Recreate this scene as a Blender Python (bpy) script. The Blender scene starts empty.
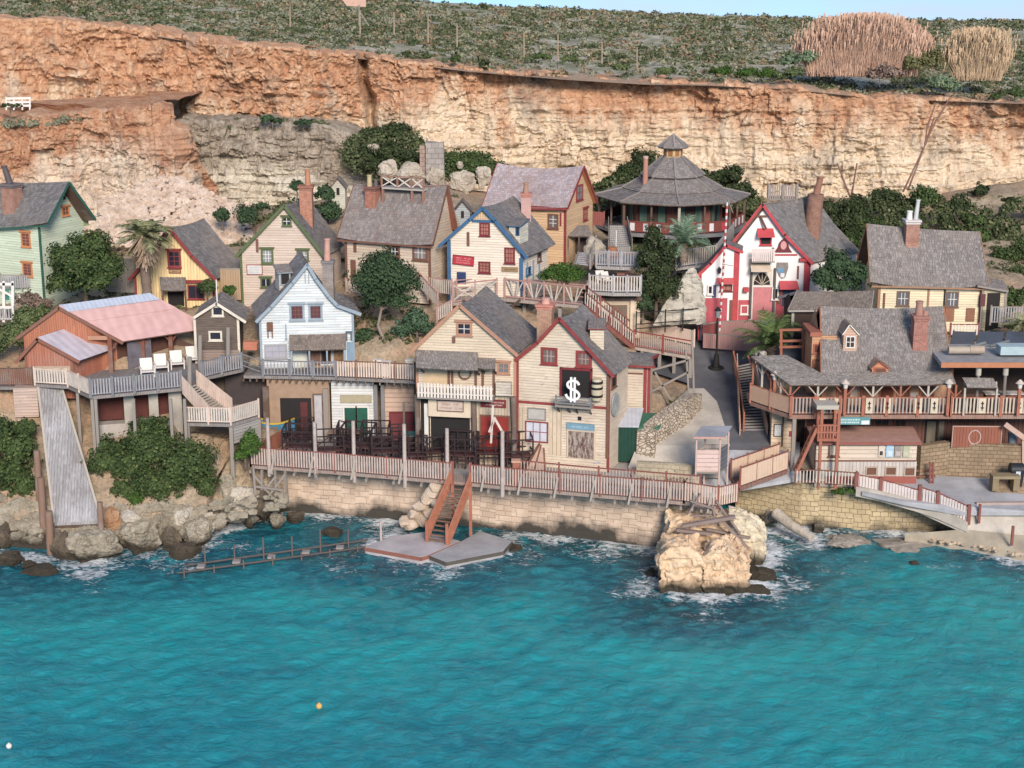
import bpy, math, random
import numpy as np
from mathutils import Vector as V, noise, Matrix
random.seed(11); np.random.seed(11)
R = math.radians
sc = bpy.context.scene
COL = sc.collection
# ------------------------------------------------ camera, sky, sun, exposure
PITCH = R(14.5); FPX = 1600.0; CH = 38.0
cd = bpy.data.cameras.new('camera'); cam = bpy.data.objects.new('camera', cd); COL.objects.link(cam)
cam.location = (0, 0, CH); cam.rotation_euler = (math.pi/2 - PITCH, 0, 0)
cd.sensor_width = 36; cd.lens = 36*FPX/1024; cd.clip_start = 1; cd.clip_end = 4000
sc.camera = cam
SUN_EL, SUN_AZ = 26, 168      # azimuth measured from +Y clockwise; soft low sun behind the viewer, to the right
w = bpy.data.worlds.new('World'); sc.world = w; w.use_nodes = True
wn = w.node_tree; bg = wn.nodes['Background']
sky = wn.nodes.new('ShaderNodeTexSky'); sky.sky_type = 'NISHITA'; sky.sun_disc = False
sky.sun_elevation = R(SUN_EL); sky.sun_rotation = R(SUN_AZ); sky.air_density = 1.0; sky.dust_density = .6; sky.ozone_density = 2.5
bg.inputs[1].default_value = 0.092
_tc = wn.nodes.new('ShaderNodeTexCoord'); _mp = wn.nodes.new('ShaderNodeMapping'); _mp.inputs['Scale'].default_value = (1, 1, 6); _nz = wn.nodes.new('ShaderNodeTexNoise'); _nz.inputs['Scale'].default_value = 3.2; _nz.inputs['Detail'].default_value = 6
_cr = wn.nodes.new('ShaderNodeValToRGB'); _cr.color_ramp.elements[0].position = .46; _cr.color_ramp.elements[1].position = .62; _cr.color_ramp.elements[1].color = (.75,.75,.75,1)
_mx = wn.nodes.new('ShaderNodeMixRGB'); _mx.inputs[2].default_value = (4.2, 4.5, 4.9, 1)
_tn = wn.nodes.new('ShaderNodeMixRGB'); _tn.blend_type = 'MULTIPLY'; _tn.inputs[0].default_value = 1; _tn.inputs[2].default_value = (.86, 1.0, 1.16, 1)
wn.links.new(_tc.outputs['Generated'], _mp.inputs[0]); wn.links.new(_mp.outputs[0], _nz.inputs['Vector']); wn.links.new(_nz.outputs['Fac'], _cr.inputs[0]); wn.links.new(_cr.outputs[0], _mx.inputs[0])
_va = wn.nodes.new('ShaderNodeVectorMath'); _va.operation = 'ADD'; _va.inputs[1].default_value = (0, 0, .16); wn.links.new(_tc.outputs['Generated'], _va.inputs[0]); wn.links.new(_va.outputs[0], sky.inputs[0])
wn.links.new(sky.outputs[0], _tn.inputs[1]); wn.links.new(_tn.outputs[0], _mx.inputs[1]); wn.links.new(_mx.outputs[0], bg.inputs[0])
sd = bpy.data.lights.new('sun', 'SUN'); so = bpy.data.objects.new('sun', sd); COL.objects.link(so)
sd.energy = 2.8; sd.angle = R(17); sd.color = (1.0, 0.87, 0.75)
_az, _el = R(SUN_AZ), R(SUN_EL)
sdir = V((math.sin(_az)*math.cos(_el), math.cos(_az)*math.cos(_el), math.sin(_el)))
so.rotation_euler = sdir.to_track_quat('Z', 'Y').to_euler(); so.location = (-40, -60, 90)
sc.view_settings.view_transform = 'Standard'; sc.view_settings.look = 'None'
sc.view_settings.gamma = 1; sc.view_settings.exposure = 0.82
sc.cycles.max_bounces = 6; sc.cycles.diffuse_bounces = 3; sc.cycles.glossy_bounces = 3
sc.cycles.use_denoising = True
sc.cycles.caustics_reflective = False; sc.cycles.caustics_refractive = False
# ------------------------------------------------ pixel <-> place
CP, SP = math.cos(PITCH), math.sin(PITCH)
CAM = V((0, 0, CH)); ZU = V((0, 0, 1))
def ray(px, py):
    u = (px-512)/FPX; v = (384-py)/FPX
    return V((u, CP + v*SP, -SP + v*CP))
def P(px, py, Y):
    d = ray(px, py); return CAM + d*(Y/d.y)
def PZ(px, py, z):
    d = ray(px, py); return CAM + d*((z-CH)/d.z)
def hit(px, py, o, n):
    d = ray(px, py); return CAM + d*((o-CAM).dot(n)/d.dot(n))
def ppm(p):      # pixels per metre at a point
    return FPX/(p.y*CP + (CH-p.z)*SP)
# ------------------------------------------------ things
WL = {}
def tag(o, label=None, cat=None, group=None, kind=None):
    if label: o['label'] = label
    if cat: o['category'] = cat
    if group: o['group'] = group
    if kind: o['kind'] = kind
    return o
def thing(name, label, cat, loc, group=None):
    o = bpy.data.objects.new(name, None); COL.objects.link(o); o.location = loc
    o.empty_display_size = .3
    WL[o] = V(loc); return tag(o, label, cat, group)
def link(name, me, mats, parent, loc=None):
    for m in (mats if isinstance(mats, (list, tuple)) else [mats]): me.materials.append(m)
    o = bpy.data.objects.new(name, me); COL.objects.link(o)
    if parent is not None:
        o.parent = parent; WL[o] = WL[parent]
    else:
        o.location = loc; WL[o] = V(loc)
    return o
class MB:
    def __init__(s): s.v = []; s.f = []; s.m = []; s.mi = 0; s.sm = []; s.smooth = False
    def poly(s, pts):
        i = len(s.v); s.v += [tuple(p) for p in pts]; s.f.append(tuple(range(i, i+len(pts)))); s.m.append(s.mi); s.sm.append(s.smooth)
    def mesh(s, pts, faces):
        i = len(s.v); s.v += [tuple(p) for p in pts]
        for f in faces: s.f.append(tuple(i+k for k in f)); s.m.append(s.mi); s.sm.append(s.smooth)
    def hexa(s, p):   # 8 points: bottom 0-3 ccw, top 4-7
        s.mesh(p, [(3,2,1,0),(4,5,6,7),(0,1,5,4),(1,2,6,5),(2,3,7,6),(3,0,4,7)])
    def box(s, c, sx, sy, sz, yaw=0):
        ca, sa = math.cos(yaw), math.sin(yaw); c = V(c)
        u = V((ca, -sa, 0))*sx/2; d = V((sa, ca, 0))*sy/2; z = V((0,0,sz/2))
        s.hexa([c-u-d-z, c+u-d-z, c+u+d-z, c-u+d-z, c-u-d+z, c+u-d+z, c+u+d+z, c-u+d+z])
    def beam(s, p, q, w, h=None, up=ZU):
        p, q = V(p), V(q); h = h or w
        t = (q-p); L = t.length
        if L < 1e-6: return
        t /= L; a = t.cross(up)
        if a.length < 1e-3: a = t.cross(V((1,0,0)))
        a.normalize(); b = a.cross(t).normalized()
        a *= w/2; b *= h/2
        s.hexa([p-a-b, p+a-b, p+a+b, p-a+b, q-a-b, q+a-b, q+a+b, q-a+b])
    def cyl(s, p, q, r0, r1=None, n=8, cap=True):
        p, q = V(p), V(q); r1 = r0 if r1 is None else r1
        t = (q-p).normalized(); a = t.cross(V((0,1,0)) if abs(t.z) > .9 else ZU).normalized(); b = t.cross(a)
        pts = []
        for c, r in ((p, r0), (q, r1)):
            for k in range(n):
                an = 2*math.pi*k/n; pts.append(c + a*(math.cos(an)*r) + b*(math.sin(an)*r))
        fs = [(k, (k+1) % n, n+(k+1) % n, n+k) for k in range(n)]
        if cap: fs += [tuple(range(n-1, -1, -1)), tuple(range(n, 2*n))]
        o = s.smooth; s.smooth = True; s.mesh(pts, fs[:n]); s.smooth = o
        if cap:
            s.poly([pts[k] for k in range(n-1, -1, -1)]); s.poly(pts[n:])
    def tube(s, path, radii, n=7):
        for i in range(len(path)-1): s.cyl(path[i], path[i+1], radii[i], radii[i+1], n, cap=(i == len(path)-2 or i == 0))
    def build(s, name, mats, parent=None, label=None, loc=None):
        me = bpy.data.meshes.new(name)
        if parent is not None: o = WL[parent]
        elif loc is not None: o = V(loc)
        else:
            a = np.array(s.v); o = V(((a[:,0].min()+a[:,0].max())/2, (a[:,1].min()+a[:,1].max())/2, a[:,2].min()))
        co = np.array(s.v, dtype=np.float64) - np.array(o)
        me.from_pydata(co.tolist(), [], s.f)
        me.polygons.foreach_set('material_index', s.m); me.polygons.foreach_set('use_smooth', s.sm)
        # planar UVs in metres: u horizontal along the face, v up the face
        uvl = me.uv_layers.new(name='UVMap')
        nf = len(me.polygons); nl = len(me.loops)
        nrm = np.zeros(nf*3); me.polygons.foreach_get('normal', nrm); nrm = nrm.reshape(-1, 3)
        tot = np.zeros(nf, dtype=np.int64); me.polygons.foreach_get('loop_total', tot)
        vi = np.zeros(nl, dtype=np.int64); me.loops.foreach_get('vertex_index', vi)
        ln = np.repeat(nrm, tot, axis=0); p = co[vi] + np.array(o)
        hx, hy = -ln[:,1], ln[:,0]; hl = np.hypot(hx, hy); flat = hl < .25
        hl[hl < 1e-6] = 1; hx, hy = hx/hl, hy/hl
        hx[flat] = 1; hy[flat] = 0
        vx, vy, vz = -hy*0, hx*0, np.ones(nl)
        vx = ln[:,1]*0 - ln[:,2]*hy; vy = ln[:,2]*hx; vz = ln[:,0]*hy - ln[:,1]*hx
        U = p[:,0]*hx + p[:,1]*hy; Vv = p[:,0]*vx + p[:,1]*vy + p[:,2]*np.abs(vz)
        uv = np.stack([U, Vv], 1).astype(np.float32).ravel(); uvl.data.foreach_set('uv', uv)
        ob = link(name, me, mats, parent, o)
        if label: ob['label'] = label
        return ob
class Face:
    def __init__(s, o, u, n=None, keep=False):
        s.o = V(o) if keep else V((o[0], o[1], 0)); s.u = V(u).normalized(); s.n = V(n).normalized() if n is not None else V((s.u.y, -s.u.x, 0)).normalized()
        s.v = ZU
    def px(s, x, y):
        p = hit(x, y, s.o, s.n) - s.o; return p.dot(s.u), p.z
    def pt(s, a, b, off=0): return s.o + s.u*a + ZU*b + s.n*off
    def rect(s, r):
        a = s.px(r[0], (r[1]+r[3])/2)[0]; b = s.px(r[2], (r[1]+r[3])/2)[0]
        c = s.px((r[0]+r[2])/2, r[3])[1]; d = s.px((r[0]+r[2])/2, r[1])[1]
        return a, c, b, d
    def slab(s, mb, a, c, b, d, o0, o1):
        f = s.pt; mb.hexa([f(a,c,o1), f(b,c,o1), f(b,c,o0), f(a,c,o0), f(a,d,o1), f(b,d,o1), f(b,d,o0), f(a,d,o0)])
# ------------------------------------------------ materials
_M = {}
class NT:
    def __init__(s, name):
        s.m = bpy.data.materials.new(name); s.m.use_nodes = True; s.t = s.m.node_tree; s.b = s.t.nodes['Principled BSDF']
        s.b.inputs['Specular IOR Level'].default_value = .25
    def n(s, typ, ins=None, **pr):
        nd = s.t.nodes.new('ShaderNode'+typ)
        for k, v in pr.items(): setattr(nd, k, v)
        for k, v in (ins or {}).items(): s.set(nd.inputs[k], v)
        return nd
    def set(s, sock, v):
        if isinstance(v, bpy.types.NodeSocket): s.t.links.new(v, sock)
        else:
            if sock.type == 'RGBA' and len(v) == 3: v = (*v, 1)
            sock.default_value = v
    def math(s, op, a, b=0.0, c=None):
        i = {0: a, 1: b}
        if c is not None: i[2] = c
        return s.n('Math', i, operation=op).outputs[0]
    def mix(s, f, a, b, bt='MIX'): return s.n('MixRGB', {'Fac': f, 'Color1': a, 'Color2': b}, blend_type=bt).outputs[0]
    def ramp(s, f, stops, interp='LINEAR'):
        nd = s.n('ValToRGB', {'Fac': f}); cr = nd.color_ramp; cr.interpolation = interp
        while len(cr.elements) < len(stops): cr.elements.new(.5)
        for e, (p, c) in zip(cr.elements, stops): e.position = p; e.color = (*c, 1) if len(c) == 3 else c
        return nd.outputs[0]
    def noise(s, scale, vec=None, detail=4, rough=.55, dist=0.0):
        i = {'Scale': scale, 'Detail': detail, 'Roughness': rough, 'Distortion': dist}
        if vec is not None: i['Vector'] = vec
        return s.n('TexNoise', i).outputs['Fac']
    def pos(s): return s.n('NewGeometry').outputs['Position']
    def uv(s): return s.n('UVMap', uv_map='UVMap').outputs[0]
    def scale(s, vec, k): return s.n('Mapping', {'Vector': vec, 'Scale': k}).outputs[0]
    def out(s, col, rough=.8, bump=None, bs=.5, bd=.05):
        s.set(s.b.inputs['Base Color'], col); s.set(s.b.inputs['Roughness'], rough)
        if bump is not None:
            s.set(s.b.inputs['Normal'], s.n('Bump', {'Strength': bs, 'Distance': bd, 'Height': bump}).outputs[0])
        return s.m
def lerp(a, b, t): return tuple(x+(y-x)*t for x, y in zip(a, b))
def mul(c, k): return tuple(x*k for x in c)
def cached(fn):
    def g(*a, **k):
        key = (fn.__name__, a, tuple(sorted(k.items())))
        if key not in _M: _M[key] = fn(*a, **k)
        return _M[key]
    return g
@cached
def boards(col, bw=.2, vert=False, wear=.35, wcol=(.30,.26,.22), var=.22, name='painted_boards'):
    t = NT(name); uv = t.uv(); s = t.n('SeparateXYZ', {0: uv})
    c = s.outputs[0] if vert else s.outputs[1]; o = s.outputs[1] if vert else s.outputs[0]
    k = t.math('DIVIDE', c, bw); fl = t.math('FLOOR', k); fr = t.math('SUBTRACT', k, fl)
    seg = t.math('FLOOR', t.math('ADD', t.math('DIVIDE', o, 2.6), t.math('MULTIPLY', fl, .37)))
    wv = t.n('CombineXYZ', {0: fl, 1: seg}).outputs[0]
    rnd = t.n('TexWhiteNoise', {'Vector': wv}, noise_dimensions='3D').outputs['Value']
    base = t.mix(t.math('MULTIPLY', rnd, var*2), col, mul(col, .62))
    st = t.scale(uv, (.9, 7, 1) if not vert else (7, .9, 1))
    n1 = t.noise(1.6, st, 5, .65); n2 = t.noise(.35, t.pos(), 4, .6)
    f = t.ramp(t.math('ADD', t.math('MULTIPLY', n1, .55), t.math('MULTIPLY', n2, .55)), [(.56-.16*wear, (0,0,0)), (.80-.16*wear, (1,1,1))])
    base = t.mix(t.math('MULTIPLY', f, min(1, wear*1.5)), base, wcol)
    n4 = t.noise(2.2, t.scale(uv, (1, 1.6, 1) if not vert else (1.6, .6, 1)), 7, .78, .8)
    base = t.mix(t.ramp(n4, [(.56, (0,)*3), (.66, (min(.75, .35+wear*.7),)*3)]), base, mul(wcol, .75))
    gap = t.ramp(fr, [(0, (.35,)*3), (.07, (1,)*3), (.93, (1,)*3), (1, (.6,)*3)])
    base = t.mix(.8, base, gap, 'MULTIPLY')
    h = t.math('ADD', t.math('MULTIPLY', t.ramp(fr, [(0, (0,)*3), (.08, (1,)*3), (1, (.35 if not vert else .95,)*3)]), 1.0), t.math('MULTIPLY', n1, .35))
    return t.out(base, .75, h, .8, .04)
@cached
def plain(col, rough=.7, var=.25, scale=2.0, bump=.2, name='paint', metal=0.0):
    t = NT(name); n1 = t.noise(scale, t.pos(), 5, .65); n2 = t.noise(scale*6, t.pos(), 3)
    c = t.mix(t.math('MULTIPLY', t.ramp(n1, [(.35, (0,)*3), (.7, (1,)*3)]), var*1.6), col, mul(col, .55))
    t.b.inputs['Metallic'].default_value = metal
    return t.out(c, rough, n2, bump, .03)
@cached
def wood(col, var=.45, name='weathered_wood', bw=.16):
    t = NT(name); uv = t.uv()
    rnd = t.n('NewGeometry').outputs['Random Per Island']
    n1 = t.noise(2.0, t.scale(uv, (1, 9, 1)), 5, .7); n2 = t.noise(.7, t.pos(), 4)
    c = t.mix(t.math('MULTIPLY', rnd, var), col, mul(col, .5))
    c = t.mix(t.math('MULTIPLY', n1, .5), c, mul(col, .55))
    c = t.mix(t.ramp(n2, [(.5, (0,)*3), (.75, (.6,)*3)]), c, (.27,.25,.23))
    return t.out(c, .85, n1, .4, .03)
@cached
def shingle(col, var=.28, warm=(.25,.21,.18), name='roof_shingles'):
    t = NT(name); g = t.n('NewGeometry'); rnd = g.outputs['Random Per Island']
    c = t.ramp(rnd, [(0, mul(col, 1-var)), (.45, mul(col, .92)), (.8, mul(col, 1.08)), (1, mul(col, 1.22))])
    n2 = t.noise(.35, t.pos(), 5, .6); n3 = t.noise(9, t.pos(), 3)
    c = t.mix(t.ramp(n2, [(.46, (0,)*3), (.72, (.55,)*3)]), c, warm)
    c = t.mix(t.ramp(t.noise(.9, t.scale(t.pos(), (1, 1, .25)), 4), [(.58, (0,)*3), (.75, (.5,)*3)]), c, mul(col, .45))
    return t.out(c, .85, n3, .5, .03)
@cached
def leaves(c1, c2, c3=None, name='foliage'):
    t = NT(name); g = t.n('NewGeometry'); c3 = c3 or lerp(c2, (.16,.15,.05), .4)
    c = t.ramp(g.outputs['Random Per Island'], [(0, c1), (.5, lerp(c1, c2, .6)), (.85, c2), (1, c3)])
    c = t.mix(t.ramp(t.noise(.9, t.pos(), 3), [(.4, (0,)*3), (.65, (.55,)*3)]), c, mul(c2, 1.35))
    t.b.inputs['Specular IOR Level'].default_value = .12
    m = t.out(c, .8)
    return m
@cached
def brick(col, mortar=(.42,.38,.34), name='brick', sx=.24, sy=.085):
    t = NT(name)
    b = t.n('TexBrick', {'Vector': t.uv(), 'Color1': col, 'Color2': mul(col, .6), 'Mortar': mortar, 'Scale': 1.0, 'Mortar Size': sy*.12, 'Brick Width': sx, 'Row Height': sy, 'Bias': -.1})
    c = t.mix(t.ramp(t.noise(2.5, t.pos(), 4), [(.42, (0,)*3), (.75, (.6,)*3)]), b.outputs['Color'], mul(col, .5))
    return t.out(c, .9, b.outputs['Fac'], -.4, .02)
@cached
def ashlar(c1, c2, bw, bh, wet=True, name='stone_blocks', mortar=None, zb=0.0):
    t = NT(name); pos = t.pos()
    wob = t.mix(.06, t.uv(), t.n('TexNoise', {'Vector': pos, 'Scale': 1.3}).outputs['Color'], 'ADD')
    b = t.n('TexBrick', {'Vector': wob, 'Color1': c1, 'Color2': c2, 'Mortar': mortar or mul(c1, .42), 'Scale': 1.0, 'Mortar Size': .022, 'Mortar Smooth': .3, 'Brick Width': bw, 'Row Height': bh})
    n1 = t.noise(.8, pos, 5, .65); n2 = t.noise(5, pos, 5, .7)
    c = t.mix(t.ramp(n1, [(.4, (0,)*3), (.75, (.75,)*3)]), b.outputs['Color'], mul(c2, .6))
    c = t.mix(t.math('MULTIPLY', n2, .5), c, mul(c1, .55))
    if wet:
        z = t.n('SeparateXYZ', {0: pos}).outputs[2]
        zz = t.math('ADD', t.math('ADD', z, -zb), t.math('MULTIPLY', t.math('SUBTRACT', t.noise(.30, pos, 5), .5), 5.0))
        c = t.mix(t.ramp(t.math('DIVIDE', zz, 3.0), [(.14, (1,)*3), (.42, (0,)*3)]), c, (.055,.05,.042))
    h = t.math('ADD', t.math('MULTIPLY', b.outputs['Fac'], -1.0), t.math('MULTIPLY', n2, .8))
    return t.out(c, .9, h, .7, .06)
@cached
def rockm(c1, c2, c3, wet=False, scale=1.0, name='rock', lichen=0.0):
    t = NT(name); pos = t.pos()
    n1 = t.noise(.5*scale, pos, 6, .65); n2 = t.noise(2.2*scale, pos, 7, .7); n3 = t.noise(7*scale, pos, 5, .7)
    c = t.ramp(n1, [(.3, c1), (.5, c2), (.7, c3)])
    c = t.mix(t.ramp(n2, [(.45, (0,)*3), (.72, (.7,)*3)]), c, mul(c2, .5))
    if lichen: c = t.mix(t.ramp(n3, [(.5, (0,)*3), (.6, (lichen,)*3)]), c, (.42,.43,.34))
    if wet:
        z = t.n('SeparateXYZ', {0: pos}).outputs[2]
        zz = t.math('ADD', z, t.math('MULTIPLY', t.math('SUBTRACT', n1, .5), 1.6))
        c = t.mix(t.ramp(t.math('DIVIDE', zz, 2.0), [(.18, (1,)*3), (.48, (0,)*3)]), c, (.05,.042,.03))
    h = t.math('ADD', n2, t.math('MULTIPLY', n3, .4))
    return t.out(c, .92, h, .9, .16)
@cached
def corrug(col, period=.12, name='corrugated_metal'):
    t = NT(name); s = t.n('SeparateXYZ', {0: t.uv()}).outputs[0]
    wv = t.math('SINE', t.math('MULTIPLY', s, 2*math.pi/period))
    c = t.mix(t.ramp(t.noise(1.2, t.pos(), 5), [(.45, (0,)*3), (.75, (.5,)*3)]), col, mul(col, .6))
    c = t.mix(t.math('MULTIPLY', t.math('ADD', wv, 1), .07), c, mul(col, .45))
    return t.out(c, .5, wv, .35, .02)
@cached
def rubble(c1, c2, gap, k=3.2, name='rubble_stone'):
    t = NT(name); pos = t.scale(t.pos(), (1, 1, 1.5)); v = t.n('TexVoronoi', {'Vector': pos, 'Scale': k}); e = t.n('TexVoronoi', {'Vector': pos, 'Scale': k}, feature='DISTANCE_TO_EDGE').outputs['Distance']
    r_ = t.n('TexWhiteNoise', {'Vector': v.outputs['Position']}).outputs['Value']; n2 = t.noise(6, pos, 5, .7)
    c = t.mix(t.math('MULTIPLY', n2, .5), t.mix(r_, c1, c2), mul(c2, .6)); m = t.ramp(e, [(.02, (0,)*3), (.09, (1,)*3)])
    return t.out(t.mix(m, gap, c), .95, t.math('ADD', m, t.math('MULTIPLY', n2, .5)), .9, .08)
def glass(): return plain((.03,.032,.045), .12, .3, 1.5, .02, 'window_glass')
# ================================================ land and water
def fbm(p, o=4): return noise.fractal(p, 1.0, 2.1, o, noise_basis='PERLIN_ORIGINAL')
def interp(x, pts): return float(np.interp(x, [p[0] for p in pts], [p[1] for p in pts]))
def grid_mesh(name, pts, nu, nv, mats, attr=None, kind=None, smooth=True, flip=False):
    me = bpy.data.meshes.new(name)
    fs = []
    for j in range(nv-1):
        for i in range(nu-1):
            a = j*nu+i; f = (a, a+1, a+nu+1, a+nu); fs.append(f[::-1] if flip else f)
    me.from_pydata([tuple(p) for p in pts], [], fs)
    if smooth: me.polygons.foreach_set('use_smooth', [True]*len(fs))
    for k, arr in (attr or {}).items():
        at = me.attributes.new(k, 'FLOAT', 'POINT'); at.data.foreach_set('value', np.asarray(arr, dtype=np.float32))
    uvl = me.uv_layers.new(name='UVMap')
    o = link(name, me, mats, None, (0,0,0))
    if kind: o['kind'] = kind
    return o
# ---- water
SHORE = [(-60,566),(-20,560),(10,556),(50,562),(75,566),(100,556),(125,545),(150,555),(180,556),(205,545),(235,522),(262,512),(300,511),(340,514),(380,519),(420,522),
         (367,552),(400,556),(447,563),(500,552),(520,534),(560,538),(600,542),(650,548),(655,560),(660,578),(680,592),(705,598),(740,592),(775,578),(770,555),(762,535),(780,527),(815,541),(800,527),(850,531),(900,533),(930,536),(960,545),(1000,556),(1040,566),(1100,575)]
_sp = []
for (a, b) in zip(SHORE[:-1], SHORE[1:]):
    pa, pb = PZ(*a, 0), PZ(*b, 0)
    for k in range(12): _sp.append(pa.lerp(pb, k/12))
_sp = np.array([(p.x, p.y) for p in _sp])
xs = np.concatenate([np.linspace(-400, -62, 14), np.arange(-60, 60.1, .3), np.linspace(62, 400, 14)])
ys = np.concatenate([np.linspace(-150, 62, 14), np.arange(64, 116, .3)])
XX, YY = np.meshgrid(xs, ys); fx, fy = XX.ravel(), YY.ravel()
dist = np.full(fx.shape, 1e9)
for k in range(0, len(_sp), 24):
    c = _sp[k:k+24]; dist = np.minimum(dist, ((fx[:,None]-c[:,0])**2+(fy[:,None]-c[:,1])**2).min(1))
dist = np.sqrt(dist)
zz = np.zeros(fx.shape)
_rs = np.random.RandomState(3)
for k in range(26):
    lam = _rs.uniform(.5, 2.1); an = R(_rs.normal(88, 55)); am = .011*lam*_rs.uniform(.4, 1)
    zz += am*np.sin((fx*math.cos(an)+fy*math.sin(an))*2*math.pi/lam + _rs.uniform(0, 6.28) + 1.2*np.sin(fx*.21+k)+.9*np.sin(fy*.17+2*k))
zz *= .8
zz += .05*np.exp(-dist/2.5)*np.sin(dist*3)
def water_mat():
    t = NT('sea_water'); pos = t.pos(); d = t.n('Attribute', attribute_name='shore').outputs['Fac']
    big = t.noise(.055, t.scale(pos, (1, 1.8, 1)), 4, .55, .6); mid = t.noise(.16, t.scale(pos, (.6, 1.3, 1)), 6, .65, .8)
    dd = t.math('ADD', d, t.math('MULTIPLY', t.math('SUBTRACT', big, .5), 10.0))
    x = t.n('SeparateXYZ', {0: pos}).outputs[0]
    c = t.ramp(t.math('DIVIDE', dd, 24.0), [(.08, (.014,.060,.080)), (.24, (.010,.120,.155)), (.44, (.015,.32,.335)), (1, (.012,.24,.285))])
    right = t.ramp(t.math('ADD', t.math('MULTIPLY', x, .03), t.math('MULTIPLY', big, .5)), [(.62, (0,)*3), (1.0, (1,)*3)])
    c = t.mix(t.math('MULTIPLY', right, t.ramp(t.math('DIVIDE', d, 5), [(.3, (0,)*3), (1, (.75,)*3)])), c, (.02,.29,.29))
    c = t.mix(t.ramp(mid, [(.44, (0,)*3), (.66, (.6,)*3)]), c, (.008,.115,.18))
    c = t.mix(t.ramp(t.noise(.85, t.scale(pos, (.8, 1.1, 1)), 7, .68, 1.0), [(.46, (0,)*3), (.64, (.5,)*3)]), c, (.035,.34,.39))
    # foam: broken lace that thins out away from the rocks
    f1 = t.noise(1.7, t.scale(pos, (.75, 1.3, 1)), 10, .78, 1.6); f2 = t.noise(.28, pos, 3, .5)
    fo = t.math('SUBTRACT', t.math('ADD', t.math('ADD', f1, t.ramp(t.math('DIVIDE', d, 1.4), [(0, (.055,)*3), (1, (0,)*3)])), t.math('MULTIPLY', t.math('SUBTRACT', f2, .5), .55)), t.math('MULTIPLY', d, .034))
    fm = t.ramp(fo, [(.485, (0,)*3), (.53, (.7,)*3), (.62, (1,)*3)])
    fleck = t.ramp(t.noise(2.6, t.scale(pos, (.6, 1.5, 1)), 4, .6), [(.80, (0,)*3), (.86, (.7,)*3)])
    fm = t.mix(1, fm, fleck, 'LIGHTEN')
    c = t.mix(fm, c, (.72,.77,.80))
    t.set(t.b.inputs['Roughness'], t.math('ADD', .13, t.math('MULTIPLY', fm, .6)))
    t.b.inputs['Specular IOR Level'].default_value = .16
    h = t.math('ADD', t.math('MULTIPLY', t.noise(1.0, t.scale(pos, (.85, 1.15, 1)), 8, .66, 1.0), 1.5), t.math('MULTIPLY', fm, .25))
    return t.out(c, t.math('ADD', .13, t.math('MULTIPLY', fm, .6)), h, .85, .22)
sea = grid_mesh('water', np.stack([fx, fy, zz], 1), len(xs), len(ys), water_mat(), {'shore': dist}, 'structure')
sea['label'] = 'turquoise choppy sea with white foam along the rocks'
# ---- terrain
GP = [PZ(px, py, z) for px, py, z in [(-60,562,-.6),(0,552,-.3),(60,556,-.3),(140,552,-.3),(200,545,-.3),(235,520,0),(268,512,.4),(960,548,-.5),(1000,556,-.4),(1050,566,-.4),(965,532,.7),(1010,540,.7)]]
GP += [P(*a) for a in [(-40,500,105.5),(20,500,105.5),(20,470,107.5),(20,430,110),(-60,430,110),(110,490,105.5),(110,450,108),(160,470,107),(200,480,106.5),(160,430,110),(225,470,107),(200,452,107.8),(225,446,109),(250,438,110.5),(100,420,112)]]
for X in (-17,-10,-3,4,9,13): GP += [V((X,104.5+ (-.22*X),3.7)), V((X,111,3.95))]
GP += [V((-20,113.5,5)), V((-14,117,8.7)), V((-8,117,8.7)), V((-20,118,8.9))]
GP += [P(*a) for a in [(-40,388,112),(20,372,114),(120,358,116),(218,362,117),(300,356,118),(400,340,118),(180,306,126),(60,290,131),(-60,290,131),(290,304,126),(400,285,128),(500,292,124),(460,335,121),(540,330,121),(540,300,126),(560,256,136),(672,236,145),(600,350,121),(655,378,119),
      (715,353,124),(760,328,128),(690,395,116),(740,395,116),(700,445,109.6),(660,420,112),(640,455,108.3),(830,470,107.5),(760,455,108.5),(900,482,106.5),(980,498,104),(1040,500,104),
      (840,460,110),(950,470,110),(920,332,124),(820,335,120),(1010,326,123),(1060,326,123),(900,238,148),(1000,236,150),(960,200,158),(1030,180,162),(840,240,140),
      (560,205,160),(700,210,160),(830,200,162),(420,185,150),(330,215,145),(250,240,142),(180,235,143),(470,190,158),(120,240,144),(30,250,144),(-80,250,144)]]
GP += [V((X,168,14.5)) for X in (-70,-45,-20,0,20,40,60)] + [V((-70,110,7)), V((-70,125,12)), V((70,110,4)), V((70,125,11)), V((75,150,15))]
gx = np.array([p.x for p in GP]); gy = np.array([p.y for p in GP]); gz = np.array([p.z for p in GP])
_K = np.hypot(gx[:,None]-gx, gy[:,None]-gy) + 0.0
_A = np.zeros((len(GP)+3,)*2); _A[:len(GP),:len(GP)] = _K + 0*np.eye(len(GP)); _A[:-3,-3] = 1; _A[:-3,-2] = gx; _A[:-3,-1] = gy; _A[-3:,:] = _A[:,-3:].T
_W = np.linalg.solve(_A + 1e-6*np.eye(len(_A)), np.concatenate([gz, [0,0,0]]))
def gz_at(x, y):
    x = np.atleast_1d(x).astype(float); y = np.atleast_1d(y).astype(float); out = np.zeros(x.shape)
    for k in range(len(GP)): out += _W[k]*np.hypot(x-gx[k], y-gy[k])
    return out + _W[-3] + _W[-2]*x + _W[-1]*y
def ground(x, y): return float(gz_at(x, y)[0])
def gpt(px, py, guess=None):     # where the ray through a pixel meets the ground
    d = ray(px, py)
    Y = np.linspace(100, 172, 500); k = Y/d.y
    z = CH + d.z*k; g = gz_at(d.x*k, Y); i = np.argmax(z < g)
    return V((d.x*k[i], Y[i], g[i]))
WALLB = [PZ(*a, 0) for a in [(262,509),(480,527),(560,536),(668,549)]]          # foot of the left quay wall
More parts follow.
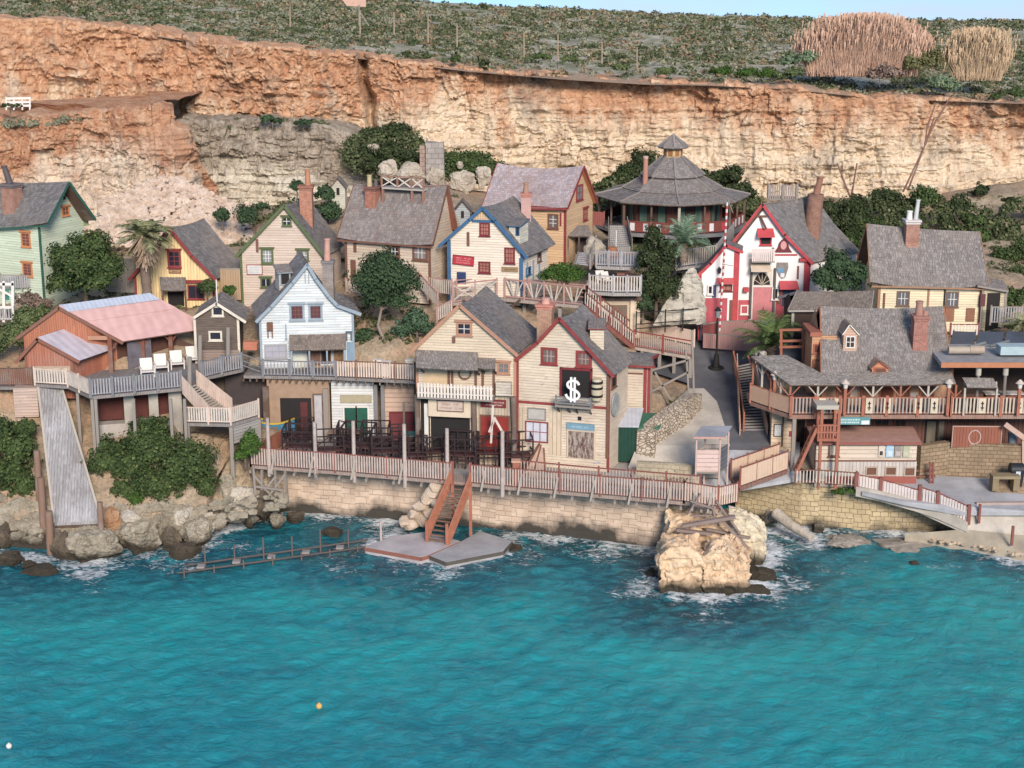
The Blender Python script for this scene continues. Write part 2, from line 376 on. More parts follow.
WALLR = [PZ(*a, 0) for a in [(735,516),(800,526),(870,531),(962,533)]]          # foot of the right quay wall
SH = [(-80,102.2)] + [(p.x, p.y) for p in [PZ(*a, -.3) for a in [(-60,562),(0,552),(60,556),(140,552),(200,545),(235,518)]]]
SH += [(p.x, p.y+.45) for p in WALLB] + [(p.x, p.y+.45) for p in WALLR] + [(PZ(985,552,-.3).x, PZ(985,552,-.3).y), (50, 100.0), (80, 98)]
tx = np.linspace(-78, 78, 300); tt = np.concatenate([np.linspace(0, 8, 34), np.linspace(8.3, 66, 130)])
pts = []; TX, TT = [], []
for t_ in tt:
    for x in tx:
        y0 = interp(x, SH); TX.append(x); TT.append(y0 + t_*(172-y0)/66)
TX, TT = np.array(TX), np.array(TT); TZ = gz_at(TX, TT)
ZRY = [107.6,109.3,112.3,116,119,122,125.5]; ZRZ = [P(700,y,Y).z for y, Y in zip((468,446,425,402,384,365,338), ZRY)]
def zr(Y): return float(np.interp(Y, ZRY, ZRZ))
def road_x(px, Y): return (px-512)/FPX*(Y*CP+(CH-zr(Y))*SP)
RL = [(106,640),(107.6,628),(109.3,637),(112.2,655),(116,672),(119,652),(121,640),(126,640)]; RR = [(106,770),(109,775),(115,768),(119,776),(122,792),(126,800)]
for i in range(len(TX)):
    if 105 < TT[i] < 126 and road_x(interp(TT[i], RL), TT[i])-.3 < TX[i] < road_x(interp(TT[i], RR), TT[i])+.3: TZ[i] = min(TZ[i], zr(TT[i])-.45)
wl, wr = WALLB[0].x, WALLB[-1].x
for i in range(len(TX)):
    n_ = noise.noise(V((TX[i]*.35, TT[i]*.35, 1)))*.25 + noise.noise(V((TX[i]*1.1, TT[i]*1.1, 5)))*.10
    flat = (wl < TX[i] < wr and TT[i] < 112) or (WALLR[0].x-3 < TX[i] < 40 and TT[i] < 113) or (12 < TX[i] < 19 and TT[i] < 128)
    if -17.2 < TX[i] < -3 and TT[i] < 117.2 or -3.1 < TX[i] < 9.5 and TT[i] < 110.5: TZ[i] = min(TZ[i], 3.8)
    elif -24 < TX[i] <= -17.2 and 109.5 < TT[i] < 117.8: TZ[i] = min(TZ[i], 5.2)
    if not flat: TZ[i] += n_*1.3
    else: TZ[i] = min(TZ[i], 3.95) if TT[i] < 110 and TX[i] < wr else TZ[i]
def terrain_mat():
    t = NT('dry_ground'); pos = t.pos()
    n1 = t.noise(.16, pos, 6, .62); n2 = t.noise(.9, pos, 7, .7); n3 = t.noise(4, pos, 5, .7)
    c = t.ramp(n2, [(.3, (.20,.155,.11)), (.5, (.36,.285,.205)), (.7, (.48,.405,.315))])
    c = t.mix(t.ramp(n1, [(.42, (0,)*3), (.6, (.8,)*3)]), c, (.44,.28,.18))
    c = t.mix(t.ramp(n3, [(.45, (0,)*3), (.65, (.8,)*3)]), c, t.mix(n2, (.11,.12,.07), (.26,.22,.16)))
    z = t.n('SeparateXYZ', {0: pos}).outputs[2]
    c = t.mix(t.ramp(t.math('ADD', t.math('DIVIDE', z, 3), t.math('MULTIPLY', t.math('SUBTRACT', n2, .5), .5)), [(.2, (1,)*3), (.5, (0,)*3)]), c, (.05,.043,.033))
    return t.out(c, .95, t.math('ADD', n2, n3), .8, .15)
ter = grid_mesh('terrain', np.stack([TX, TT, TZ], 1), len(tx), len(tt), terrain_mat(), None, 'structure')
# ---- cliffs
def cliff_mat(name, ora, rust, cream, pale, band=.62, grey=.35, dark=(.20,.16,.12), xb=0.0):
    t = NT(name); pos = t.pos(); h = t.n('Attribute', attribute_name='ht').outputs['Fac']
    n1 = t.noise(.12, t.scale(pos, (1, 1, .8)), 6, .6, .6); n2 = t.noise(.7, pos, 8, .7)
    strata = t.noise(.35, t.scale(pos, (.12, .12, 3.2)), 6, .65, .4); col = t.noise(.42, t.scale(pos, (1.5, 1.5, .16)), 6, .6, .6)
    base = t.ramp(t.math('ADD', t.math('MULTIPLY', strata, .5), t.math('MULTIPLY', n2, .5)), [(.33, mul(cream, .62)), (.48, cream), (.66, pale)])
    k = t.math('ADD', h, t.math('ADD', t.math('MULTIPLY', t.math('SUBTRACT', n1, .5), .95), t.math('MULTIPLY', t.math('SUBTRACT', col, .5), .55)))
    k = t.math('ADD', k, t.math('MULTIPLY', t.math('SINE', t.math('MULTIPLY', t.math('MAXIMUM', t.math('MINIMUM', t.math('ADD', t.n('SeparateXYZ', {0: pos}).outputs[0], 14), 16), -16), .098)), -xb))
    om = t.ramp(k, [(band-.10, (0,)*3), (band+.12, (1,)*3)])
    oc = t.ramp(n2, [(.36, rust), (.52, ora), (.68, lerp(ora, cream, .55))])
    c = t.mix(t.math('MULTIPLY', om, .9), base, oc)
    gm = t.ramp(t.noise(.2, t.n('Mapping', {'Vector': pos, 'Location': (40, 7, 3)}).outputs[0], 6, .65, .5), [(.52, (0,)*3), (.66, (grey,)*3)])
    c = t.mix(gm, c, t.mix(n2, (.12,.10,.08), (.44,.39,.33)))
    c = t.mix(t.ramp(t.noise(.55, t.scale(pos, (2.2, 2.2, .2)), 5, .6, .3), [(.57, (0,)*3), (.72, (.6,)*3)]), c, mul(rust, .75))
    c = t.mix(t.ramp(t.noise(2.6, t.scale(pos, (.5, .5, 1.6)), 8, .75), [(.56, (0,)*3), (.68, (.55,)*3)]), c, dark)
    hh = t.math('ADD', t.math('MULTIPLY', n2, 1.0), t.math('ADD', t.math('MULTIPLY', strata, .8), t.math('MULTIPLY', t.noise(3, pos, 6, .75), .5)))
    return t.out(c, .95, hh, 1.0, .45)
def curtain(name, top, zb, mat, nu=420, nv=60, amp=1.0, lean=2.0, back=6, cut=None, kind='structure', label=None, seed=0, strat=.5, zf=.0, capz=None):
    T = [V(p) for p in top]; L = [0]
    for a, b in zip(T[:-1], T[1:]): L.append(L[-1] + (b-a).length)
    out = []; ht = []
    ncap = 10
    rows = [(j/(nv-1), 0) for j in range(nv)] + [(1, (k+1)/ncap) for k in range(ncap)]
    for v, cb in rows:
        for i in range(nu):
            s = i/(nu-1)*L[-1]; k = min(max(int(np.searchsorted(L, s))-1, 0), len(T)-2)
            f = (s-L[k])/(L[k+1]-L[k]); p = T[k].lerp(T[k+1], f); tg = (T[k+1]-T[k])
            nrm = V((tg.y, -tg.x, 0)).normalized()
            zt = p.z + .5*noise.noise(V((p.x*.5, p.y*.5, seed))) + .25*noise.noise(V((p.x*1.7, 3, seed)))
            z = zb + (zt-zb)*v; q = V((p.x*.16+seed*7, p.y*.16, z*.16))
            d = amp*(1.6*fbm(q, 6) + .5*fbm(V((q.x*5, q.y*5, q.z*1.2)), 3))
            st = noise.noise(V((p.x*.05, seed, z*1.1)))
            d += strat*amp*(abs(st)*1.6 - .4 + .7*abs(noise.noise(V((p.x*.03, seed+4, z*2.4)))))*min(1, (1-v)*8)
            d += amp*.7*abs(noise.noise(V((p.x*.7+9, seed, z*.35))))
            wq = V((p.x*.42 + .6*noise.noise(V((p.x*.3, z*.3, seed))), seed, z*.55 + .5*noise.noise(V((p.x*.3, 7, z*.3)))))
            mk = min(1, max(0, .5+2.2*noise.noise(V((p.x*.07+seed, 2, z*.16))) + (.2 if p.x < xcut else -.35) + (v-.5)*.9))
            d += (.25+.75*mk)*amp*(.8*noise.cell(wq) + .5*noise.cell(wq*2.7+V((5,0,3))) + .22*noise.cell(V((wq.x*7, 3, wq.z*9)))) - amp*.7*(.25+.75*mk) + amp*.3*noise.noise(V((p.x*2.3, seed, z*3.3)))
            d += lean*(1-v)**2*1.2
            if cut:
                for cx, cw, cdp in cut:
                    xx = p.x - cx - .13*(zt-z) + .4*noise.noise(V((3, 1, z*.5)));  d -= cdp*math.exp(-(xx/cw)**2)
            o = p + nrm*d; o.z = z
            if cb:
                o = o - nrm*(back*cb**1.4); o.z = zt + .25 + .35*fbm(V((o.x*.4, o.y*.4, seed)), 3)*min(1, cb*3) if capz is None else zt + (capz-zt)*cb
            out.append(o); ht.append(v)
    o = grid_mesh(name, out, nu, len(rows), mat, {'ht': ht}, kind, smooth=False)
    if label: o['label'] = label
    return o
YC = 168
xcut = -15.0
CTOP = [(-260,16),(-100,18),(0,21),(50,21),(100,27),(180,37),(250,49),(300,51),(355,57),(400,62),(470,71),(560,79),(640,84),(700,85),(780,89),(860,98),(940,101),(1024,104),(1150,108),(1300,110)]
main_top = [P(a, b, YC + 1.5*math.sin(a*.013) - (3 if a < 355 else 0)) for a, b in CTOP]
cm = cliff_mat('limestone_cliff', (.58,.32,.18), (.42,.20,.11), (.74,.60,.43), (.82,.72,.57), .68, .55, xb=.09)
xcut = P(400, 110, YC).x
curtain('cliff_face', main_top, 11, cm, nu=1000, nv=100, amp=.75, lean=2.6, cut=[(P(362,60,YC).x, .45, 3.2)], label='long orange and cream limestone cliff behind the village')
cm2 = cliff_mat('red_cliff', (.50,.26,.14), (.36,.15,.085), (.70,.57,.44), (.76,.68,.56), .62, .35)
YO = 151
otop = [P(a, b, YO + c) for a, b, c in [(-300,116,0),(-100,117,0),(0,118,0),(50,117,0),(110,110,-.5),(150,107,-1),(175,110,-.5),(186,124,1),(192,148,3.5),(203,168,5),(220,188,6)]]
curtain('rock_outcrop', otop, 12.5, cm2, nu=480, nv=80, amp=.6, lean=1.6, back=18, seed=3, strat=.3, label='rust red rock outcrop in front of the cliff at left')
cm3 = cliff_mat('grey_ledge', (.36,.30,.235), (.21,.17,.13), (.62,.56,.45), (.70,.67,.58), .58, .3)
YL = 159
ltop = [P(a, b, YL) for a, b in [(176,121),(200,121),(250,123),(300,124),(330,128),(350,136),(368,150),(382,172),(395,188)]]
curtain('rock_ledge', ltop, 12, cm3, nu=320, nv=70, amp=.6, lean=1.4, back=10, seed=5, strat=.9, label='grey layered rock ledge below the cliff')
# ---- plateau
SKY = [(-1300,-60),(-300,-24),(0,-15),(200,-8),(360,-1.5),(400,0),(512,7),(640,14),(768,18.5),(900,20.5),(1024,22),(1500,24),(2500,26)]
def edge(px): return P(px, interp(px, CTOP), YC)
YR = 325.0
nu, nv = 240, 110; pts = []
def plat(px, r):
    e = edge(px); dpx = ray(px, 384)
    Y = (YC-1) + r*(YR-YC+1); k = ray(px, interp(px, SKY)); zr = CH + k.z*(YR/k.y)
    z = e.z + (zr-e.z)*(r**1.0)
    x = dpx.x*(Y/dpx.y)*1.0
    return V((x, Y, z))
for j in range(nv):
    for i in range(nu):
        px = -420 + 1900*i/(nu-1); r = (j/(nv-6))**1.5 if j < nv-5 else 1.0
        p = plat(px, r)
        if j >= nv-5: p.y += (j-(nv-6))*25; p.z -= (j-(nv-6))*1.2
        p.z += .35*fbm(V((p.x*.12, p.y*.12, 2)), 4)*min(1, j/4) + .3*noise.noise(V((p.x*.04, p.y*.07, 8)))*min(1, r*3)
        pts.append(p)
def plateau_mat():
    t = NT('garrigue_ground'); pos = t.pos(); n1 = t.noise(.25, t.scale(pos, (1, .6, 1)), 6, .65); n2 = t.noise(1.3, pos, 7, .7)
    c = t.ramp(n2, [(.3, (.16,.15,.11)), (.45, (.34,.315,.235)), (.58, (.50,.47,.38)), (.75, (.60,.57,.49))])
    c = t.mix(t.ramp(n1, [(.42, (0,)*3), (.62, (.7,)*3)]), c, (.10,.115,.06))
    y = t.n('SeparateXYZ', {0: pos}).outputs[1]
    c = t.mix(t.ramp(t.math('ADD', t.math('DIVIDE', t.math('ADD', y, -166), 30), t.math('MULTIPLY', t.math('SUBTRACT', n1, .5), .8)), [(.1, (.8,)*3), (.42, (0,)*3)]), c, t.mix(n2, (.30,.15,.09), (.46,.34,.24)))
    return t.out(c, .95, n2, .9, .3)
grid_mesh('plateau', pts, nu, nv, plateau_mat(), None, 'structure')
def quad_cloud(C, N, size, stretch=1.0, rs=np.random):
    """leaf quads: centres C (n,3), normals N (n,3), sizes (n,)"""
    n = len(C); a = rs.normal(size=(n,3)); a -= N*(a*N).sum(1)[:,None]; a /= np.linalg.norm(a, axis=1)[:,None]+1e-9
    b = np.cross(N, a); a *= size[:,None]*stretch; b *= size[:,None]
    co = np.stack([C-a-b*.6, C+a*.2-b, C+a+b*.5, C-a*.3+b], 1).reshape(-1,3); return co
def cloud_obj(name, co, mats, parent=None, kind=None, label=None):
    n = len(co)//4; me = bpy.data.meshes.new(name)
    o = np.array(WL[parent]) if parent is not None else np.zeros(3)
    me.vertices.add(n*4); me.vertices.foreach_set('co', (co-o).astype(np.float32).ravel())
    me.loops.add(n*4); me.loops.foreach_set('vertex_index', np.arange(n*4, dtype=np.int32))
    me.polygons.add(n); me.polygons.foreach_set('loop_start', np.arange(0, n*4, 4, dtype=np.int32))
    me.update(calc_edges=True); me.validate()
    ob = link(name, me, mats, parent, (0,0,0))
    if kind: ob['kind'] = kind
    if label: ob['label'] = label
    return ob
def dome_quads(cx, cy, cz, r, h, n, rs, lean=.25):
    d = rs.normal(size=(n,3)); d /= np.linalg.norm(d, axis=1)[:,None]; d[:,2] = np.abs(d[:,2])
    rad = rs.uniform(.45, 1.05, n)**.6
    C = np.stack([cx+d[:,0]*r*rad, cy+d[:,1]*r*rad, cz+d[:,2]*h*rad], 1)
    N = d + rs.normal(size=(n,3))*.6; N /= np.linalg.norm(N, axis=1)[:,None]
    return C, N
rs = np.random.RandomState(5)
sets = {0: [], 1: [], 2: []}
nb = 0
cand = 15500
rr = rs.uniform(0, 1, cand)**1.25; pxs = rs.uniform(-120, 1150, cand)
for r, px in zip(rr, pxs):
    if px > 1024+60*0 and r > .6: pass
    p = plat(px, .02 + .985*r)
    dn = noise.noise(V((p.x*.05, p.y*.04, 4))) + .6*noise.noise(V((p.x*.22, p.y*.18, 9)))
    if dn < -.28 and rs.rand() < .8: continue
    if r < .10 and rs.rand() < .55: continue
    big = rs.rand() < .10
    s = rs.uniform(.35, .8) * (1.7 if big else 1) * (1 + .5*r); h = s*rs.uniform(.45, .8)
    k = 0 if ((big and rs.rand() < .7) or rs.rand() < .34) else (1 if rs.rand() < .65 else 2)
    n = 40 if r < .4 else 22
    C, N = dome_quads(p.x, p.y, p.z - .05, s, h, n, rs); S = rs.uniform(.06, .14, n)*(s/.6)**.5*(1 + .6*r)
    sets[k].append(quad_cloud(C, N, S, rs=rs))
SCM = [leaves((.035,.05,.025), (.085,.105,.05), (.15,.16,.09), name='dark_scrub'), leaves((.11,.12,.08), (.22,.225,.155), (.30,.29,.22), name='grey_green_scrub'), leaves((.12,.08,.05), (.24,.19,.12), (.30,.26,.18), name='dry_scrub')]
for k, nm in ((0, 'dark_scrub'), (1, 'grey_scrub'), (2, 'dry_scrub')):
    cloud_obj(nm, np.concatenate(sets[k]), SCM[k], kind='stuff', label=['dark green low scrub over the plateau', 'grey green thyme scrub over the plateau', 'dry brown scrub over the plateau'][k])
# pale loose stones on the plateau and the scree fan below the outcrop
import bmesh
def rock_mesh(c, r, seed, sub=3, cuts=7, rough=.22, sq=(1,1,1), yaw=0, layers=0):
    bm = bmesh.new(); bmesh.ops.create_icosphere(bm, subdivisions=sub, radius=1); rg = random.Random(seed)
    pl = []
    for _ in range(cuts):
        d = V((rg.gauss(0,1), rg.gauss(0,1), rg.gauss(0,.8))).normalized(); pl.append((d, rg.uniform(.58, .88)))
    out = []; ca, sa = math.cos(yaw), math.sin(yaw)
    for v in bm.verts:
        p = v.co.copy()
        for d, k in pl:
            e = p.dot(d) - k
            if e > 0: p -= d*(e*.9)
        if layers: p *= 1 + .05*math.sin(p.z*layers)
        p *= 1 + rough*fbm(V((p.x*1.4+seed, p.y*1.4, p.z*1.4)), 4) + (.05*noise.noise(p*7+V((seed,0,0))) + .10*(noise.cell(p*2.2+V((seed,.3*noise.noise(p*4),0)))-.5) - .3*max(0, .12-abs(noise.noise(p*2.3+V((0,seed,0)))))  if sub > 2 else 0)
        x, y, z = p.x*r[0], p.y*r[1], p.z*r[2]
        out.append((c[0]+x*ca+y*sa, c[1]-x*sa+y*ca, c[2]+z))
    fs = [tuple(v.index for v in f.verts) for f in bm.faces]; bm.free(); return out, fs
def rocks_stuff(name, items, mat, label):
    mb = MB()
    for c, r, sd in items:
        p, f = rock_mesh(c, r, sd, 1, 5, .3); mb.mesh(p, f)
    o = mb.build(name, mat); o['kind'] = 'stuff'; o['label'] = label; return o
gs = []
for k in range(2600):
    px, py = rs.uniform(-60, 1090), rs.uniform(180, 345)
    p = gpt(px, py)
    if not 117 < p.y < 166 or (p.y < 127 and 640 < px < 800): continue
    if noise.noise(V((p.x*.12, p.y*.12, 3))) < -.05 + .25*rs.rand() or (px > 880 and py < 250 and rs.rand() < .45) or 120 < px < 250 and py < 235: continue
    s = rs.uniform(.25, .7); C, N = dome_quads(p.x, p.y, p.z-.05, s, s*.7, 26, rs); gs.append(quad_cloud(C, N, rs.uniform(.07,.15,26), rs=rs))
cloud_obj('ground_cover', np.concatenate(gs), leaves((.03,.04,.02), (.09,.105,.05), (.17,.16,.09), name='ground_cover'), kind='stuff', label='low green weeds between the houses')
ROCK_PALE = rockm((.30,.24,.17), (.50,.40,.29), (.60,.51,.40))
def scree(px, py): return P(px, py, 148.6 - (py-178)*.13 + .02*(px-165))
sg = [scree(100+150*i/39, 176+72*j/29) - V((0,-.2,.35+.9*(max(0, 206-10*j/29-31*math.exp(-((100+150*i/39-165)/55)**2)-(176+72*j/29))/30))) for j in range(30) for i in range(40)]
it = []
for k in range(2300):
    px, py = rs.uniform(100, 250), rs.uniform(178, 246)
    if py < 207 - 29*math.exp(-((px-165)/50)**2) + rs.normal()*2: continue
    p = scree(px, py); s = rs.uniform(.12, .32)*(1.9 if rs.rand() < .12 else 1); it.append((tuple(p), (s*1.2, s, s*.85), k))
rocks_stuff('rubble', it, rockm((.46,.33,.25), (.62,.50,.40), (.70,.60,.52), scale=1.6), 'pale fallen rubble fanned out below the red outcrop')
# ================================================ house building helpers
GREY = shingle((.21,.21,.22)); GREYW = shingle((.225,.208,.198), .26, name='roof_shingles'); GREYB = shingle((.182,.175,.175), .28, name='roof_shingles'); BROWNSH = shingle((.21,.18,.155), .3, name='roof_shingles')
PURPSH = shingle((.37,.33,.345), .2, (.30,.22,.20), name='roof_shingles')
DARKW = wood((.13,.085,.065)); OLDW = wood((.30,.27,.24)); PALEW = wood((.50,.46,.40)); GREYWD = wood((.22,.225,.235)); WARMW = wood((.30,.17,.11)); CREAMW = wood((.62,.52,.40), .3)
def slope(mb, a, b, c, d, expo=.30, w=.32, lift=.035, sb=0., st=0., thick=.12, jit=1., rg=random):
    """shingled roof slope: a,b lower edge (left,right seen from outside), c,d upper edge (right,left)"""
    a, b, c, d = map(V, (a, b, c, d))
    n = (b-a).cross(d-a).normalized()
    if n.z < 0: n = -n
    def pt(u, v, o=0.):
        p = a.lerp(b, u).lerp(d.lerp(c, u), v); k = 4*u*(1-u)
        return p + n*o - ZU*(k*(sb*(1-v)+st*v))
    Ls = ((d-a).length+(c-b).length)/2; W = max((b-a).length, (c-d).length)
    if expo < 2: expo *= .78; w *= .72
    nr = max(2, round(Ls/expo))
    mb.mi = 0
    for r in range(nr):
        v0 = r/nr; v1 = min(1, (r+1.2)/nr)
        u = -rg.uniform(0, .9)*w/W
        while u < 1:
            u1 = u + w*rg.uniform(.65, 1.3)/W
            x0, x1 = max(u, 0), min(u1, 1)
            if x1-x0 > .004:
                l = lift*rg.uniform(.6, 1.5) ; dv = rg.uniform(-.16, .16)*jit/nr if r else rg.uniform(-.12, .04)*jit/nr
                g = .012/W; b0, b1 = pt(x0+g, v0+dv, l), pt(x1-g, v0+dv, l*rg.uniform(.8, 1.2))
                t0, t1 = pt(x0+g, v1, .012), pt(x1-g, v1, .012); z0, z1 = pt(x0+g, v0+dv, -.01), pt(x1-g, v0+dv, -.01)
                mb.mesh([b0, b1, t1, t0, z0, z1], [(0,1,2,3), (4,5,1,0)])
            u = u1
    mb.mi = 1
    nu = 8
    top = [[pt(i/nu, v) for i in range(nu+1)] for v in (0, 1)]; bot = [[pt(i/nu, v, -thick) for i in range(nu+1)] for v in (0, 1)]
    for i in range(nu):
        mb.poly([top[0][i], top[0][i+1], top[1][i+1], top[1][i]]); mb.poly([bot[0][i+1], bot[0][i], bot[1][i], bot[1][i+1]])
        mb.poly([bot[0][i], bot[0][i+1], top[0][i+1], top[0][i]])
    mb.poly([bot[0][0], top[0][0], top[1][0], bot[1][0]]); mb.poly([bot[0][nu], bot[1][nu], top[1][nu], top[0][nu]])
    mb.mi = 0
    return pt
PANE = glass()
def window(F, r, parent, fm, cols=2, rows=2, fw=.10, pane=None, sash=None, head=None, sill=True, local=False, label=None, dep=.07, name='window'):
    a, c, b, d = r if local else F.rect(r)
    mb = MB()
    F.slab(mb, a-fw, c-fw, a, d+fw, 0, dep); F.slab(mb, b, c-fw, b+fw, d+fw, 0, dep)
    F.slab(mb, a, d, b, d+fw, 0, dep-.003); F.slab(mb, a, c-fw, b, c, 0, dep-.003)
    if sill: F.slab(mb, a-fw-.06, c-fw-.06, b+fw+.06, c-fw, 0, dep+.07)
    if head: F.slab(mb, a-fw-.10, d+fw, b+fw+.10, d+fw+.12, 0, dep+.10)
    mb.mi = 1; bw = .045
    for i in range(1, cols):
        x = a+(b-a)*i/cols; F.slab(mb, x-bw/2, c, x+bw/2, d, .02, dep*.72)
    for j in range(1, rows):
        y = c+(d-c)*j/rows; F.slab(mb, a, y-bw/2, b, y+bw/2, .02, dep*.70)
    o = mb.build(name, [fm, sash or fm], parent, label)
    m2 = MB(); F.slab(m2, a, c, b, d, .004, .02); m2.build('pane', pane or PANE, o)
    return o
def panel(F, r, parent, m, name, o0=.0, o1=.05, label=None, local=False):
    a, c, b, d = r if local else F.rect(r)
    mb = MB(); F.slab(mb, a, c, b, d, o0, o1); return mb.build(name, m, parent, label)
def door(F, r, parent, m, fm, label=None, handle=True):
    a, c, b, d = F.rect(r); mb = MB()
    F.slab(mb, a, c, b, d, .0, .045)
    for k in (0, 1): F.slab(mb, a+.1+(b-a)*.5*k, c+.2, a+(b-a)*.5*(k+1)-.1, d-.2, .045, .06)
    o = mb.build('door', m, parent, label)
    m2 = MB(); F.slab(m2, a-.11, c, a, d+.11, 0, .09); F.slab(m2, b, c, b+.11, d+.11, 0, .09); F.slab(m2, a, d, b, d+.11, 0, .087); m2.build('door_frame', fm, o)
    if handle:
        m3 = MB(); q = F.pt((a+b)/2+.06, c+1.0, .10); m3.box(q, .05, .05, .16); m3.build('handle', plain((.05,.05,.05), .4), o)
    return o
def signboard(F, r, parent, m, fm=None, ink=None, rows=2, seed=1, label=None, name='sign', tilt=0., o=.03):
    """a painted board; its lettering is too small to read in the photo, so it is kept as small broken strokes"""
    a, c, b, d = F.rect(r); rg = random.Random(seed); mb = MB()
    cx, cy = (a+b)/2, (c+d)/2
    u0 = F.u; F2 = Face(F.pt(cx, cy), F.u, F.n, True); w, h = (b-a)/2, (d-c)/2
    if tilt:
        def pt(x, y, off=0, F2=F2): return F2.o + (F2.u*math.cos(tilt)-ZU*math.sin(tilt))*x + (ZU*math.cos(tilt)+F2.u*math.sin(tilt))*y + F2.n*off
        F2.pt = pt
    F2.slab(mb, -w, -h, w, h, o, o+.05)
    mb.mi = 1; e = .05
    for q in ((-w-e,-h-e,-w,h+e), (w,-h-e,w+e,h+e), (-w,h,w,h+e), (-w,-h-e,w,-h)): F2.slab(mb, *q, o, o+.075)
    ob = mb.build(name, [m, fm or m], parent, label)
    if ink:
        m2 = MB(); rh = 2*h*.8/rows
        for k in range(rows):
            y = h*.8 - rh*(k+.85); x = -w*rg.uniform(.62, .86); xe = w*rg.uniform(.6, .86)
            while x < xe:
                sw = rh*rg.uniform(.28, .5)
                if rg.random() < .86: 
                    F2.slab(m2, x, y, x+sw*.28, y+rh*.62*rg.uniform(.8, 1), o+.05, o+.058)
                    if rg.random() < .7: F2.slab(m2, x, y+rh*.5*rg.choice((0,.5,1)), x+sw*.75, y+rh*.5*.5+rh*.12, o+.0501, o+.0575)
                x += sw
        m2.build('lettering', ink, ob)
    return ob
def chimney(parent, base, h, w, m, cap=None, pots=(), taper=1.0, sink=1.2, label=None, yaw=0, roundc=False, lean=V((0,0,0))):
    mb = MB(); base = V(base); top = base + ZU*h + lean
    if roundc: mb.cyl(base-ZU*sink, top, w*.62, w*.5*taper, 12)
    else:
        u = V((math.cos(yaw), -math.sin(yaw), 0)); d = V((math.sin(yaw), math.cos(yaw), 0)); k = w/2; k2 = k*taper; q = base-ZU*sink
        mb.hexa([q-u*k-d*k, q+u*k-d*k, q+u*k+d*k, q-u*k+d*k, top-u*k2-d*k2, top+u*k2-d*k2, top+u*k2+d*k2, top-u*k2+d*k2])
    o = mb.build('chimney', m, parent, label)
    if cap is not None:
        m2 = MB(); 
        if roundc: m2.cyl(top-ZU*.05, top+ZU*.16, w*.58, w*.58, 12)
        else: m2.box(top+ZU*.07, w*1.22*taper, w*1.22*taper, .16, yaw); m2.box(top-ZU*.12, w*1.1*taper, w*1.1*taper, .12, yaw)
        m2.build('chimney_cap', cap, o)
    for (dx, r, ph, pm, ln) in pots:
        m3 = MB(); p = top + ZU*.15 + V((dx, 0, 0)); m3.cyl(p, p+ZU*ph+V((ln,0,0)), r*1.1, r*.85, 9); m3.cyl(p+ZU*(ph-.06)+V((ln,0,0)), p+ZU*ph+V((ln,0,0))+ZU*.06, r*1.05, r*1.05, 9); m3.build('chimney_pot', pm, o)
    return o
class H: pass
def gable(name, label, Y0, yaw, L, wall, prof, wm, rm, trim, dyaw=None, over=.3, thick=.13, sag=.25, expo=.30, sink=1.0, cat='house', group=None, rw=.32, soffit=None, bw=.24, walls=True):
    o = H(); u = V((math.cos(R(yaw)), -math.sin(R(yaw)), 0)); dy = yaw if dyaw is None else dyaw
    d = V((math.sin(R(dy)), math.cos(R(dy)), 0))
    O = P(wall[0][0], wall[0][1], Y0); F = Face(O, u); n = F.n
    a0 = 0.0; b0 = F.px(*wall[1])[0]; zb = F.px(*wall[0])[1]
    PR = [F.px(*q) for q in prof]
    o.F, o.d, o.n, o.u, o.L = F, d, n, u, L
    root = thing(name, label, cat, F.pt(b0/2, zb) + d*(L/2), group); o.root = root
    def top(s): return float(np.interp(s, [p[0] for p in PR], [p[1] for p in PR])) - thick
    inner = [p for p in PR if a0+.05 < p[0] < b0-.05]
    poly = [(a0, zb-sink), (b0, zb-sink), (b0, top(b0))] + [(p[0], p[1]-thick) for p in reversed(inner)] + [(a0, top(a0))]
    if walls:
        mb = MB(); fr = [F.pt(*q) for q in poly]; bk = [p + d*L for p in fr]
        mb.poly(fr); mb.poly(bk[::-1]); k = len(fr)
        mb.poly([fr[2], fr[1], bk[1], bk[2]]); mb.poly([fr[0], fr[-1], bk[-1], bk[0]])
        o.wall = mb.build('wall', wm, root)
    rb = MB(); o.slopes = []; pk = max(range(len(PR)), key=lambda i: PR[i][1])
    fo = n*over*1.0; bo = d*(L+over)
    for i in range(len(PR)-1):
        p, q = F.pt(*PR[i]), F.pt(*PR[i+1]); lo, hi = (PR[i], PR[i+1])
        if i < pk:   # left slope: seen from outside, left = back
            A, B, C, D = p+bo, p+fo, q+fo, q+bo; sb, st = (sag*.4 if i == 0 else sag*.7), (sag if i+1 == pk else sag*.7)
        else:
            A, B, C, D = q+fo, q+bo, p+bo, p+fo; sb, st = (sag*.4 if i+2 == len(PR) else sag*.7), (sag if i == pk else sag*.7)
        slope(rb, A, B, C, D, expo, rw, sb=sb, st=st, thick=thick); o.slopes.append((A, B, C, D))
    o.roof = rb.build('roof', [rm, soffit or DARKW], root)
    tb = MB()
    for i in range(len(PR)-1):
        p, q = F.pt(PR[i][0], PR[i][1]-bw*.42)+fo+n*.03, F.pt(PR[i+1][0], PR[i+1][1]-bw*.42)+fo+n*.03
        e = (q-p).normalized()*.05; tb.beam(p-e, q+e, .06, bw, up=ZU)
    tb.build('bargeboard', trim, root)
    # corner boards
    if walls:
        for s in (a0, b0): cb = MB(); F.slab(cb, s-.09, zb-sink, s+.09, top(s), -.02, .045); cb.build('corner_board', trim, root)
    q = F.pt(b0, 0); o.side = Face(V((q.x, q.y, 0)), d); o.zb = zb; o.b0 = b0
    q = F.pt(a0, 0); o.lside = Face(V((q.x, q.y, 0)), -d)
    o.PR = PR; o.top = top
    return o
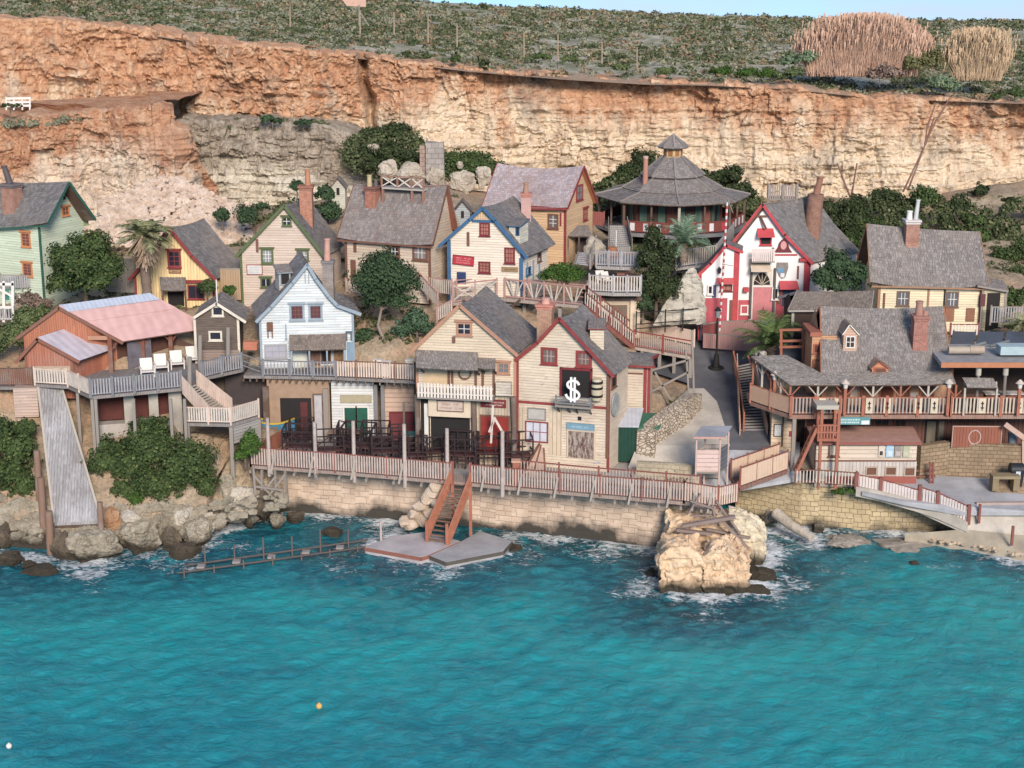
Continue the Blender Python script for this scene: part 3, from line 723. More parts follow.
def eave(name, label, Y0, yaw, D, wall, ev, rd, wm, rm, trim, over=.4, thick=.14, sag=.3, esag=.12, expo=.30, sink=1.0, cat='house', rover=.35, rw=.32, soffit=None, ridge_back=None, bk=None):
    o = H(); u = V((math.cos(R(yaw)), -math.sin(R(yaw)), 0)); d = V((math.sin(R(yaw)), math.cos(R(yaw)), 0)); n = -d
    O = P(wall[0][0], wall[0][1], Y0); F = Face(O, u); b0 = F.px(*wall[1])[0]; zb = F.px(*wall[0])[1]
    G = Face(O + n*over, u, n); E = [G.px(*q) for q in ev]; K = Face(O + d*(D/2), u, n); RD = [K.px(*q) for q in rd]
    root = thing(name, label, cat, F.pt(b0/2, zb) + d*(D/2)); o.root = root; o.F, o.u, o.d, o.n, o.D, o.b0, o.zb = F, u, d, n, D, b0, zb
    A, B = G.pt(*E[0]), G.pt(*E[1]); Dd, C = K.pt(*RD[0]), K.pt(*RD[1])
    rb = MB(); slope(rb, A, B, C, Dd, expo, rw, sb=esag, st=sag, thick=thick); o.front = (A, B, C, Dd)
    A2, B2 = A + d*(D+2*over), B + d*(D+2*over)
    if bk: B2 = hit(bk[0], bk[1], B2, u)
    slope(rb, B2, A2, Dd, C, expo*1.6, rw*2, sb=esag, st=sag, thick=thick)
    o.roof = rb.build('roof', [rm, soffit or DARKW], root)
    def ez(s): t = (s-E[0][0])/(E[1][0]-E[0][0]); return E[0][1]+(E[1][1]-E[0][1])*t
    def rz(s): t = (s-RD[0][0])/(RD[1][0]-RD[0][0]); return RD[0][1]+(RD[1][1]-RD[0][1])*t
    def wtop(s): k = over/(D/2+over); return ez(s)*(1-k)+rz(s)*k - thick - .02
    mb = MB(); ns = 8; fr = []
    for i in range(ns+1):
        s = b0*i/ns; t = (s-E[0][0])/(E[1][0]-E[0][0]); fr.append(F.pt(s, wtop(s) - esag*4*t*(1-t)))
    lo = [F.pt(0, zb-sink), F.pt(b0, zb-sink)]
    mb.poly([lo[0], lo[1]] + fr[::-1])
    def gab(s, flip):
        bt = A2.z if not bk else (B2.z if s > b0/2 else A2.z)
        pl = [F.pt(s, zb-sink), F.pt(s, wtop(s)), F.pt(s, rz(s)-thick)+d*(D/2), F.pt(s, min(wtop(s), bt+.3))+d*D, F.pt(s, zb-sink)+d*D]
        mb.poly(pl if flip else pl[::-1])
    gab(0, False); gab(b0, True)
    mb.poly([lo[1]+d*D, lo[0]+d*D, fr[0]+d*D, fr[-1]+d*D])
    o.wall = mb.build('wall', wm, root)
    tb = MB()
    for p, q in ((B, C), (C, B2), (A, Dd), (Dd, A2)):
        tb.beam(p + u*(.03 if p in (B, C) else -.03) - ZU*.09, q + u*(.03 if p in (B, C) else -.03) - ZU*.09, .05, .22)
    tb.beam(A + n*.03 - ZU*(.10+esag*.6), B + n*.03 - ZU*(.10+esag*.6), .05, .14)
    tb.build('bargeboard', trim, root)
    for s in (0, b0): cb = MB(); F.slab(cb, s-.10, zb-sink, s+.10, wtop(s), -.02, .05); cb.build('corner_board', trim, root)
    q = F.pt(b0, 0); o.side = Face(V((q.x, q.y, 0)), d)
    q = F.pt(0, 0); o.lside = Face(V((q.x, q.y, 0)), -d)
    return o
def onslope(q, px, py):
    a, b, c, d = q; n = (b-a).cross(d-a).normalized(); return hit(px, py, a, n)
def awning(F, r, parent, m, out=.9, drop=.25, posts=0, label=None, pm=None, name='canopy', expo=.25, bot=None):
    """shingled lean-to: r gives its outline in the picture (top edge against the wall, lower edge standing out)"""
    a, c, b, d = F.rect(r); zt = d; 
    G = Face(F.pt(0,0,out), F.u, F.n); aa, cc, bb, dd = G.rect(bot or r)
    mb = MB(); slope(mb, G.pt(aa, cc), G.pt(bb, cc), F.pt(b, zt), F.pt(a, zt), expo, .3, thick=.09, sb=.04, st=.02)
    o = mb.build(name, [m, DARKW], parent, label)
    if posts:
        for s in np.linspace(aa+.12, bb-.12, posts): m2 = MB(); m2.beam(G.pt(s, cc-posts_drop(F, c), -.12), G.pt(s, cc+.05, -.12), .12); m2.build('post', pm or DARKW, o)
    else:
        for s in (aa+.2, bb-.2): m2 = MB(); m2.beam(F.pt(s, cc-.7), G.pt(s, cc+.02, -.1), .09); m2.build('bracket', pm or DARKW, o)
    return o
def posts_drop(F, c): return 2.2
def dormer(parent, Q, front, peak, wm, rm, fm, back=1.6, win=None, wk={}, kind='gable', label=None, yaw=None, n=None):
    """front: px rect of its front face standing on roof slope Q; peak px of its roof"""
    x0, y0, x1, y1 = front; base = onslope(Q, (x0+x1)/2, y1)
    a, b, c, d = Q; h = (b-a).cross(d-a).normalized(); h = h if h.z > 0 else -h
    if yaw is None: nn = V((h.x, h.y, 0)).normalized() if n is None else V(n).normalized()
    else: nn = V((-math.sin(R(yaw)), -math.cos(R(yaw)), 0))
    F = Face(V((base.x, base.y, 0)), V((-nn.y, nn.x, 0)), nn); bk = -nn*back
    s0, t0, s1, t1 = F.rect(front); pk = F.px(*peak) if peak else None
    mb = MB(); pl = [F.pt(s0, t0-.5), F.pt(s1, t0-.5), F.pt(s1, t1)] + ([F.pt(*pk)-ZU*.1] if pk else []) + [F.pt(s0, t1)]
    mb.poly(pl); mb.poly([p+bk for p in pl][::-1]); mb.poly([pl[2], pl[1], pl[1]+bk, pl[2]+bk]); mb.poly([pl[0], pl[-1], pl[-1]+bk, pl[0]+bk])
    o = mb.build('dormer', wm, parent, label)
    rb = MB(); e = .15
    if pk:
        slope(rb, F.pt(s1+e, t1-.1)+nn*e, F.pt(s1+e, t1-.1)+bk, F.pt(*pk)+bk, F.pt(*pk)+nn*e, .22, .25, thick=.07)
        slope(rb, F.pt(s0-e, t1-.1)+bk, F.pt(s0-e, t1-.1)+nn*e, F.pt(*pk)+nn*e, F.pt(*pk)+bk, .22, .25, thick=.07)
    else:
        slope(rb, F.pt(s0-e, t1)+nn*e*1.5, F.pt(s1+e, t1)+nn*e*1.5, F.pt(s1+e, t1+.35)+bk, F.pt(s0-e, t1+.35)+bk, .22, .25, thick=.08)
    rb.build('dormer_roof', [rm, fm], o)
    if win: 
        kw = dict(cols=2, rows=2, fw=.08, sill=False); kw.update(wk); window(F, win, o, fm, **kw)
    return o, F
def lantern(F, x, y, parent, m=None):
    s, t = F.px(x, y); mb = MB(); mb.beam(F.pt(s, t+.25), F.pt(s, t+.25, .3), .05); mb.cyl(F.pt(s, t-.22, .26), F.pt(s, t+.12, .26), .11, .16, 6); mb.cyl(F.pt(s, t+.12, .26), F.pt(s, t+.26, .26), .2, .04, 6)
    return mb.build('lantern', m or plain((.06,.05,.05), .5), parent)
# ---- palettes
RED = plain((.25,.05,.05), .7, .4, name='red_paint'); BRED = plain((.43,.065,.075), .7, .35, name='bright_red_paint'); BRN = plain((.17,.085,.06), .7, name='brown_paint'); WHITE = plain((.66,.64,.60), .7, .2, name='white_paint'); ORNG = plain((.40,.22,.15), .7, name='tan_orange_paint')
DGRN = plain((.035,.10,.075), .6, name='dark_green_paint'); GRN = plain((.10,.13,.06), .6, name='olive_paint'); BLUE = plain((.05,.125,.24), .6, .3, name='blue_paint'); GREYP = plain((.30,.31,.33), .7, name='grey_paint'); BLACK = plain((.02,.018,.018), .7, name='black_paint_opening_shade'); PINKB = plain((.52,.30,.25), .9, .3, name='pink_plaster')  # BLACK also covers flat opening panels, painting the shade inside them
DRED = plain((.17,.03,.035), .6, name='dark_red_paint')
CREAM = boards((.62,.52,.39), .19, wear=.45, wcol=(.44,.35,.28)); CREAM2 = boards((.64,.55,.43), .2, wear=.55, wcol=(.42,.34,.28)); TERRA = plain((.42,.20,.12), .85, name='clay_pot')
POTP = plain((.48,.26,.20), .85, name='clay_pot')
NB = brick((.34,.13,.08)); NBP = brick((.42,.22,.17), (.46,.36,.30)); GBR = brick((.22,.20,.20)); OBR = brick((.42,.21,.12))
# ================================================ the houses
# cream front house with the picket balcony
h = gable('balcony_house', 'cream timber house with tan trim and a white picket balcony, on the seafront', 109.5, 10, 6.2, [(418.5,455),(515,456)], [(410.5,351),(460.5,303),(518,353)], CREAM, GREYB, ORNG, dyaw=15, sag=.2)
F = h.F; r = h.root
window(F, (458.5,324,470,333.5), r, ORNG, 2, 2, .16, head=True, sash=WHITE)
window(F, (499,364,508,372), r, ORNG, 2, 2, .14, head=True, pane=plain((.16,.17,.18), .2, name='window_glass'))
awning(F, (416,351,478,369), r, GREYW, 1.5, label='wide grey shingle canopy')
awning(F, (478,358,495.5,368), r, GREYW, 1.3)
b = MB(); a, c, bb, d_ = F.rect((421,382,496,394))
F.slab(b, a, c-.12, bb, c, 0, 1.25)
bal = b.build('balcony', OLDW, r)
mb = MB(); x = a+.03
while x < bb-.1:
    F.slab(mb, x, c, x+.15, c+1.0+random.uniform(-.04,.04), 1.19, 1.23); x += .235
F.slab(mb, a, c+.25, bb, c+.33, 1.14, 1.188); F.slab(mb, a, c+.75, bb, c+.83, 1.14, 1.188)
mb.build('pickets', plain((.66,.61,.55), .8, name='white_paint'), bal)
panel(F, (497,381,512,394), r, boards((.60,.55,.46), .2, wear=.6), 'panel', 0, .5)
for q, m_ in (((448,370,450,394), BRN), ((451.5,370,453.5,394), BRN), ((475,369,477,394), BRN), ((482,369,484,394), BRN), ((493,368,495,394), BRN)): panel(F, q, r, m_, 'post', .0, .12)
panel(F, (423,371,447,393), r, plain((.58,.44,.28), .8, name='tan_plaster'), 'panel', 0, .03)
mb = MB(); s, t = F.px(465,373)
for k in range(14):
    a1, a2 = 2*math.pi*k/14, 2*math.pi*(k+1)/14; mb.beam(F.pt(s+.42*math.cos(a1), t+.42*math.sin(a1), .1), F.pt(s+.42*math.cos(a2), t+.42*math.sin(a2), .1), .09)
mb.build('ship_wheel', BRN, r)
panel(F, (430,395,472,415), r, plain((.60,.50,.38), .8, name='cream_plaster'), 'sign_fascia', 0, .55)
F3 = Face(F.pt(0,0,.56), F.u, F.n); signboard(F3, (438,401,463,410.5), r, plain((.52,.42,.36), .8, name='pale_board'), BRN, plain((.33,.22,.18), .8, name='faded_ink'), 2, 3, 'faded sign with worn lettering')
panel(F, (431,416,470,450), r, BLACK, 'entrance', .0, .02); panel(F, (421,394,430,455), r, BLACK, 'entrance', .0, .02)
panel(F, (425,403,429,455), r, plain((.62,.60,.56), .8, name='white_paint'), 'post', .0, .2)
signboard(F, (481.5,400,505.5,406.5), r, DRED, None, plain((.55,.48,.42), .8, name='pale_ink'), 2, 8, 'dark red sign with two worn lines')
panel(F, (478,395,513,455), r, boards((.46,.38,.29), .22, True, .5), 'panel', 0, .02)
door(F, (481.5,416.5,508.5,455), r, plain((.26,.035,.03), .7, .4, name='red_paint'), BRN, 'wide red door')
for q in ((471,394,477.5,456), (415.5,394,420.5,456), (512,396,516,456)):
    a, c, bb, d_ = F.rect(q); mb = MB(); mb.tube([F.pt((a+bb)/2, c-.5, .2), F.pt((a+bb)/2+.05, (c+d_)/2, .22), F.pt((a+bb)/2-.03, d_, .2)], [.24,.2,.22], 8); mb.build('tree_trunk_post', wood((.16,.12,.10)), r)
mb = MB(); s, t = F.px(454,339); F.slab(mb, s-.1, t-.25, s+.1, t+.2, 0, .14); mb.build('wall_lamp', BRN, r)
# cream house with the dollar sign
h = gable('dollar_house', 'cream timber house with red trim and a big white dollar sign on its balcony', 108.6, 16, 4.2, [(517.5,457),(608,458)], [(516.5,358),(538.7,340.5),(560.6,316),(614.5,374)], CREAM2, GREYB, RED, dyaw=22, sag=.25, over=.35)
F = h.F; r = h.root
window(F, (543.5,350,555,362), r, RED, 3, 2, .18, sash=plain((.42,.33,.29), .7), pane=plain((.16,.12,.11), .3, name='curtained_glass'))
window(F, (578.5,353.5,589.5,364.5), r, RED, 3, 2, .18, sash=plain((.42,.30,.27), .7), pane=plain((.17,.12,.11), .3, name='curtained_glass'))
panel(F, (562,370,590.5,398), r, BLACK, 'balcony_opening', 0, .03)
mb = MB(); a, c, bb, d_ = F.rect((560,368,592.5,398))
for q in ((a,c,a+.16,d_), (bb-.16,c,bb,d_), (a,d_-.16,bb,d_)): F.slab(mb, *q, 0, .10)
mb.build('opening_frame', DRED, r)
a, c, bb, d_ = F.rect((558.5,395,594.5,404)); mb = MB(); F.slab(mb, a, c-.05, bb, c+.08, 0, 1.0)
bal = mb.build('balcony', OLDW, r); mb = MB()
for k in range(3): F.slab(mb, a, c+.2+.22*k, bb, c+.31+.22*k, .95, 1.0)
for s in (a, (a+bb)/2-.05, bb-.1): F.slab(mb, s, c+.08, s+.1, c+.8, .90, .948)
mb.build('balcony_rail', GREYWD, bal)
for s in (a+.1, a+.85, a+1.4, bb-.2): mb = MB(); mb.beam(F.pt(s, c-.65), F.pt(s, c-.05, .8), .08); mb.build('bracket', DARKW, bal)
# the dollar sign itself, two uprights and an S
s0, t0, s1, t1 = F.rect((569,373.5,584.5,398)); sx, sy = (s0+s1)/2, (t0+t1)/2; hw, hh = (s1-s0)/2, (t1-t0)/2
mb = MB(); path = []
S = [(.78,.42),(.62,.60),(.25,.72),(-.25,.70),(-.62,.55),(-.68,.32),(-.45,.14),(0,.02),(.45,-.10),(.78,-.30),(.80,-.52),(.55,-.70),(.15,-.80),(-.35,-.78),(-.72,-.62),(-.90,-.40)]
def cr(p0, p1, p2, p3, t): return tuple(.5*((2*b)+(-a+c)*t+(2*a-5*b+4*c-d)*t*t+(-a+3*b-3*c+d)*t**3) for a, b, c, d in zip(p0, p1, p2, p3))
for i in range(len(S)-1):
    p0, p3 = S[max(i-1,0)], S[min(i+2,len(S)-1)]
    for k in range(4): path.append(cr(p0, S[i], S[i+1], p3, k/4))
path.append(S[-1])
for p, q in zip(path[:-1], path[1:]): mb.beam(F.pt(sx+p[0]*hw, sy+p[1]*hh, 1.12), F.pt(sx+q[0]*hw, sy+q[1]*hh, 1.12), .15, .12, up=F.n)
for k in (-.22, .24): F.slab(mb, sx+k*hw-.065, sy-hh, sx+k*hw+.065, sy+hh, 1.04, 1.19)
mb.build('dollar_sign', plain((.80,.80,.80), .5, .1, name='white_paint'), r)
panel(F, (518,403.5,607.5,406), r, RED, 'trim_band', 0, .06)
window(F, (528.5,409,545,419), r, OLDW, 1, 1, .08, pane=plain((.42,.40,.37), .6, name='boarded_pane'), sill=False)
window(F, (526.5,422.5,547,441), r, RED, 3, 2, .09, pane=plain((.52,.54,.60), .3, name='whitewashed_glass'), sill=False)
panel(F, (518,407,525,455), r, boards((.58,.48,.35), .2, True, .4), 'panel', 0, .03); panel(F, (549,407,562,455), r, boards((.58,.48,.35), .3, True, .4), 'panel', 0, .03)
t = NT('peeling_paint'); pos = t.pos(); PEEL = t.out(t.mix(t.ramp(t.noise(2.6, t.scale(pos, (2.2,2.2,.5)), 8, .8, .4), [(.45, (0,)*3), (.56, (1,)*3)]), (.11,.06,.05), (.34,.30,.26)), .8)
door(F, (568.5,431.5,594,458), r, PEEL, CREAMW, 'double door with peeling brown and white paint')
signboard(F, (567.5,424,594,429), r, plain((.17,.30,.38), .7, name='blue_board'), None, plain((.34,.46,.54), .7, name='pale_blue_ink'), 1, 4, 'blue sign over the door')
panel(F, (578,416.5,581.5,420), r, BLACK, 'vent', .01, .06)
mb = MB(); s, t_ = F.px(598,388); mb.cyl(F.pt(s, t_-.75, .35), F.pt(s, t_-.05, .35), .36, .40, 12); mb.cyl(F.pt(s, t_-.05, .35), F.pt(s, t_+.75, .35), .40, .34, 12); b = mb.build('hanging_barrel', plain((.50,.44,.32), .6, name='cream_paint'), r)
for k in (-.45, .1, .5): mb = MB(); mb.cyl(F.pt(s, t_+k-.08, .35), F.pt(s, t_+k+.08, .35), .42, .42, 12); mb.build('barrel_hoop', BLACK, b)
panel(F, (606.5,374,609.5,458), r, BRN, 'corner_post', -.05, .10)
Q = h.slopes[-1]
dormer(r, Q, (590,328,604,343), None, boards((.60,.52,.40), .2, wear=.3), GREYB, RED, back=1.7, yaw=4)
bse = P(545.5, 333, 111.5); chimney(r, bse, 2.0, 1.05, OBR, plain((.50,.22,.17), .8, name='pink_cap'), [(0,.3,.35,PINKB,0)], sink=2.5, yaw=R(12))
a, c, bb, d_ = h.side.rect((611,393,617.5,416)); mb = MB(); c0 = h.side.pt((a+bb)/2, (c+d_)/2, .05); N_ = h.side.n
ang = [2*math.pi*k/20 for k in range(20)]; rim = [c0 + h.side.u*(math.cos(q)*.8) + ZU*(math.sin(q)*.85) for q in ang]; mb.mesh(rim + [p+N_*.08 for p in rim], [tuple(range(20,40))] + [(k, (k+1)%20, 20+(k+1)%20, 20+k) for k in range(20)])
mb.build('oval_sign', plain((.36,.37,.36), .7, .6, name='faded_sign'), r, 'faded oval sign on the side wall')
window(h.side, (611.5,377,615.5,386), r, BRN, 1, 1, .1, pane=BLACK)
# side wing behind it
h2 = eave('side_wing', 'small cream shed wing with red trim behind the dollar sign house', 112.0, 10, 3, [(619,424),(648,424)], [(616,364),(654,366)], [(624,352),(652,357)], CREAM2, GREYB, RED, sag=.03, esag=0, cat='annex')
panel(h2.F, (643.5,366,646.5,424), h2.root, RED, 'corner_post', 0, .08); panel(h2.F, (621,372.5,643,374), h2.root, BRN, 'rail', 0, .06)
h3 = H(); F = Face(P(608.5,456,108.9), V((1,-.05,0))); root = thing('bin_shed', 'dark green corrugated shed with a white tin roof beside the dollar sign house', 'shed', F.pt(1,0)); 
a, c, bb, d_ = F.rect((609,427,637,455)); mb = MB(); F.slab(mb, a, c-.5, bb, d_, -1.9, 0); mb.build('wall', corrug((.012,.05,.035), .25), root)
mb = MB(); mb.hexa([F.pt(a-.1,d_+.02,.15), F.pt(bb+.1,d_+.02,.15), F.pt(bb+.5,d_+.75,-2.2), F.pt(a+.5,d_+.75,-2.2), F.pt(a-.1,d_+.09,.15), F.pt(bb+.1,d_+.09,.15), F.pt(bb+.5,d_+.82,-2.2), F.pt(a+.5,d_+.82,-2.2)]); mb.build('roof', corrug((.46,.48,.52), .3), root)
# pale blue house
BLUEW = boards((.60,.645,.66), .2, wear=.25, wcol=(.36,.40,.42)); BLUET = plain((.27,.33,.38), .7, name='blue_grey_paint')
h = gable('blue_house', 'pale blue timber house with a steep flared grey roof, above the upper deck', 117, -6, 5.2, [(262,368),(354,368)], [(256.5,319.5),(271,305),(292.5,281),(307.5,262.5),(316,277),(329,294.5),(337.5,303.5),(360.5,312)], BLUEW, shingle((.25,.245,.25), .35, name='roof_shingles'), BLUET, dyaw=-13, sag=.15, over=.35)
F = h.F; r = h.root; DPANE = plain((.10,.04,.05), .3, name='curtained_glass')
window(F, (291.5,306,302.5,318.5), r, BLUET, 3, 3, .16, pane=DPANE, head=True, sash=BRN); window(F, (310.5,306,320.5,318), r, BLUET, 3, 3, .16, pane=DPANE, head=True, sash=BRN)
s, t_ = F.px(270,326); mb = MB(); F.slab(mb, s-.22, t_-.3, s+.22, t_+.3, 0, .3); F.slab(mb, s-.2, t_-.85, s-.12, t_-.3, .1, .2); F.slab(mb, s+.12, t_-.85, s+.2, t_-.3, .1, .2); mb.build('meter_box', BRN, r)
mb = MB(); s, t_ = F.px(286,332); F.slab(mb, s-.05, t_-.6, s+.05, t_+.6, 0, .1); F.slab(mb, s-.1, t_-.6, s+.1, t_-.5, 0, .12); mb.build('wall_bracket', BLUET, r)
s, t_ = F.px(307,278); mb = MB(); F.slab(mb, s-.16, t_-.4, s-.10, t_+.5, 0, .1); F.slab(mb, s+.10, t_-.4, s+.16, t_+.5, 0, .1); mb.build('gable_bracket', BLUET, r)
awning(F, (289.5,334,346,349.5), r, BROWNSH, 1.5, posts=4, pm=BLUET, label='mossy brown shingle canopy')
window(F, (266,346,285.5,357), r, GREYP, 3, 2, .12, pane=plain((.36,.36,.42), .3, name='curtained_glass'))
panel(F, (291,349,307,368), r, plain((.56,.58,.52), .8, name='pale_panel'), 'panel', 0, .05); door(F, (309,349,319,368), r, plain((.14,.08,.06), .7, name='brown_paint'), BRN); window(F, (322,351,330,361), r, BRN, 1, 1, .1, pane=BLACK); door(F, (334,349,343,368), r, plain((.20,.12,.06), .7, name='brown_paint'), BLUET)
panel(F, (347,342,354.5,368), r, plain((.20,.30,.40), .7, name='blue_paint'), 'panel', 0, .06)
s, t_ = F.px(349,336); mb = MB(); F.slab(mb, s-.22, t_-.3, s-.12, t_+.3, .02, .2); F.slab(mb, s+.12, t_-.3, s+.22, t_+.3, .02, .2); F.slab(mb, s-.25, t_+.3, s+.25, t_+.38, 0, .25); mb.build('wall_shelf', plain((.10,.12,.15), .7, name='dark_paint'), r)
bse = P(328.5, 283, 119.5); chimney(r, bse, 1.6, .82, GBR, plain((.20,.19,.19), .9), [(-.05,.24,1.6,PINKB,.05)], sink=3)
dormer(r, h.slopes[1], (279,272,290.5,284), None, boards((.52,.50,.46), .2), GREYW, BLUET, back=1.5, yaw=-20, win=(281,273.5,289,284), wk=dict(cols=1, rows=1, pane=BLACK))
# dark brown hut
h = gable('brown_hut', 'small dark brown shingled hut with white framed windows beside the barn deck', 117, 0, 3.6, [(197.5,378),(240.5,378)], [(195,315.5),(217,301.5),(246,320)], boards((.10,.075,.06), .14, wear=.5, wcol=(.17,.14,.12)), GREYW, plain((.62,.57,.48), .8, name='cream_paint'), dyaw=-4, sag=.1, bw=.2)
F = h.F; r = h.root; CRP = plain((.60,.56,.48), .8, name='cream_paint')
window(F, (213.5,307.5,222,314.5), r, CRP, 1, 1, .13); window(F, (210.5,332.5,220.5,339), r, CRP, 1, 1, .13)
mb = MB(); p = F.pt(*F.px(217,301)) + h.d*.1; mb.cyl(p-ZU*.2, p+ZU*1.6, .06, .05, 6); mb.build('finial', WHITE, r)
panel(F, (199,350,240,378), r, boards((.25,.19,.16), .2, wear=.4), 'panel', 0, .06)
# ---- orange barn with its open sided hall
METAL = corrug((.56,.36,.34), .8); METALB = corrug((.42,.47,.56), .35); ORW = boards((.42,.17,.10), .17, True, .4, (.26,.12,.09)); ORB = boards((.38,.14,.09), .2, True, .3)
h = gable('orange_barn', 'orange board barn with a long pale pink metal roof, open on its deck side', 114.3, 0, 7.1, [(22,396),(112,396)], [(10,342),(59,306),(123,341)], ORW, METAL, plain((.20,.10,.075), .8, name='brown_paint'), dyaw=52, sag=.0, over=.15, expo=30, rw=30, walls=False, soffit=plain((.32,.17,.13), .9, name='brown_paint'))
F = h.F; r = h.root; d = h.d; L = h.L
mb = MB(); t0 = h.zb-.6; s0, s1 = F.px(24,341)[0], F.px(112,341)[0]; sp, tp = F.px(59,309); sw = F.px(88,341)[0]
fr = [F.pt(s0,t0), F.pt(sw,t0), F.pt(sw,h.top(sw)-.05), F.pt(sp,tp), F.pt(s0,h.top(s0)-.05)]
mb.poly(fr); q = [p+d*L for p in fr]; mb.poly(q[::-1]); mb.poly([fr[0], fr[4], q[4], q[0]]); w2 = fr[1]+d*2.2; mb.poly([fr[2], fr[1], w2, V((w2.x, w2.y, fr[2].z))]); mb.build('wall', ORW, r)
pl = F.rect((88,336,112,346)); mb = MB(); F.slab(mb, sw, h.top(s1)-.25, s1, h.top(s1)+.05, -.02, .05); mb.build('tie_beam', ORNG, r)
lo = F.pt(s1-.15, 0); DKR = wood((.22,.09,.06))
bw0, bw1 = F.pt(sw, 8.7)+d*2.2, F.pt(sw, 8.7)+d*L; mb = MB(); mb.hexa([bw0, bw1, bw1+V((-.1,.1,0)), bw0+V((-.1,.1,0)), bw0+ZU*3.2, bw1+ZU*3.2, bw1+V((-.1,.1,3.2)), bw0+V((-.1,.1,3.2))]); mb.build('inner_shade_panel', plain((.09,.045,.035), .9, name='dark_interior'), r); mb = MB(); q0, q1 = F.pt(sw, 8.7)+d*(L-.1), F.pt(s1, 8.7)+d*(L-.1); mb.hexa([q0, q1, q1+V((0,.1,0)), q0+V((0,.1,0)), q0+ZU*2.2, q1+ZU*1.5, q1+V((0,.1,1.5)), q0+V((0,.1,2.2))]); mb.build('back_wall', plain((.10,.06,.05), .9, name='dark_interior'), r)  # dark panels added so the open barn's inside reads as shaded
for k, f in enumerate((0, .36, .68, 1)):
    p = lo + d*(L*f); mb = MB(); zt = F.pt(s1, h.top(s1)).z; mb.beam(V((p.x,p.y,8.6)), V((p.x,p.y,zt-.05)), .3)
    dd = d*.9; mb.beam(V((p.x,p.y,zt-1.1)), V((p.x,p.y,zt-.1))+dd, .13); 
    if k: mb.beam(V((p.x,p.y,zt-1.1)), V((p.x,p.y,zt-.1))-dd, .13)
    mb.build('post', DKR, r)
mb = MB(); mb.beam(V((lo.x,lo.y,zt-.12)), V((lo.x,lo.y,zt-.12))+d*L, .2); mb.build('roof_beam', DKR, r)
panel(Face(lo+d*1.3, d), (0, 8.7, 1.9, 11.4), r, plain((.14,.13,.15), .8, .5, name='mesh_screen'), 'screen', 0, .05, local=True)
mb = MB(); z_ = F.pt(*F.px(59,306)).z; p = F.pt(*F.px(59,306)); q2 = p + d*(L+.1); off = V((.25,.5,0)); mb.hexa([p+ZU*.02, p+ZU*.03+V((.7,-.2,-.42)), q2+ZU*.03+V((.7,-.2,-.42)), q2+ZU*.02, p+ZU*.09, p+ZU*.10+V((.7,-.2,-.42)), q2+ZU*.10+V((.7,-.2,-.42)), q2+ZU*.09]); mb.build('ridge_sheet', METALB, r)
h = gable('barn_porch', 'small orange gabled porch with a lilac metal roof in front of the barn', 111.9, 0, 5.0, [(28,385),(74,385)], [(17,360),(38.3,336.5),(80,359.5)], ORB, corrug((.52,.48,.53), .8), plain((.22,.10,.07), .8, name='brown_paint'), dyaw=24, sag=0, over=.35, expo=30, rw=30, cat='porch')
F = h.F; r = h.root
panel(F, (31,366,71,386), r, plain((.40,.31,.24), .8, name='pale_boards'), 'door_surround', 0, .05)
for q in ((33.5,368,42,386), (44,368,52,386), (54,368,61,386), (63,368,70,386)): panel(F, q, r, plain((.50,.42,.33) if q[0] < 50 else (.58,.50,.40), .8, .4, name='pale_boards'), 'door', .05, .10)
# ---- yellow house behind
YEL = boards((.80,.61,.33), .24, True, .25, (.45,.30,.14))
h = gable('yellow_house', 'yellow board house with red trim and a dark grey roof, behind the palm', 126, 3, 4.0, [(137,306),(214.5,306)], [(130.5,277.5),(148,258),(170,225.5),(193,254),(217,278)], YEL, GREYB, RED, dyaw=26, sag=.2, over=.4)
F = h.F; r = h.root
window(F, (169.5,252,179,265.5), r, RED, 2, 3, .16, head=True); signboard(F, (169.5,269.5,180.5,272.5), r, plain((.35,.24,.13), .8, name='wood_board'), DRED, plain((.10,.05,.03), .8), 1, 5)
awning(F, (160,277,186,290), r, GREYW, 1.6, posts=2); panel(F, (168,289,184,306), r, BLACK, 'doorway', 0, .03); window(F, (189,286,203,298), r, RED, 2, 1, .1)
panel(F, (186,280,203,282.5), r, RED, 'window_head', 0, .3)
# ---- green house at the left edge
GRW = boards((.54,.62,.48), .2, wear=.25, wcol=(.40,.44,.30)); 
h = eave('green_house', 'pale green two storey timber house with dark green trim at the left edge', 130, 27, 5.0, [(-50,288),(43.7,289)], [(-52,229),(47.5,222.5)], [(-36,184),(69,181.5)], GRW, GREYB, DGRN, sag=.05, esag=.25, bk=(95.5,219))
F = h.F; r = h.root; WN = plain((.14,.07,.05), .3, name='curtained_glass'); ORH = plain((.52,.22,.10), .7, name='orange_paint')
for q in ((22.5,233.5,29.5,245.5), (24,264,31.5,275)): window(F, q, r, ORH, 2, 4, .12, pane=WN, head=True, sash=plain((.42,.15,.12), .6))
window(F, (-12,234,-5,246), r, ORH, 2, 4, .12, pane=WN, head=True)
window(h.side, (62.5,207.5,68,214.5), r, ORH, 2, 2, .1, pane=WN, head=True); panel(h.side, (63,196,65.5,199.5), r, DGRN, 'vent', 0, .06); window(h.side, (83,212,87,224), r, plain((.30,.36,.20), .7), 1, 1, .08, pane=plain((.30,.33,.18), .5))
bse = onslope(h.front, 12.5, 202); chimney(r, bse, 1.35, 1.15, NB, plain((.16,.14,.14), .9), [(-.1,.25,1.35,plain((.09,.08,.085), .6),-.35)], sink=1, yaw=R(27))
p = onslope(h.front, 14, 228); mb = MB(); mb.cyl(P(14,229,127.5), P(19.5,283,127.5), .05, .05, 6); mb.build('drainpipe', GREYP, r)
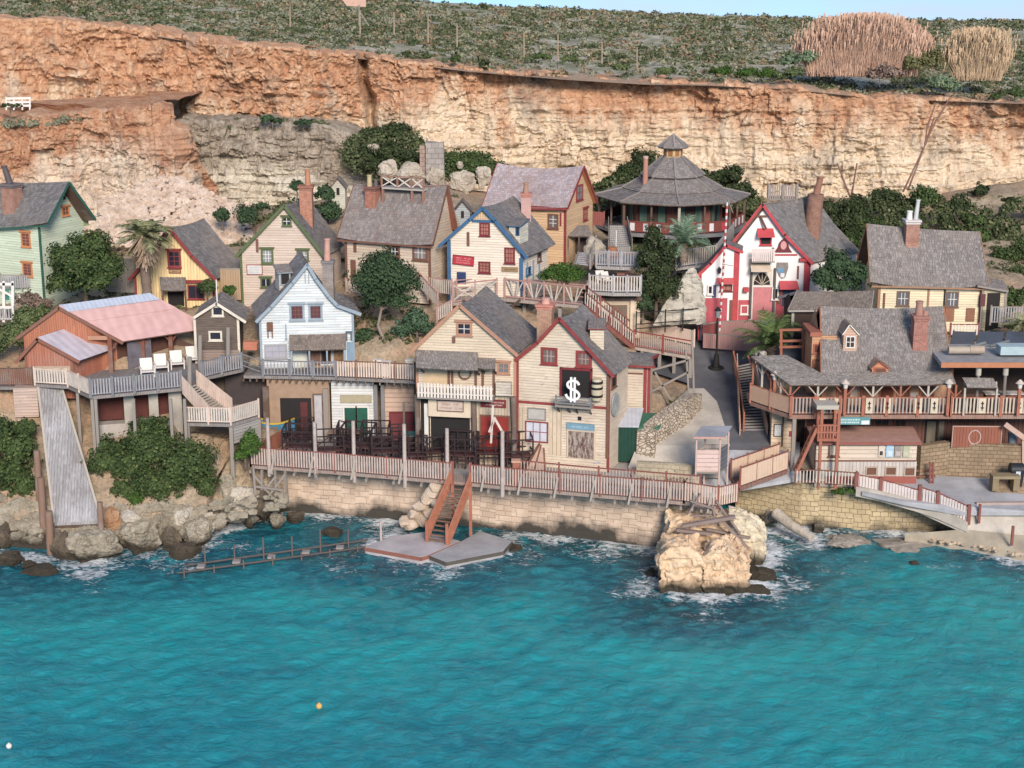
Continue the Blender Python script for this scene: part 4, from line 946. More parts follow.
# ---- beige house with olive trim
BEI = boards((.57,.475,.40), .2, wear=.3, wcol=(.44,.35,.28))
h = gable('beige_house', 'beige timber house with olive green trim and a tall brick chimney, behind the blue house', 126, 2, 4.4, [(243,304),(325,304)], [(237,254.5),(285,203.5),(325.5,255)], BEI, GREYB, GRN, dyaw=12, sag=.2, over=.4)
F = h.F; r = h.root
window(F, (283.5,218,290,224.5), r, GRN, 2, 2, .12, sash=WHITE, head=True); window(F, (263,250.5,271.5,262), r, GRN, 3, 3, .16, sash=WHITE, head=True, pane=plain((.25,.27,.28), .2, name='window_glass')); window(F, (298.5,251.5,307,259), r, GRN, 3, 2, .14, sash=WHITE, head=True, pane=plain((.25,.27,.28), .2, name='window_glass')); window(F, (262,279,270,286), r, GRN, 2, 1, .12, sash=WHITE, head=True)
signboard(F, (247.5,265,262,274), r, plain((.58,.55,.53), .7, name='white_board'), RED, plain((.36,.46,.48), .7), 3, 7, 'white notice board with a red frame')
panel(F, (256,239,258.5,252), r, BRN, 'wall_bracket', 0, .08)
bse = onslope(h.slopes[-1], 307, 217); chimney(r, bse, 2.4, 1.0, NBP if False else brick((.40,.17,.11), (.40,.28,.22)), plain((.30,.14,.10), .9), [(.15,.22,1.2,TERRA,0)], sink=1.2)
# ---- tan house with the big roof and roof terrace
TAN = boards((.60,.51,.41), .22, wear=.5, wcol=(.42,.32,.24))
h = eave('tan_house', 'tan timber house with a huge sagging grey roof and a small terrace on its ridge', 126.5, 25, 5.6, [(347,284),(430,285)], [(337,237.5),(432.5,244.5)], [(354.5,184),(447.5,184.5)], TAN, GREYW, BRN, sag=.12, esag=.22, bk=(457,229), soffit=plain((.25,.10,.07), .8, name='brown_paint'))
F = h.F; r = h.root
window(F, (389,247.5,398.5,255), r, BRN, 3, 2, .13, sash=WHITE, head=True); window(F, (414.5,247,426,258.5), r, BRN, 3, 2, .16, sash=WHITE, pane=plain((.22,.20,.20), .3, name='window_glass'))
panel(F, (354,241,356.5,252), r, BRN, 'wall_bracket', 0, .1); panel(F, (351,260,356,284), r, BRN, 'panel', 0, .06)
bse = onslope(h.front, 373, 200); chimney(r, bse, .95, .95, brick((.38,.15,.10), (.38,.22,.16)), plain((.20,.10,.08), .9), [(-.25,.2,.85,plain((.45,.36,.22), .8),0), (.25,.16,.5,plain((.12,.10,.10), .8),0)], sink=1, yaw=R(25))
K = Face(F.o + h.d*1.75, h.u, h.n); a, c, bb, d_ = K.rect((381.5,176.5,423,190)); mb = MB()
K.slab(mb, a, c, bb, c+.12, -1.6, 0)
te = mb.build('roof_terrace', PALEW, r); mb = MB(); mb2 = MB()
for k in range(4):
    s = a+(bb-a)*[0,.38,.72,1][k]; K.slab(mb, s-.06, c+.12, s+.06, d_, -.1, .02)
    if k < 3:
        e = a+(bb-a)*[0,.38,.72,1][k+1]; mb2.beam(K.pt(s,c+.2,-.02), K.pt(e,d_-.1,-.02), .08); mb2.beam(K.pt(s,d_-.1,-.05), K.pt(e,c+.2,-.05), .08)
K.slab(mb, a-.05, d_-.08, bb+.05, d_, -.12, .04); 
for s in (a+.05, a+(bb-a)*.72, bb-.05): K.slab(mb, s-.08, c-1.3, s+.08, c, -.2, -.04)
mb.build('terrace_rail', plain((.30,.16,.12), .8, name='brown_paint'), te); mb2.build('cross_braces', plain((.62,.56,.50), .8, name='white_paint'), te)
# ---- cream house with blue trim
CRB = boards((.70,.625,.52), .2, wear=.2, wcol=(.55,.48,.36))
h = gable('blue_trim_house', 'cream house with blue trim, a red sign board and a pink chimney', 123.5, 12, 5.8, [(449.5,290),(521.5,291)], [(440,244.5),(470,218),(483.7,206),(496,218.5),(528,256)], CRB, GREYB, BLUE, dyaw=22, sag=.15, over=.35)
F = h.F; r = h.root; PKW = plain((.36,.17,.13), .35, .5, name='curtained_glass')
for q, cc in (((481,224,488.5,234.5), 3), ((506,249,513.5,262), 3), ((480,263,489,271.5), 3)): window(F, q, r, DRED, cc, 3, .12, pane=PKW)
signboard(F, (453.5,256,473.5,264.5), r, plain((.42,.04,.06), .6, name='red_board'), DRED, plain((.60,.30,.28), .6), 3, 12, 'red sign board with worn pink lettering', tilt=R(4))
signboard(F, (502.5,267.5,517.5,271), r, plain((.30,.21,.12), .8, name='wood_board'), None, plain((.12,.08,.05), .8), 1, 13)
mb = MB(); s0, t0 = F.px(472,220.5); s1 = F.px(494,220.5)[0]; F.slab(mb, s0, t0-.12, s1, t0+.08, 0, .09); 
mb.build('gable_band', BLUE, r)
mb = MB(); sp = F.px(483.7,206)
for k in range(9):
    s = s0+.12+(s1-s0-.25)*k/8; zt = h.top(s)-.06; F.slab(mb, s-.05, t0+.08, s+.05, max(zt, t0+.15), 0, .06)
mb.build('gable_boards', plain((.52,.36,.22), .8, name='tan_paint'), r)
panel(F, (447.5,240,451,290), r, BLUE, 'corner_post', -.02, .09); panel(F, (467,232,469.5,246), r, BRN, 'wall_bracket', 0, .08); panel(F, (457,272,466,284), r, plain((.03,.05,.13), .6, name='navy_paint'), 'door', 0, .05)
panel(F, (519.5,258,523,290), r, BLUE, 'corner_post', -.02, .09)
for k in range(3): panel(h.side, (526+6*k,262-2*k,527.5+6*k,285-3*k), r, BLUET, 'timber_post', 0, .06)
window(h.side, (537.5,253.5,540.5,260.5), r, BRN, 1, 2, .08); window(h.side, (526,268,530,274), r, BLUE, 2, 1, .08)
dormer(r, h.slopes[-1], (509,225.5,520,237), None, boards((.58,.57,.48), .2), GREYB, BLUE, back=1.6, yaw=24, win=(516.5,226.5,519,235), wk=dict(cols=1, rows=1, fw=.05))
bse = onslope(h.slopes[-1], 526, 214); chimney(r, bse, 1.55, .78, plain((.47,.30,.27), .9, name='pink_plaster'), plain((.44,.20,.16), .9), [(0,.22,.75,plain((.36,.22,.16), .9),0)], sink=1.2)
# ---- orange-yellow house with lilac roof
ORY = boards((.60,.42,.26), .22, wear=.2, wcol=(.50,.32,.16))
h = eave('ochre_house', 'ochre timber house with red trim and a wide sagging lilac grey roof', 135, 25, 6.0, [(488,252),(565,252)], [(482,206.5),(567.5,207.5)], [(497.5,163),(584,165.5)], ORY, PURPSH, RED, sag=.35, esag=.1, bk=(597.5,202), soffit=plain((.42,.18,.09), .8, name='orange_paint'))
F = h.F; r = h.root
window(F, (549.5,215.5,557,227), r, BRN, 2, 3, .14, sash=WHITE, pane=plain((.14,.13,.13), .2, name='window_glass')); panel(F, (560,213,561.5,226), r, RED, 'wall_bracket', 0, .06)
window(h.side, (576.5,186,582,199), r, RED, 2, 2, .12, pane=plain((.18,.18,.17), .2, name='window_glass')); window(h.side, (583.5,209.5,586.5,219), r, RED, 1, 2, .12, head=True, pane=PKW)
panel(F, (528,206,566.5,208.5), r, RED, 'eave_board', .32, .40)
K = Face(P(566,236,132.5), V((1,-.05,0))); b2 = MB(); slope(b2, K.pt(*K.px(566,236)), K.pt(*K.px(592,236)), K.pt(*K.px(590,229))+V((0,2,0)), K.pt(*K.px(570,229))+V((0,2,0)), .3, .3)
root = thing('porch_shelter', 'low dark shelter with a grey roof at the foot of the ochre house', 'shelter', K.pt(1, K.px(566,252)[1])); b2.build('roof', [GREYW, DARKW], root)
for x in (568, 579, 590): mb = MB(); mb.beam(K.pt(*K.px(x,237)), K.pt(*K.px(x,254)), .14); mb.build('post', DARKW, root)
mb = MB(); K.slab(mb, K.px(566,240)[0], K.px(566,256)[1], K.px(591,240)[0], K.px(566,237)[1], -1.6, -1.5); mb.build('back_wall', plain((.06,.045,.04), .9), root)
# ---- red and white house
RW = plain((.74,.72,.70), .8, .12, 1.2, name='white_plaster')
h = gable('red_white_house', 'white house with bright red trim, a pink double door and a round brick chimney', 127, 0, 6.5, [(725,328),(806.5,328)], [(722,256),(732.5,240.5),(762,202.5),(784,233),(812,262)], RW, GREYB, BRED, dyaw=46, sag=.12, over=.35)
F = h.F; r = h.root; DP = plain((.42,.09,.11), .7, .3, name='red_dado')
window(F, (761,237,770.5,244), r, BRED, 1, 1, .1, pane=BLACK)
def tin(F, q, out, m, nm='awning'):
    a, c, bb, d_ = F.rect(q); mb = MB(); mb.hexa([F.pt(a-.05,c,out), F.pt(bb+.05,c,out), F.pt(bb,d_,0), F.pt(a,d_,0), F.pt(a-.05,c+.06,out), F.pt(bb+.05,c+.06,out), F.pt(bb,d_+.06,0), F.pt(a,d_+.06,0)]); return mb.build(nm, m, r)
tin(F, (757,229,773,236), .8, plain((.48,.07,.08), .6, name='red_paint'))
a, c, bb, d_ = F.rect((750,246,773,259)); mb = MB(); F.slab(mb, a, c-.1, bb, c, 0, 1.1); bal = mb.build('balcony', OLDW, r); mb = MB(); x = a+.02
while x < bb-.08: F.slab(mb, x, c, x+.12, d_-.05, 1.04, 1.08); x += .165
F.slab(mb, a, d_-.2, bb, d_-.12, .98, 1.035); F.slab(mb, bb-.06, c, bb, d_-.06, .1, .97)
mb.build('pickets', plain((.68,.58,.54), .8, name='white_paint'), bal)
mb = MB(); s, t_ = F.px(760,216); mb.beam(F.pt(s-.4,t_,.1), F.pt(s+.55,t_,.1), .13); mb.beam(F.pt(s,t_,.12), F.pt(s+.45,t_-.95,.5), .13); mb.build('hoist_beam', BRN, r)
s, t_ = F.px(783,252); mb = MB(); pr = [(0,.62),(.04,.55),(.22,.75-1.5*0+.4),(.34,.9)]; K2 = F
bell = [(-.72,0),(.72,0),(.62,.12),(.46,.35),(.36,.75),(.16,.98),(0,1.12),(-.16,.98),(-.36,.75),(-.46,.35),(-.62,.12)]
f0 = [F.pt(s+x,t_+y,.0) for x, y in bell]; f1 = [F.pt(s+x,t_+y,.14) for x, y in bell]; mb.mesh(f0+f1, [tuple(range(11,22))] + [(k,(k+1)%11,11+(k+1)%11,11+k) for k in range(11)]); be = mb.build('bell_sign', plain((.14,.035,.04), .7, name='dark_red_paint'), r, 'dark red bell shaped sign with a pink oval')
mb = MB(); o1 = [F.pt(s+.24*math.cos(q), t_+.56+.34*math.sin(q), .16) for q in ang]; mb.mesh(o1+[F.pt(s+.24*math.cos(q), t_+.56+.34*math.sin(q), .14) for q in ang], [tuple(range(20))]+[(20+k,20+(k+1)%20,(k+1)%20,k) for k in range(20)]); mb.build('oval_panel', plain((.55,.28,.28), .7, name='pink_paint'), be)
panel(F, (771,254,797,255.5), r, BRED, 'trim_band', 0, .08); panel(F, (803,258,807.5,328), r, BRED, 'corner_post', -.05, .08); panel(F, (799,258,811,261), r, BRED, 'eave_bracket', 0, .3)
# shield mural: plain quartered shield in the same greys and blues
s, t_ = F.px(782,270); sh = [(-.45,.62),(.45,.62),(.50,.2),(.28,-.6),(.0,-.72),(-.22,-.5),(-.5,.15)]
mb = MB(); mb.mesh([F.pt(s+x,t_+y,.07) for x, y in sh]+[F.pt(s+x,t_+y,0) for x, y in sh], [tuple(range(6,-1,-1))]+[(k,(k+1)%7,7+(k+1)%7,7+k) for k in range(7)]); shd = mb.build('shield_sign', plain((.24,.22,.21), .7, .5, name='grey_brown_paint'), r, 'small grey and blue shield painted board')
mb = MB(); F.slab(mb, s-.38, t_-.2, s+.12, t_+.15, .07, .085); mb.build('shield_field', plain((.12,.27,.40), .7, .3, name='blue_paint'), shd); mb = MB(); F.slab(mb, s-.12, t_-.58, s+.2, t_-.25, .07, .085); mb.build('shield_field', plain((.6,.62,.66), .7, name='white_paint'), shd)
panel(F, (797,266,798.8,279), r, BRN, 'wall_bracket', 0, .08)
tin(F, (750,262,769,269.5), 1.1, plain((.58,.48,.38), .8, name='cream_paint'), 'canopy')
mb = MB(); s0, t0, s1, t1 = F.rect((752,269,772,286)); F.slab(mb, s0, t0, s1, t1, 0, .03); mb.build('arch_surround', plain((.60,.56,.50), .8), r)
mb = MB(); cx, cy, rr_ = (s0+s1)/2, t0+.1, (s1-s0)/2*.82; arc = [F.pt(cx+rr_*math.cos(q), cy+1.0*math.sin(q), .05) for q in np.linspace(0, math.pi, 14)]; mb.poly(arc); ar = mb.build('arch_opening', BLACK, r)
mb = MB()
for q in (.4, 1.0, 1.57, 2.1, 2.7): mb.beam(F.pt(cx,cy,.08), F.pt(cx+rr_*math.cos(q), cy+math.sin(q), .08), .06)
mb.build('arch_spokes', plain((.40,.33,.26), .8), ar)
door(F, (752.5,287,772.5,320), r, plain((.52,.20,.21), .7, .3, name='pink_paint'), WHITE, 'faded pink double door')
for q in ((749.5,268,751.5,318), (773,268,775,318)): panel(F, q, r, plain((.10,.09,.09), .7), 'door_post', .0, .25)
panel(F, (738,300,748.5,328), r, DP, 'dado', 0, .03); panel(F, (775,300,806,328), r, DP, 'dado', 0, .03)
tin(F, (779,281.5,797,287.5), .9, plain((.50,.09,.10), .6, name='red_paint')); door(F, (782,288,794.5,306), r, plain((.03,.055,.11), .6, name='navy_paint'), BRED)
for q in ((772.5,288.5,777,298),): window(F, q, r, WHITE, 1, 1, .1, dep=.2)
panel(F, (777,290,781,304), r, BRN, 'shutter', 0, .1); panel(F, (743,287,748,291), r, BRED, 'ledge', 0, .5)
window(F, (741.5,306,747,313), r, WHITE, 1, 1, .1, dep=.12)
# small left wing
h2 = gable('red_white_wing', 'small white wing with bright red bargeboards, left of the pink door', 124.8, 0, 2.2, [(699,328),(736,328)], [(694.5,276.5),(710,262),(726,243.5),(742,250.5)], RW, GREYB, BRED, dyaw=10, sag=0, over=.25, cat='annex')
F2 = h2.F; window(F2, (721,283,731,290), h2.root, DRED, 2, 1, .1, pane=PKW); r_ = r; r = h2.root; tin(F2, (716.5,278.5,733,283), .6, plain((.48,.10,.10), .6, name='red_paint'), 'awning'); r = r_
panel(F2, (702,298,727,328), h2.root, DP, 'dado', 0, .03); panel(F2, (729,300,732.5,328), h2.root, BRN, 'side_door', 0, .05); panel(F2, (733,251,737.5,328), h2.root, BRED, 'corner_post', -.04, .07); window(F2, (708.5,286,711.5,293), h2.root, WHITE, 1, 1, .1, dep=.2); panel(F2, (712.5,285,716,297), h2.root, plain((.06,.05,.14), .6, name='navy_paint'), 'shutter', 0, .15)
lantern(F2, 719, 270, h2.root)
Q = h.slopes[2]; bse = onslope(Q, 811.5, 226); chimney(r, bse, 2.45, 1.15, brick((.26,.13,.09), (.30,.22,.18)), brick((.24,.12,.09), (.28,.2,.16)), [(.05,.27,1.35,plain((.28,.14,.10), .9),.3)], taper=1.15, sink=1.6, roundc=True, lean=V((.22,0,0)))
K = Face(P(768,200,130), V((1,-.15,0))); a, c, bb, d_ = K.rect((767.5,184.5,798,199)); mb = MB(); K.slab(mb, a, c-.12, bb, c, -1.8, 0); te = mb.build('roof_terrace', OLDW, r)
mb = MB(); x = a
while x < bb: K.slab(mb, x, c, x+.13, d_-.05*random.random(), -.06, 0); x += .18
y = 0
while y < 1.7: mb.box(K.pt(a,0,-y-.07)+ZU*((c+d_)/2), .05, .13, d_-c-.1); mb.box(K.pt(bb,0,-y-.07)+ZU*((c+d_)/2), .05, .13, d_-c-.1); y += .18
mb.build('pickets', plain((.30,.25,.225), .85, .4, name='weathered_boards'), te); mb = MB()
for s in (a+.1, (a+bb)/2, bb-.1):
    K.slab(mb, s-.08, c-1.3, s+.08, c-.12, -.2, -.05); K.slab(mb, s-.06, c, s+.06, d_+.08, .002, .10)
mb.build('posts', OLDW, te)
# ---- yellow house on the right
YLB = boards((.69,.62,.44), .2, wear=.2, wcol=(.52,.44,.26))
h = eave('lemon_house', 'pale yellow house under a broad sagging grey roof, with white chimney pots', 123.5, 3, 6.5, [(877,332),(978,330)], [(870.5,282),(988.5,285)], [(867,223.5),(979.5,231.5)], YLB, GREYW, plain((.32,.19,.12), .8, name='brown_paint'), sag=.12, esag=.4)
F = h.F; r = h.root
for q in ((898,292.5,908,304.5), (947.5,293,957,305.5)): window(F, q, r, plain((.16,.11,.09), .7), 3, 2, .12, sash=WHITE, pane=plain((.12,.13,.15), .15, name='window_glass'))
panel(F, (926.5,288,928.5,330), r, plain((.30,.18,.12), .8), 'timber_post', 0, .06); panel(F, (943,288,944.5,330), r, BLACK, 'downpipe', 0, .1); panel(F, (883,293,885,308), r, BRN, 'wall_bracket', 0, .08)
panel(F, (945,307,954,321), r, plain((.26,.13,.08), .8, name='brown_board'), 'notice_board', 0, .1); panel(F, (966,308,974.5,321), r, plain((.24,.12,.08), .8, name='brown_board'), 'notice_board', 0, .1)
bse = onslope(h.front, 911, 235.5); chimney(r, bse, 1.15, 1.05, NB, plain((.55,.52,.50), .8), [(-.22,.23,.62,WHITE,0), (.28,.17,1.5,plain((.52,.52,.52), .7),.12)], sink=1)
h2 = eave('side_porch', 'small dark porch with a low roof at the right end of the pale yellow house', 122.8, -3, 4, [(980,332),(1003,332)], [(978,285),(1008,290)], [(985,278),(1003,281)], boards((.52,.46,.30), .2), GREYW, OLDW, sag=0, esag=0, cat='porch')
panel(h2.F, (986,293,999,332), h2.root, BLACK, 'doorway', 0, .03); panel(h2.F, (980,294,985,306), h2.root, plain((.12,.05,.06), .8), 'shutter', 0, .1)
# ---- dark shed roof between
h = eave('dark_shed', 'open dark shed with a mossy brown shingle roof behind the tavern', 118, 0, 4, [(792,334),(870,334)], [(788.5,309.5),(871,309)], [(797,291.5),(873.5,290.5)], plain((.05,.035,.03), .9, name='dark_interior'), BROWNSH, plain((.34,.32,.30), .8), sag=.04, esag=.02, cat='shed')
# ================================================ the tavern, the pavilion, decks, stairs, railings, walls
# ---- tavern with the long veranda
YD = 107.0; TB = boards((.50,.36,.24), .2, wear=.4, wcol=(.35,.25,.18)); TRD = wood((.34,.13,.08), .35); TRED = plain((.32,.12,.08), .75, .3, name='terracotta_paint')
h = eave('tavern', 'long tavern with a swaybacked grey roof, two small dormers and a shingled veranda', 109.6, -1, 8.0, [(822,414),(949,414)], [(821.5,375),(950,371)], [(820.5,306),(943.5,306)], plain((.42,.26,.17), .85, name='ochre_wall'), GREYW, plain((.40,.17,.10), .8, name='terracotta_paint'), sag=.18, esag=.05, over=.3, expo=.28, sink=.2)
F = h.F; r = h.root; DZ = P(900, 415, YD).z
b = MB(); V0 = lambda x, y, Y: P(x, y, Y)
slope(b, V0(789.5,384.5,YD), V0(956,383.5,YD), V0(951,371,109.3), V0(822,373,109.3), .27, .32, thick=.1, sb=.05)
slope(b, V0(751,356.5,110.5), V0(789.5,384.5,YD), V0(822,373.5,109.3), V0(786,355,112), .27, .32, thick=.1)
ver = b.build('veranda_roof', [shingle((.30,.28,.26), .35, name='roof_shingles'), DARKW], r)
A = V0(752,357,110.5); B = V0(789,385,YD); C = V0(955,385,YD)
for p, q, n_ in ((A, B, 4), (B, C, 6)):
    for k in range(n_ if p is A else n_+1):
        c = p.lerp(q, k/n_); o_ = V((.15,.25,0)); c = c+o_; mb = MB(); mb.beam(V((c.x,c.y,DZ)), V((c.x,c.y,c.z-.05)), .14); t = (q-p).normalized()
        for sg in (-1, 1): mb.beam(V((c.x,c.y,c.z-.9)), V((c.x,c.y,c.z-.1))+V((t.x*sg*.7,t.y*sg*.7,0)), .08)
        mb.build('veranda_post', PALEW if k % 2 else TRD, r)
K = Face(F.o, F.u, F.n)
for q in ((838,388,848,407), (862,387,873,407), (898,388,908,407), (921,386,932,407)): window(K, q, r, TRED, 2, 2, .14, pane=plain((.16,.08,.05), .3, name='window_glass'))
door(K, (880,387,892,412), r, plain((.16,.05,.03), .7), TRED); panel(K, (908.5,392,917,400), r, plain((.55,.50,.44), .8), 'notice', 0, .06); panel(K, (850,388,857,398), r, plain((.55,.45,.38), .8), 'notice', 0, .06)
PEA = boards((.52,.34,.25), .18, wear=.2)
dormer(r, h.front, (843.5,333,857,350), (849.5,323.5), PEA, shingle((.36,.25,.20), .3, name='roof_shingles'), WHITE, back=1.6, win=(846.5,337,854,347), wk=dict(cols=2, rows=2, fw=.07, pane=plain((.05,.035,.03), .2, name='window_glass')), n=(0,-1,0))
dormer(r, h.front, (872,367,888,376), (879,360.5), plain((.45,.21,.12), .8), shingle((.36,.25,.20), .3, name='roof_shingles'), TRED, back=1.2, win=(875,368.5,885,375), wk=dict(cols=1, rows=1, pane=plain((.14,.06,.04), .4)), n=(0,-1,0))
bse = onslope(h.front, 918.5, 341); chimney(r, bse, 1.75, 1.05, brick((.33,.13,.10), (.40,.28,.24)), brick((.35,.15,.12), (.4,.28,.24)), [(-.1,.27,.95,plain((.34,.19,.15), .9, name='clay_pot'),0), (.36,.2,.25,plain((.38,.22,.18), .9),0)], taper=.93, sink=1.3)
panel(h.lside, (0,0,1,1), r, TRED, 'end_trim', 0, .01, local=True) if False else None
K = Face(P(811,374,111.5), V((1,0,0))); a, c, bb, d_ = K.rect((811,336,822,392)); mb = MB(); K.slab(mb, a, c, bb+1, d_, -3, 0); mb.build('annex', boards((.50,.27,.15), .2, wear=.2), r); panel(K, (810,332,822,336), r, TRED, 'annex_cap', -3.1, .12); window(K, (814.5,345,820.5,352), r, TRED, 1, 1, .1, pane=plain((.10,.04,.03), .4)); door(K, (813.5,361,821,376), r, plain((.46,.22,.13), .8), TRED, handle=False)
# ground storey under the veranda
K2 = Face(P(771,466,109.3), V((1,-.1,0))); a, c, bb, d_ = K2.rect((771,411,794.5,468)); mb = MB(); K2.slab(mb, a, c-1, bb, d_, -3, 0); mb.build('lower_wall', boards((.60,.46,.32), .3, wear=.25), r)
signboard(K2, (774.5,424.5,781,435.5), r, plain((.52,.54,.52), .7), plain((.07,.06,.06), .7), plain((.32,.33,.33), .7), 5, 21, 'framed pale notice'); panel(K2, (789,431,794,436.5), r, plain((.25,.05,.07), .7), 'notice', 0, .05, 'small dark red notice'); signboard(K2, (788,418.5,794.5,420.5), r, plain((.30,.18,.12), .7), None, plain((.10,.05,.04), .7), 1, 22)
panel(K2, (782,413,783.5,446), r, DARKW, 'timber_post', 0, .1)
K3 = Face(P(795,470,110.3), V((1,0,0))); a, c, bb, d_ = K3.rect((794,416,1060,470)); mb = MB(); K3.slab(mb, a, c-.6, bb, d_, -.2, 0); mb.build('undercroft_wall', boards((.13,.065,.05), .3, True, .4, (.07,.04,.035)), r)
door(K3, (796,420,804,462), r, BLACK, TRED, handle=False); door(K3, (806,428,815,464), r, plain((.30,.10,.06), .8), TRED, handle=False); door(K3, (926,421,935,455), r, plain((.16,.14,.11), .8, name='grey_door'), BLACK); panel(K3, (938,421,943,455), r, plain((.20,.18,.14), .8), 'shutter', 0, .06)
for q in ((875,420,888,430), (895,420,905,432)): window(K3, q, r, plain((.14,.05,.04), .8), 2, 2, .1, pane=BLACK)
# ---- flat roofed bar at the right
K4 = Face(P(948,414,109.2), V((1,0,0))); root = thing('bar_shelter', 'flat roofed open bar with a white top and tan fascia at the right edge', 'bar', K4.pt(3, DZ)); o_ = P(941.5,366,107.6)
zt = o_.z; x0, x1 = o_.x, o_.x+11
mb = MB(); mb.hexa([V((x0,107.6,zt-.1)), V((x1,107.6,zt-.1)), V((x1,113,zt+.05)), V((x0+.3,113,zt+.05)), V((x0,107.6,zt+.22)), V((x1,107.6,zt+.22)), V((x1,113,zt+.3)), V((x0+.3,113,zt+.3))]); mb.build('roof', plain((.30,.30,.31), .8, .4, name='roof_felt'), root)
mb = MB(); mb.beam(V((x0-.05,107.55,zt+.08)), V((x1,107.55,zt+.08)), .08, .36); mb.build('fascia', plain((.42,.18,.10), .8, name='terracotta_paint'), root)
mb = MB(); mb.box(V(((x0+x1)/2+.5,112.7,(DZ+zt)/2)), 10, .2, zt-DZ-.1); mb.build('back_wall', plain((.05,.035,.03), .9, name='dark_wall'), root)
for px in (977, 1004, 1035):
    p = P(px, 392, 108.0); mb = MB(); mb.cyl(V((p.x,p.y,DZ)), V((p.x,p.y,zt-.12)), .13, .12, 8); q = mb.build('post', plain((.20,.17,.16), .7), root); m2 = MB(); m2.cyl(V((p.x,p.y,zt-.75)), V((p.x,p.y,zt-.2)), .2, .2, 8); m2.build('post_collar', PALEW, q)
mb = MB(); p = P(1003,398,108.8); mb.box(V((p.x,p.y,DZ+.55)), 2.6, .7, 1.1); mb.build('counter', plain((.14,.07,.05), .7), root); mb = MB(); mb.box(V((p.x,p.y-.02,DZ+1.13)), 2.8, .9, .06); mb.build('counter_top', plain((.55,.53,.50), .5), root)
# ---- octagonal pavilion
YN = 145.0; CX = P(672, 195, YN).x
def zN(y): return P(672, y, YN).z
root = thing('pavilion', 'octagonal grey shingled pavilion with a tiered roof and a small lantern on top', 'pavilion', (CX, YN, zN(227)))
def octa(r, z, rot=0): return [V((CX + r*math.sin(R(45*k+rot)), YN - r*math.cos(R(45*k+rot)), z)) for k in range(8)]
tiers = [('roof', 7.15, 194.5, 4.35, 187.8), ('roof_tier', 4.55, 187.2, 2.65, 175.8), ('roof_tier', 2.95, 174.4, .95, 156.5), ('lantern_roof', 1.42, 146.8, .02, 135.2)]
for nm, r0, y0, r1, y1 in tiers:
    b = MB(); lo, hi = octa(r0, zN(y0)), octa(r1, zN(y1))
    for k in range(8):
        slope(b, lo[k], lo[(k+1)%8], hi[(k+1)%8], hi[k], .32, .4, thick=.10, sb=.03)
    b.mi = 0
    for k in range(8): b.beam(lo[k]+ZU*.08, hi[k]+ZU*.08, .16, .1)
    b.build(nm, [GREYW, DARKW], root)
mb = MB(); lo, hi = octa(.86, zN(157)), octa(.86, zN(147))
for k in range(8): mb.poly([lo[k], lo[(k+1)%8], hi[(k+1)%8], hi[k]])
la = mb.build('lantern_wall', plain((.50,.38,.20), .8, name='tan_paint'), root); m2 = MB()
for k in range(8):
    a_, b_ = lo[k], lo[(k+1)%8]; c_ = (a_+b_)/2; nn = V((c_.x-CX, c_.y-YN, 0)).normalized(); t = (b_-a_).normalized(); z0, z1 = zN(155.5), zN(149); m2.hexa([c_-t*.2+nn*.0+ZU*(z0-c_.z), c_+t*.2+ZU*(z0-c_.z), c_+t*.2+nn*.03+ZU*(z0-c_.z), c_-t*.2+nn*.03+ZU*(z0-c_.z), c_-t*.2+ZU*(z1-c_.z), c_+t*.2+ZU*(z1-c_.z), c_+t*.2+nn*.03+ZU*(z1-c_.z), c_-t*.2+nn*.03+ZU*(z1-c_.z)])
m2.build('lantern_window', plain((.28,.13,.06), .5), la)
ZF = zN(224); ze = zN(195)-.15
mb = MB(); fl, fb = octa(6.9, ZF), octa(6.9, ZF-.3); mb.mesh(fl+fb, [tuple(range(8))] + [(8+k, 8+(k+1)%8, (k+1)%8, k) for k in range(8)]); mb.build('floor', GREYWD, root)
lo, hi = octa(4.6, ZF), octa(4.6, ze+.5); PG = plain((.10,.17,.13), .7, .3, name='faded_green_paint'); PD = plain((.08,.05,.045), .8, name='dark_wall')
mb = MB()
for k in range(8): mb.poly([lo[k], lo[(k+1)%8], hi[(k+1)%8], hi[k]])
wl_ = mb.build('wall', PD, root)
for k in (0, 1, 2, 6, 7):
    a_, b_ = lo[k], lo[(k+1)%8]; Fk = Face(V((a_.x,a_.y,0)), (b_-a_)); w_ = (b_-a_).length
    for j, cc in enumerate((PG, None, PG, plain((.20,.08,.06), .8, name='brown_paint'))):
        if cc: mb = MB(); Fk.slab(mb, w_*(.04+.24*j), ZF+.05, w_*(.22+.24*j), ZF+2.2, .01, .06); mb.build('shutter', cc, root)
po = octa(6.6, ZF); pt_ = octa(6.6, ze)
for k in range(8):
    mb = MB(); mb.beam(po[k], V((po[k].x,po[k].y,ze)), .22); mb.build('post', PALEW if k == 0 else DARKW, root)
    m_ = (po[k]+po[(k+1)%8])/2; mb = MB(); mb.beam(m_, V((m_.x,m_.y,ze)), .16); mb.build('post', DARKW, root)
    mb = MB(); mb.beam(po[k]-ZU*3, po[k]-ZU*.3, .2); mb.build('stilt', DARKW, root)
CARDS = [plain((.60,.60,.60), .7, .15, name='white_card'), plain((.45,.50,.52), .7, .2, name='pale_card'), plain((.45,.06,.07), .7, .2, name='red_card')]
rg = random.Random(4)
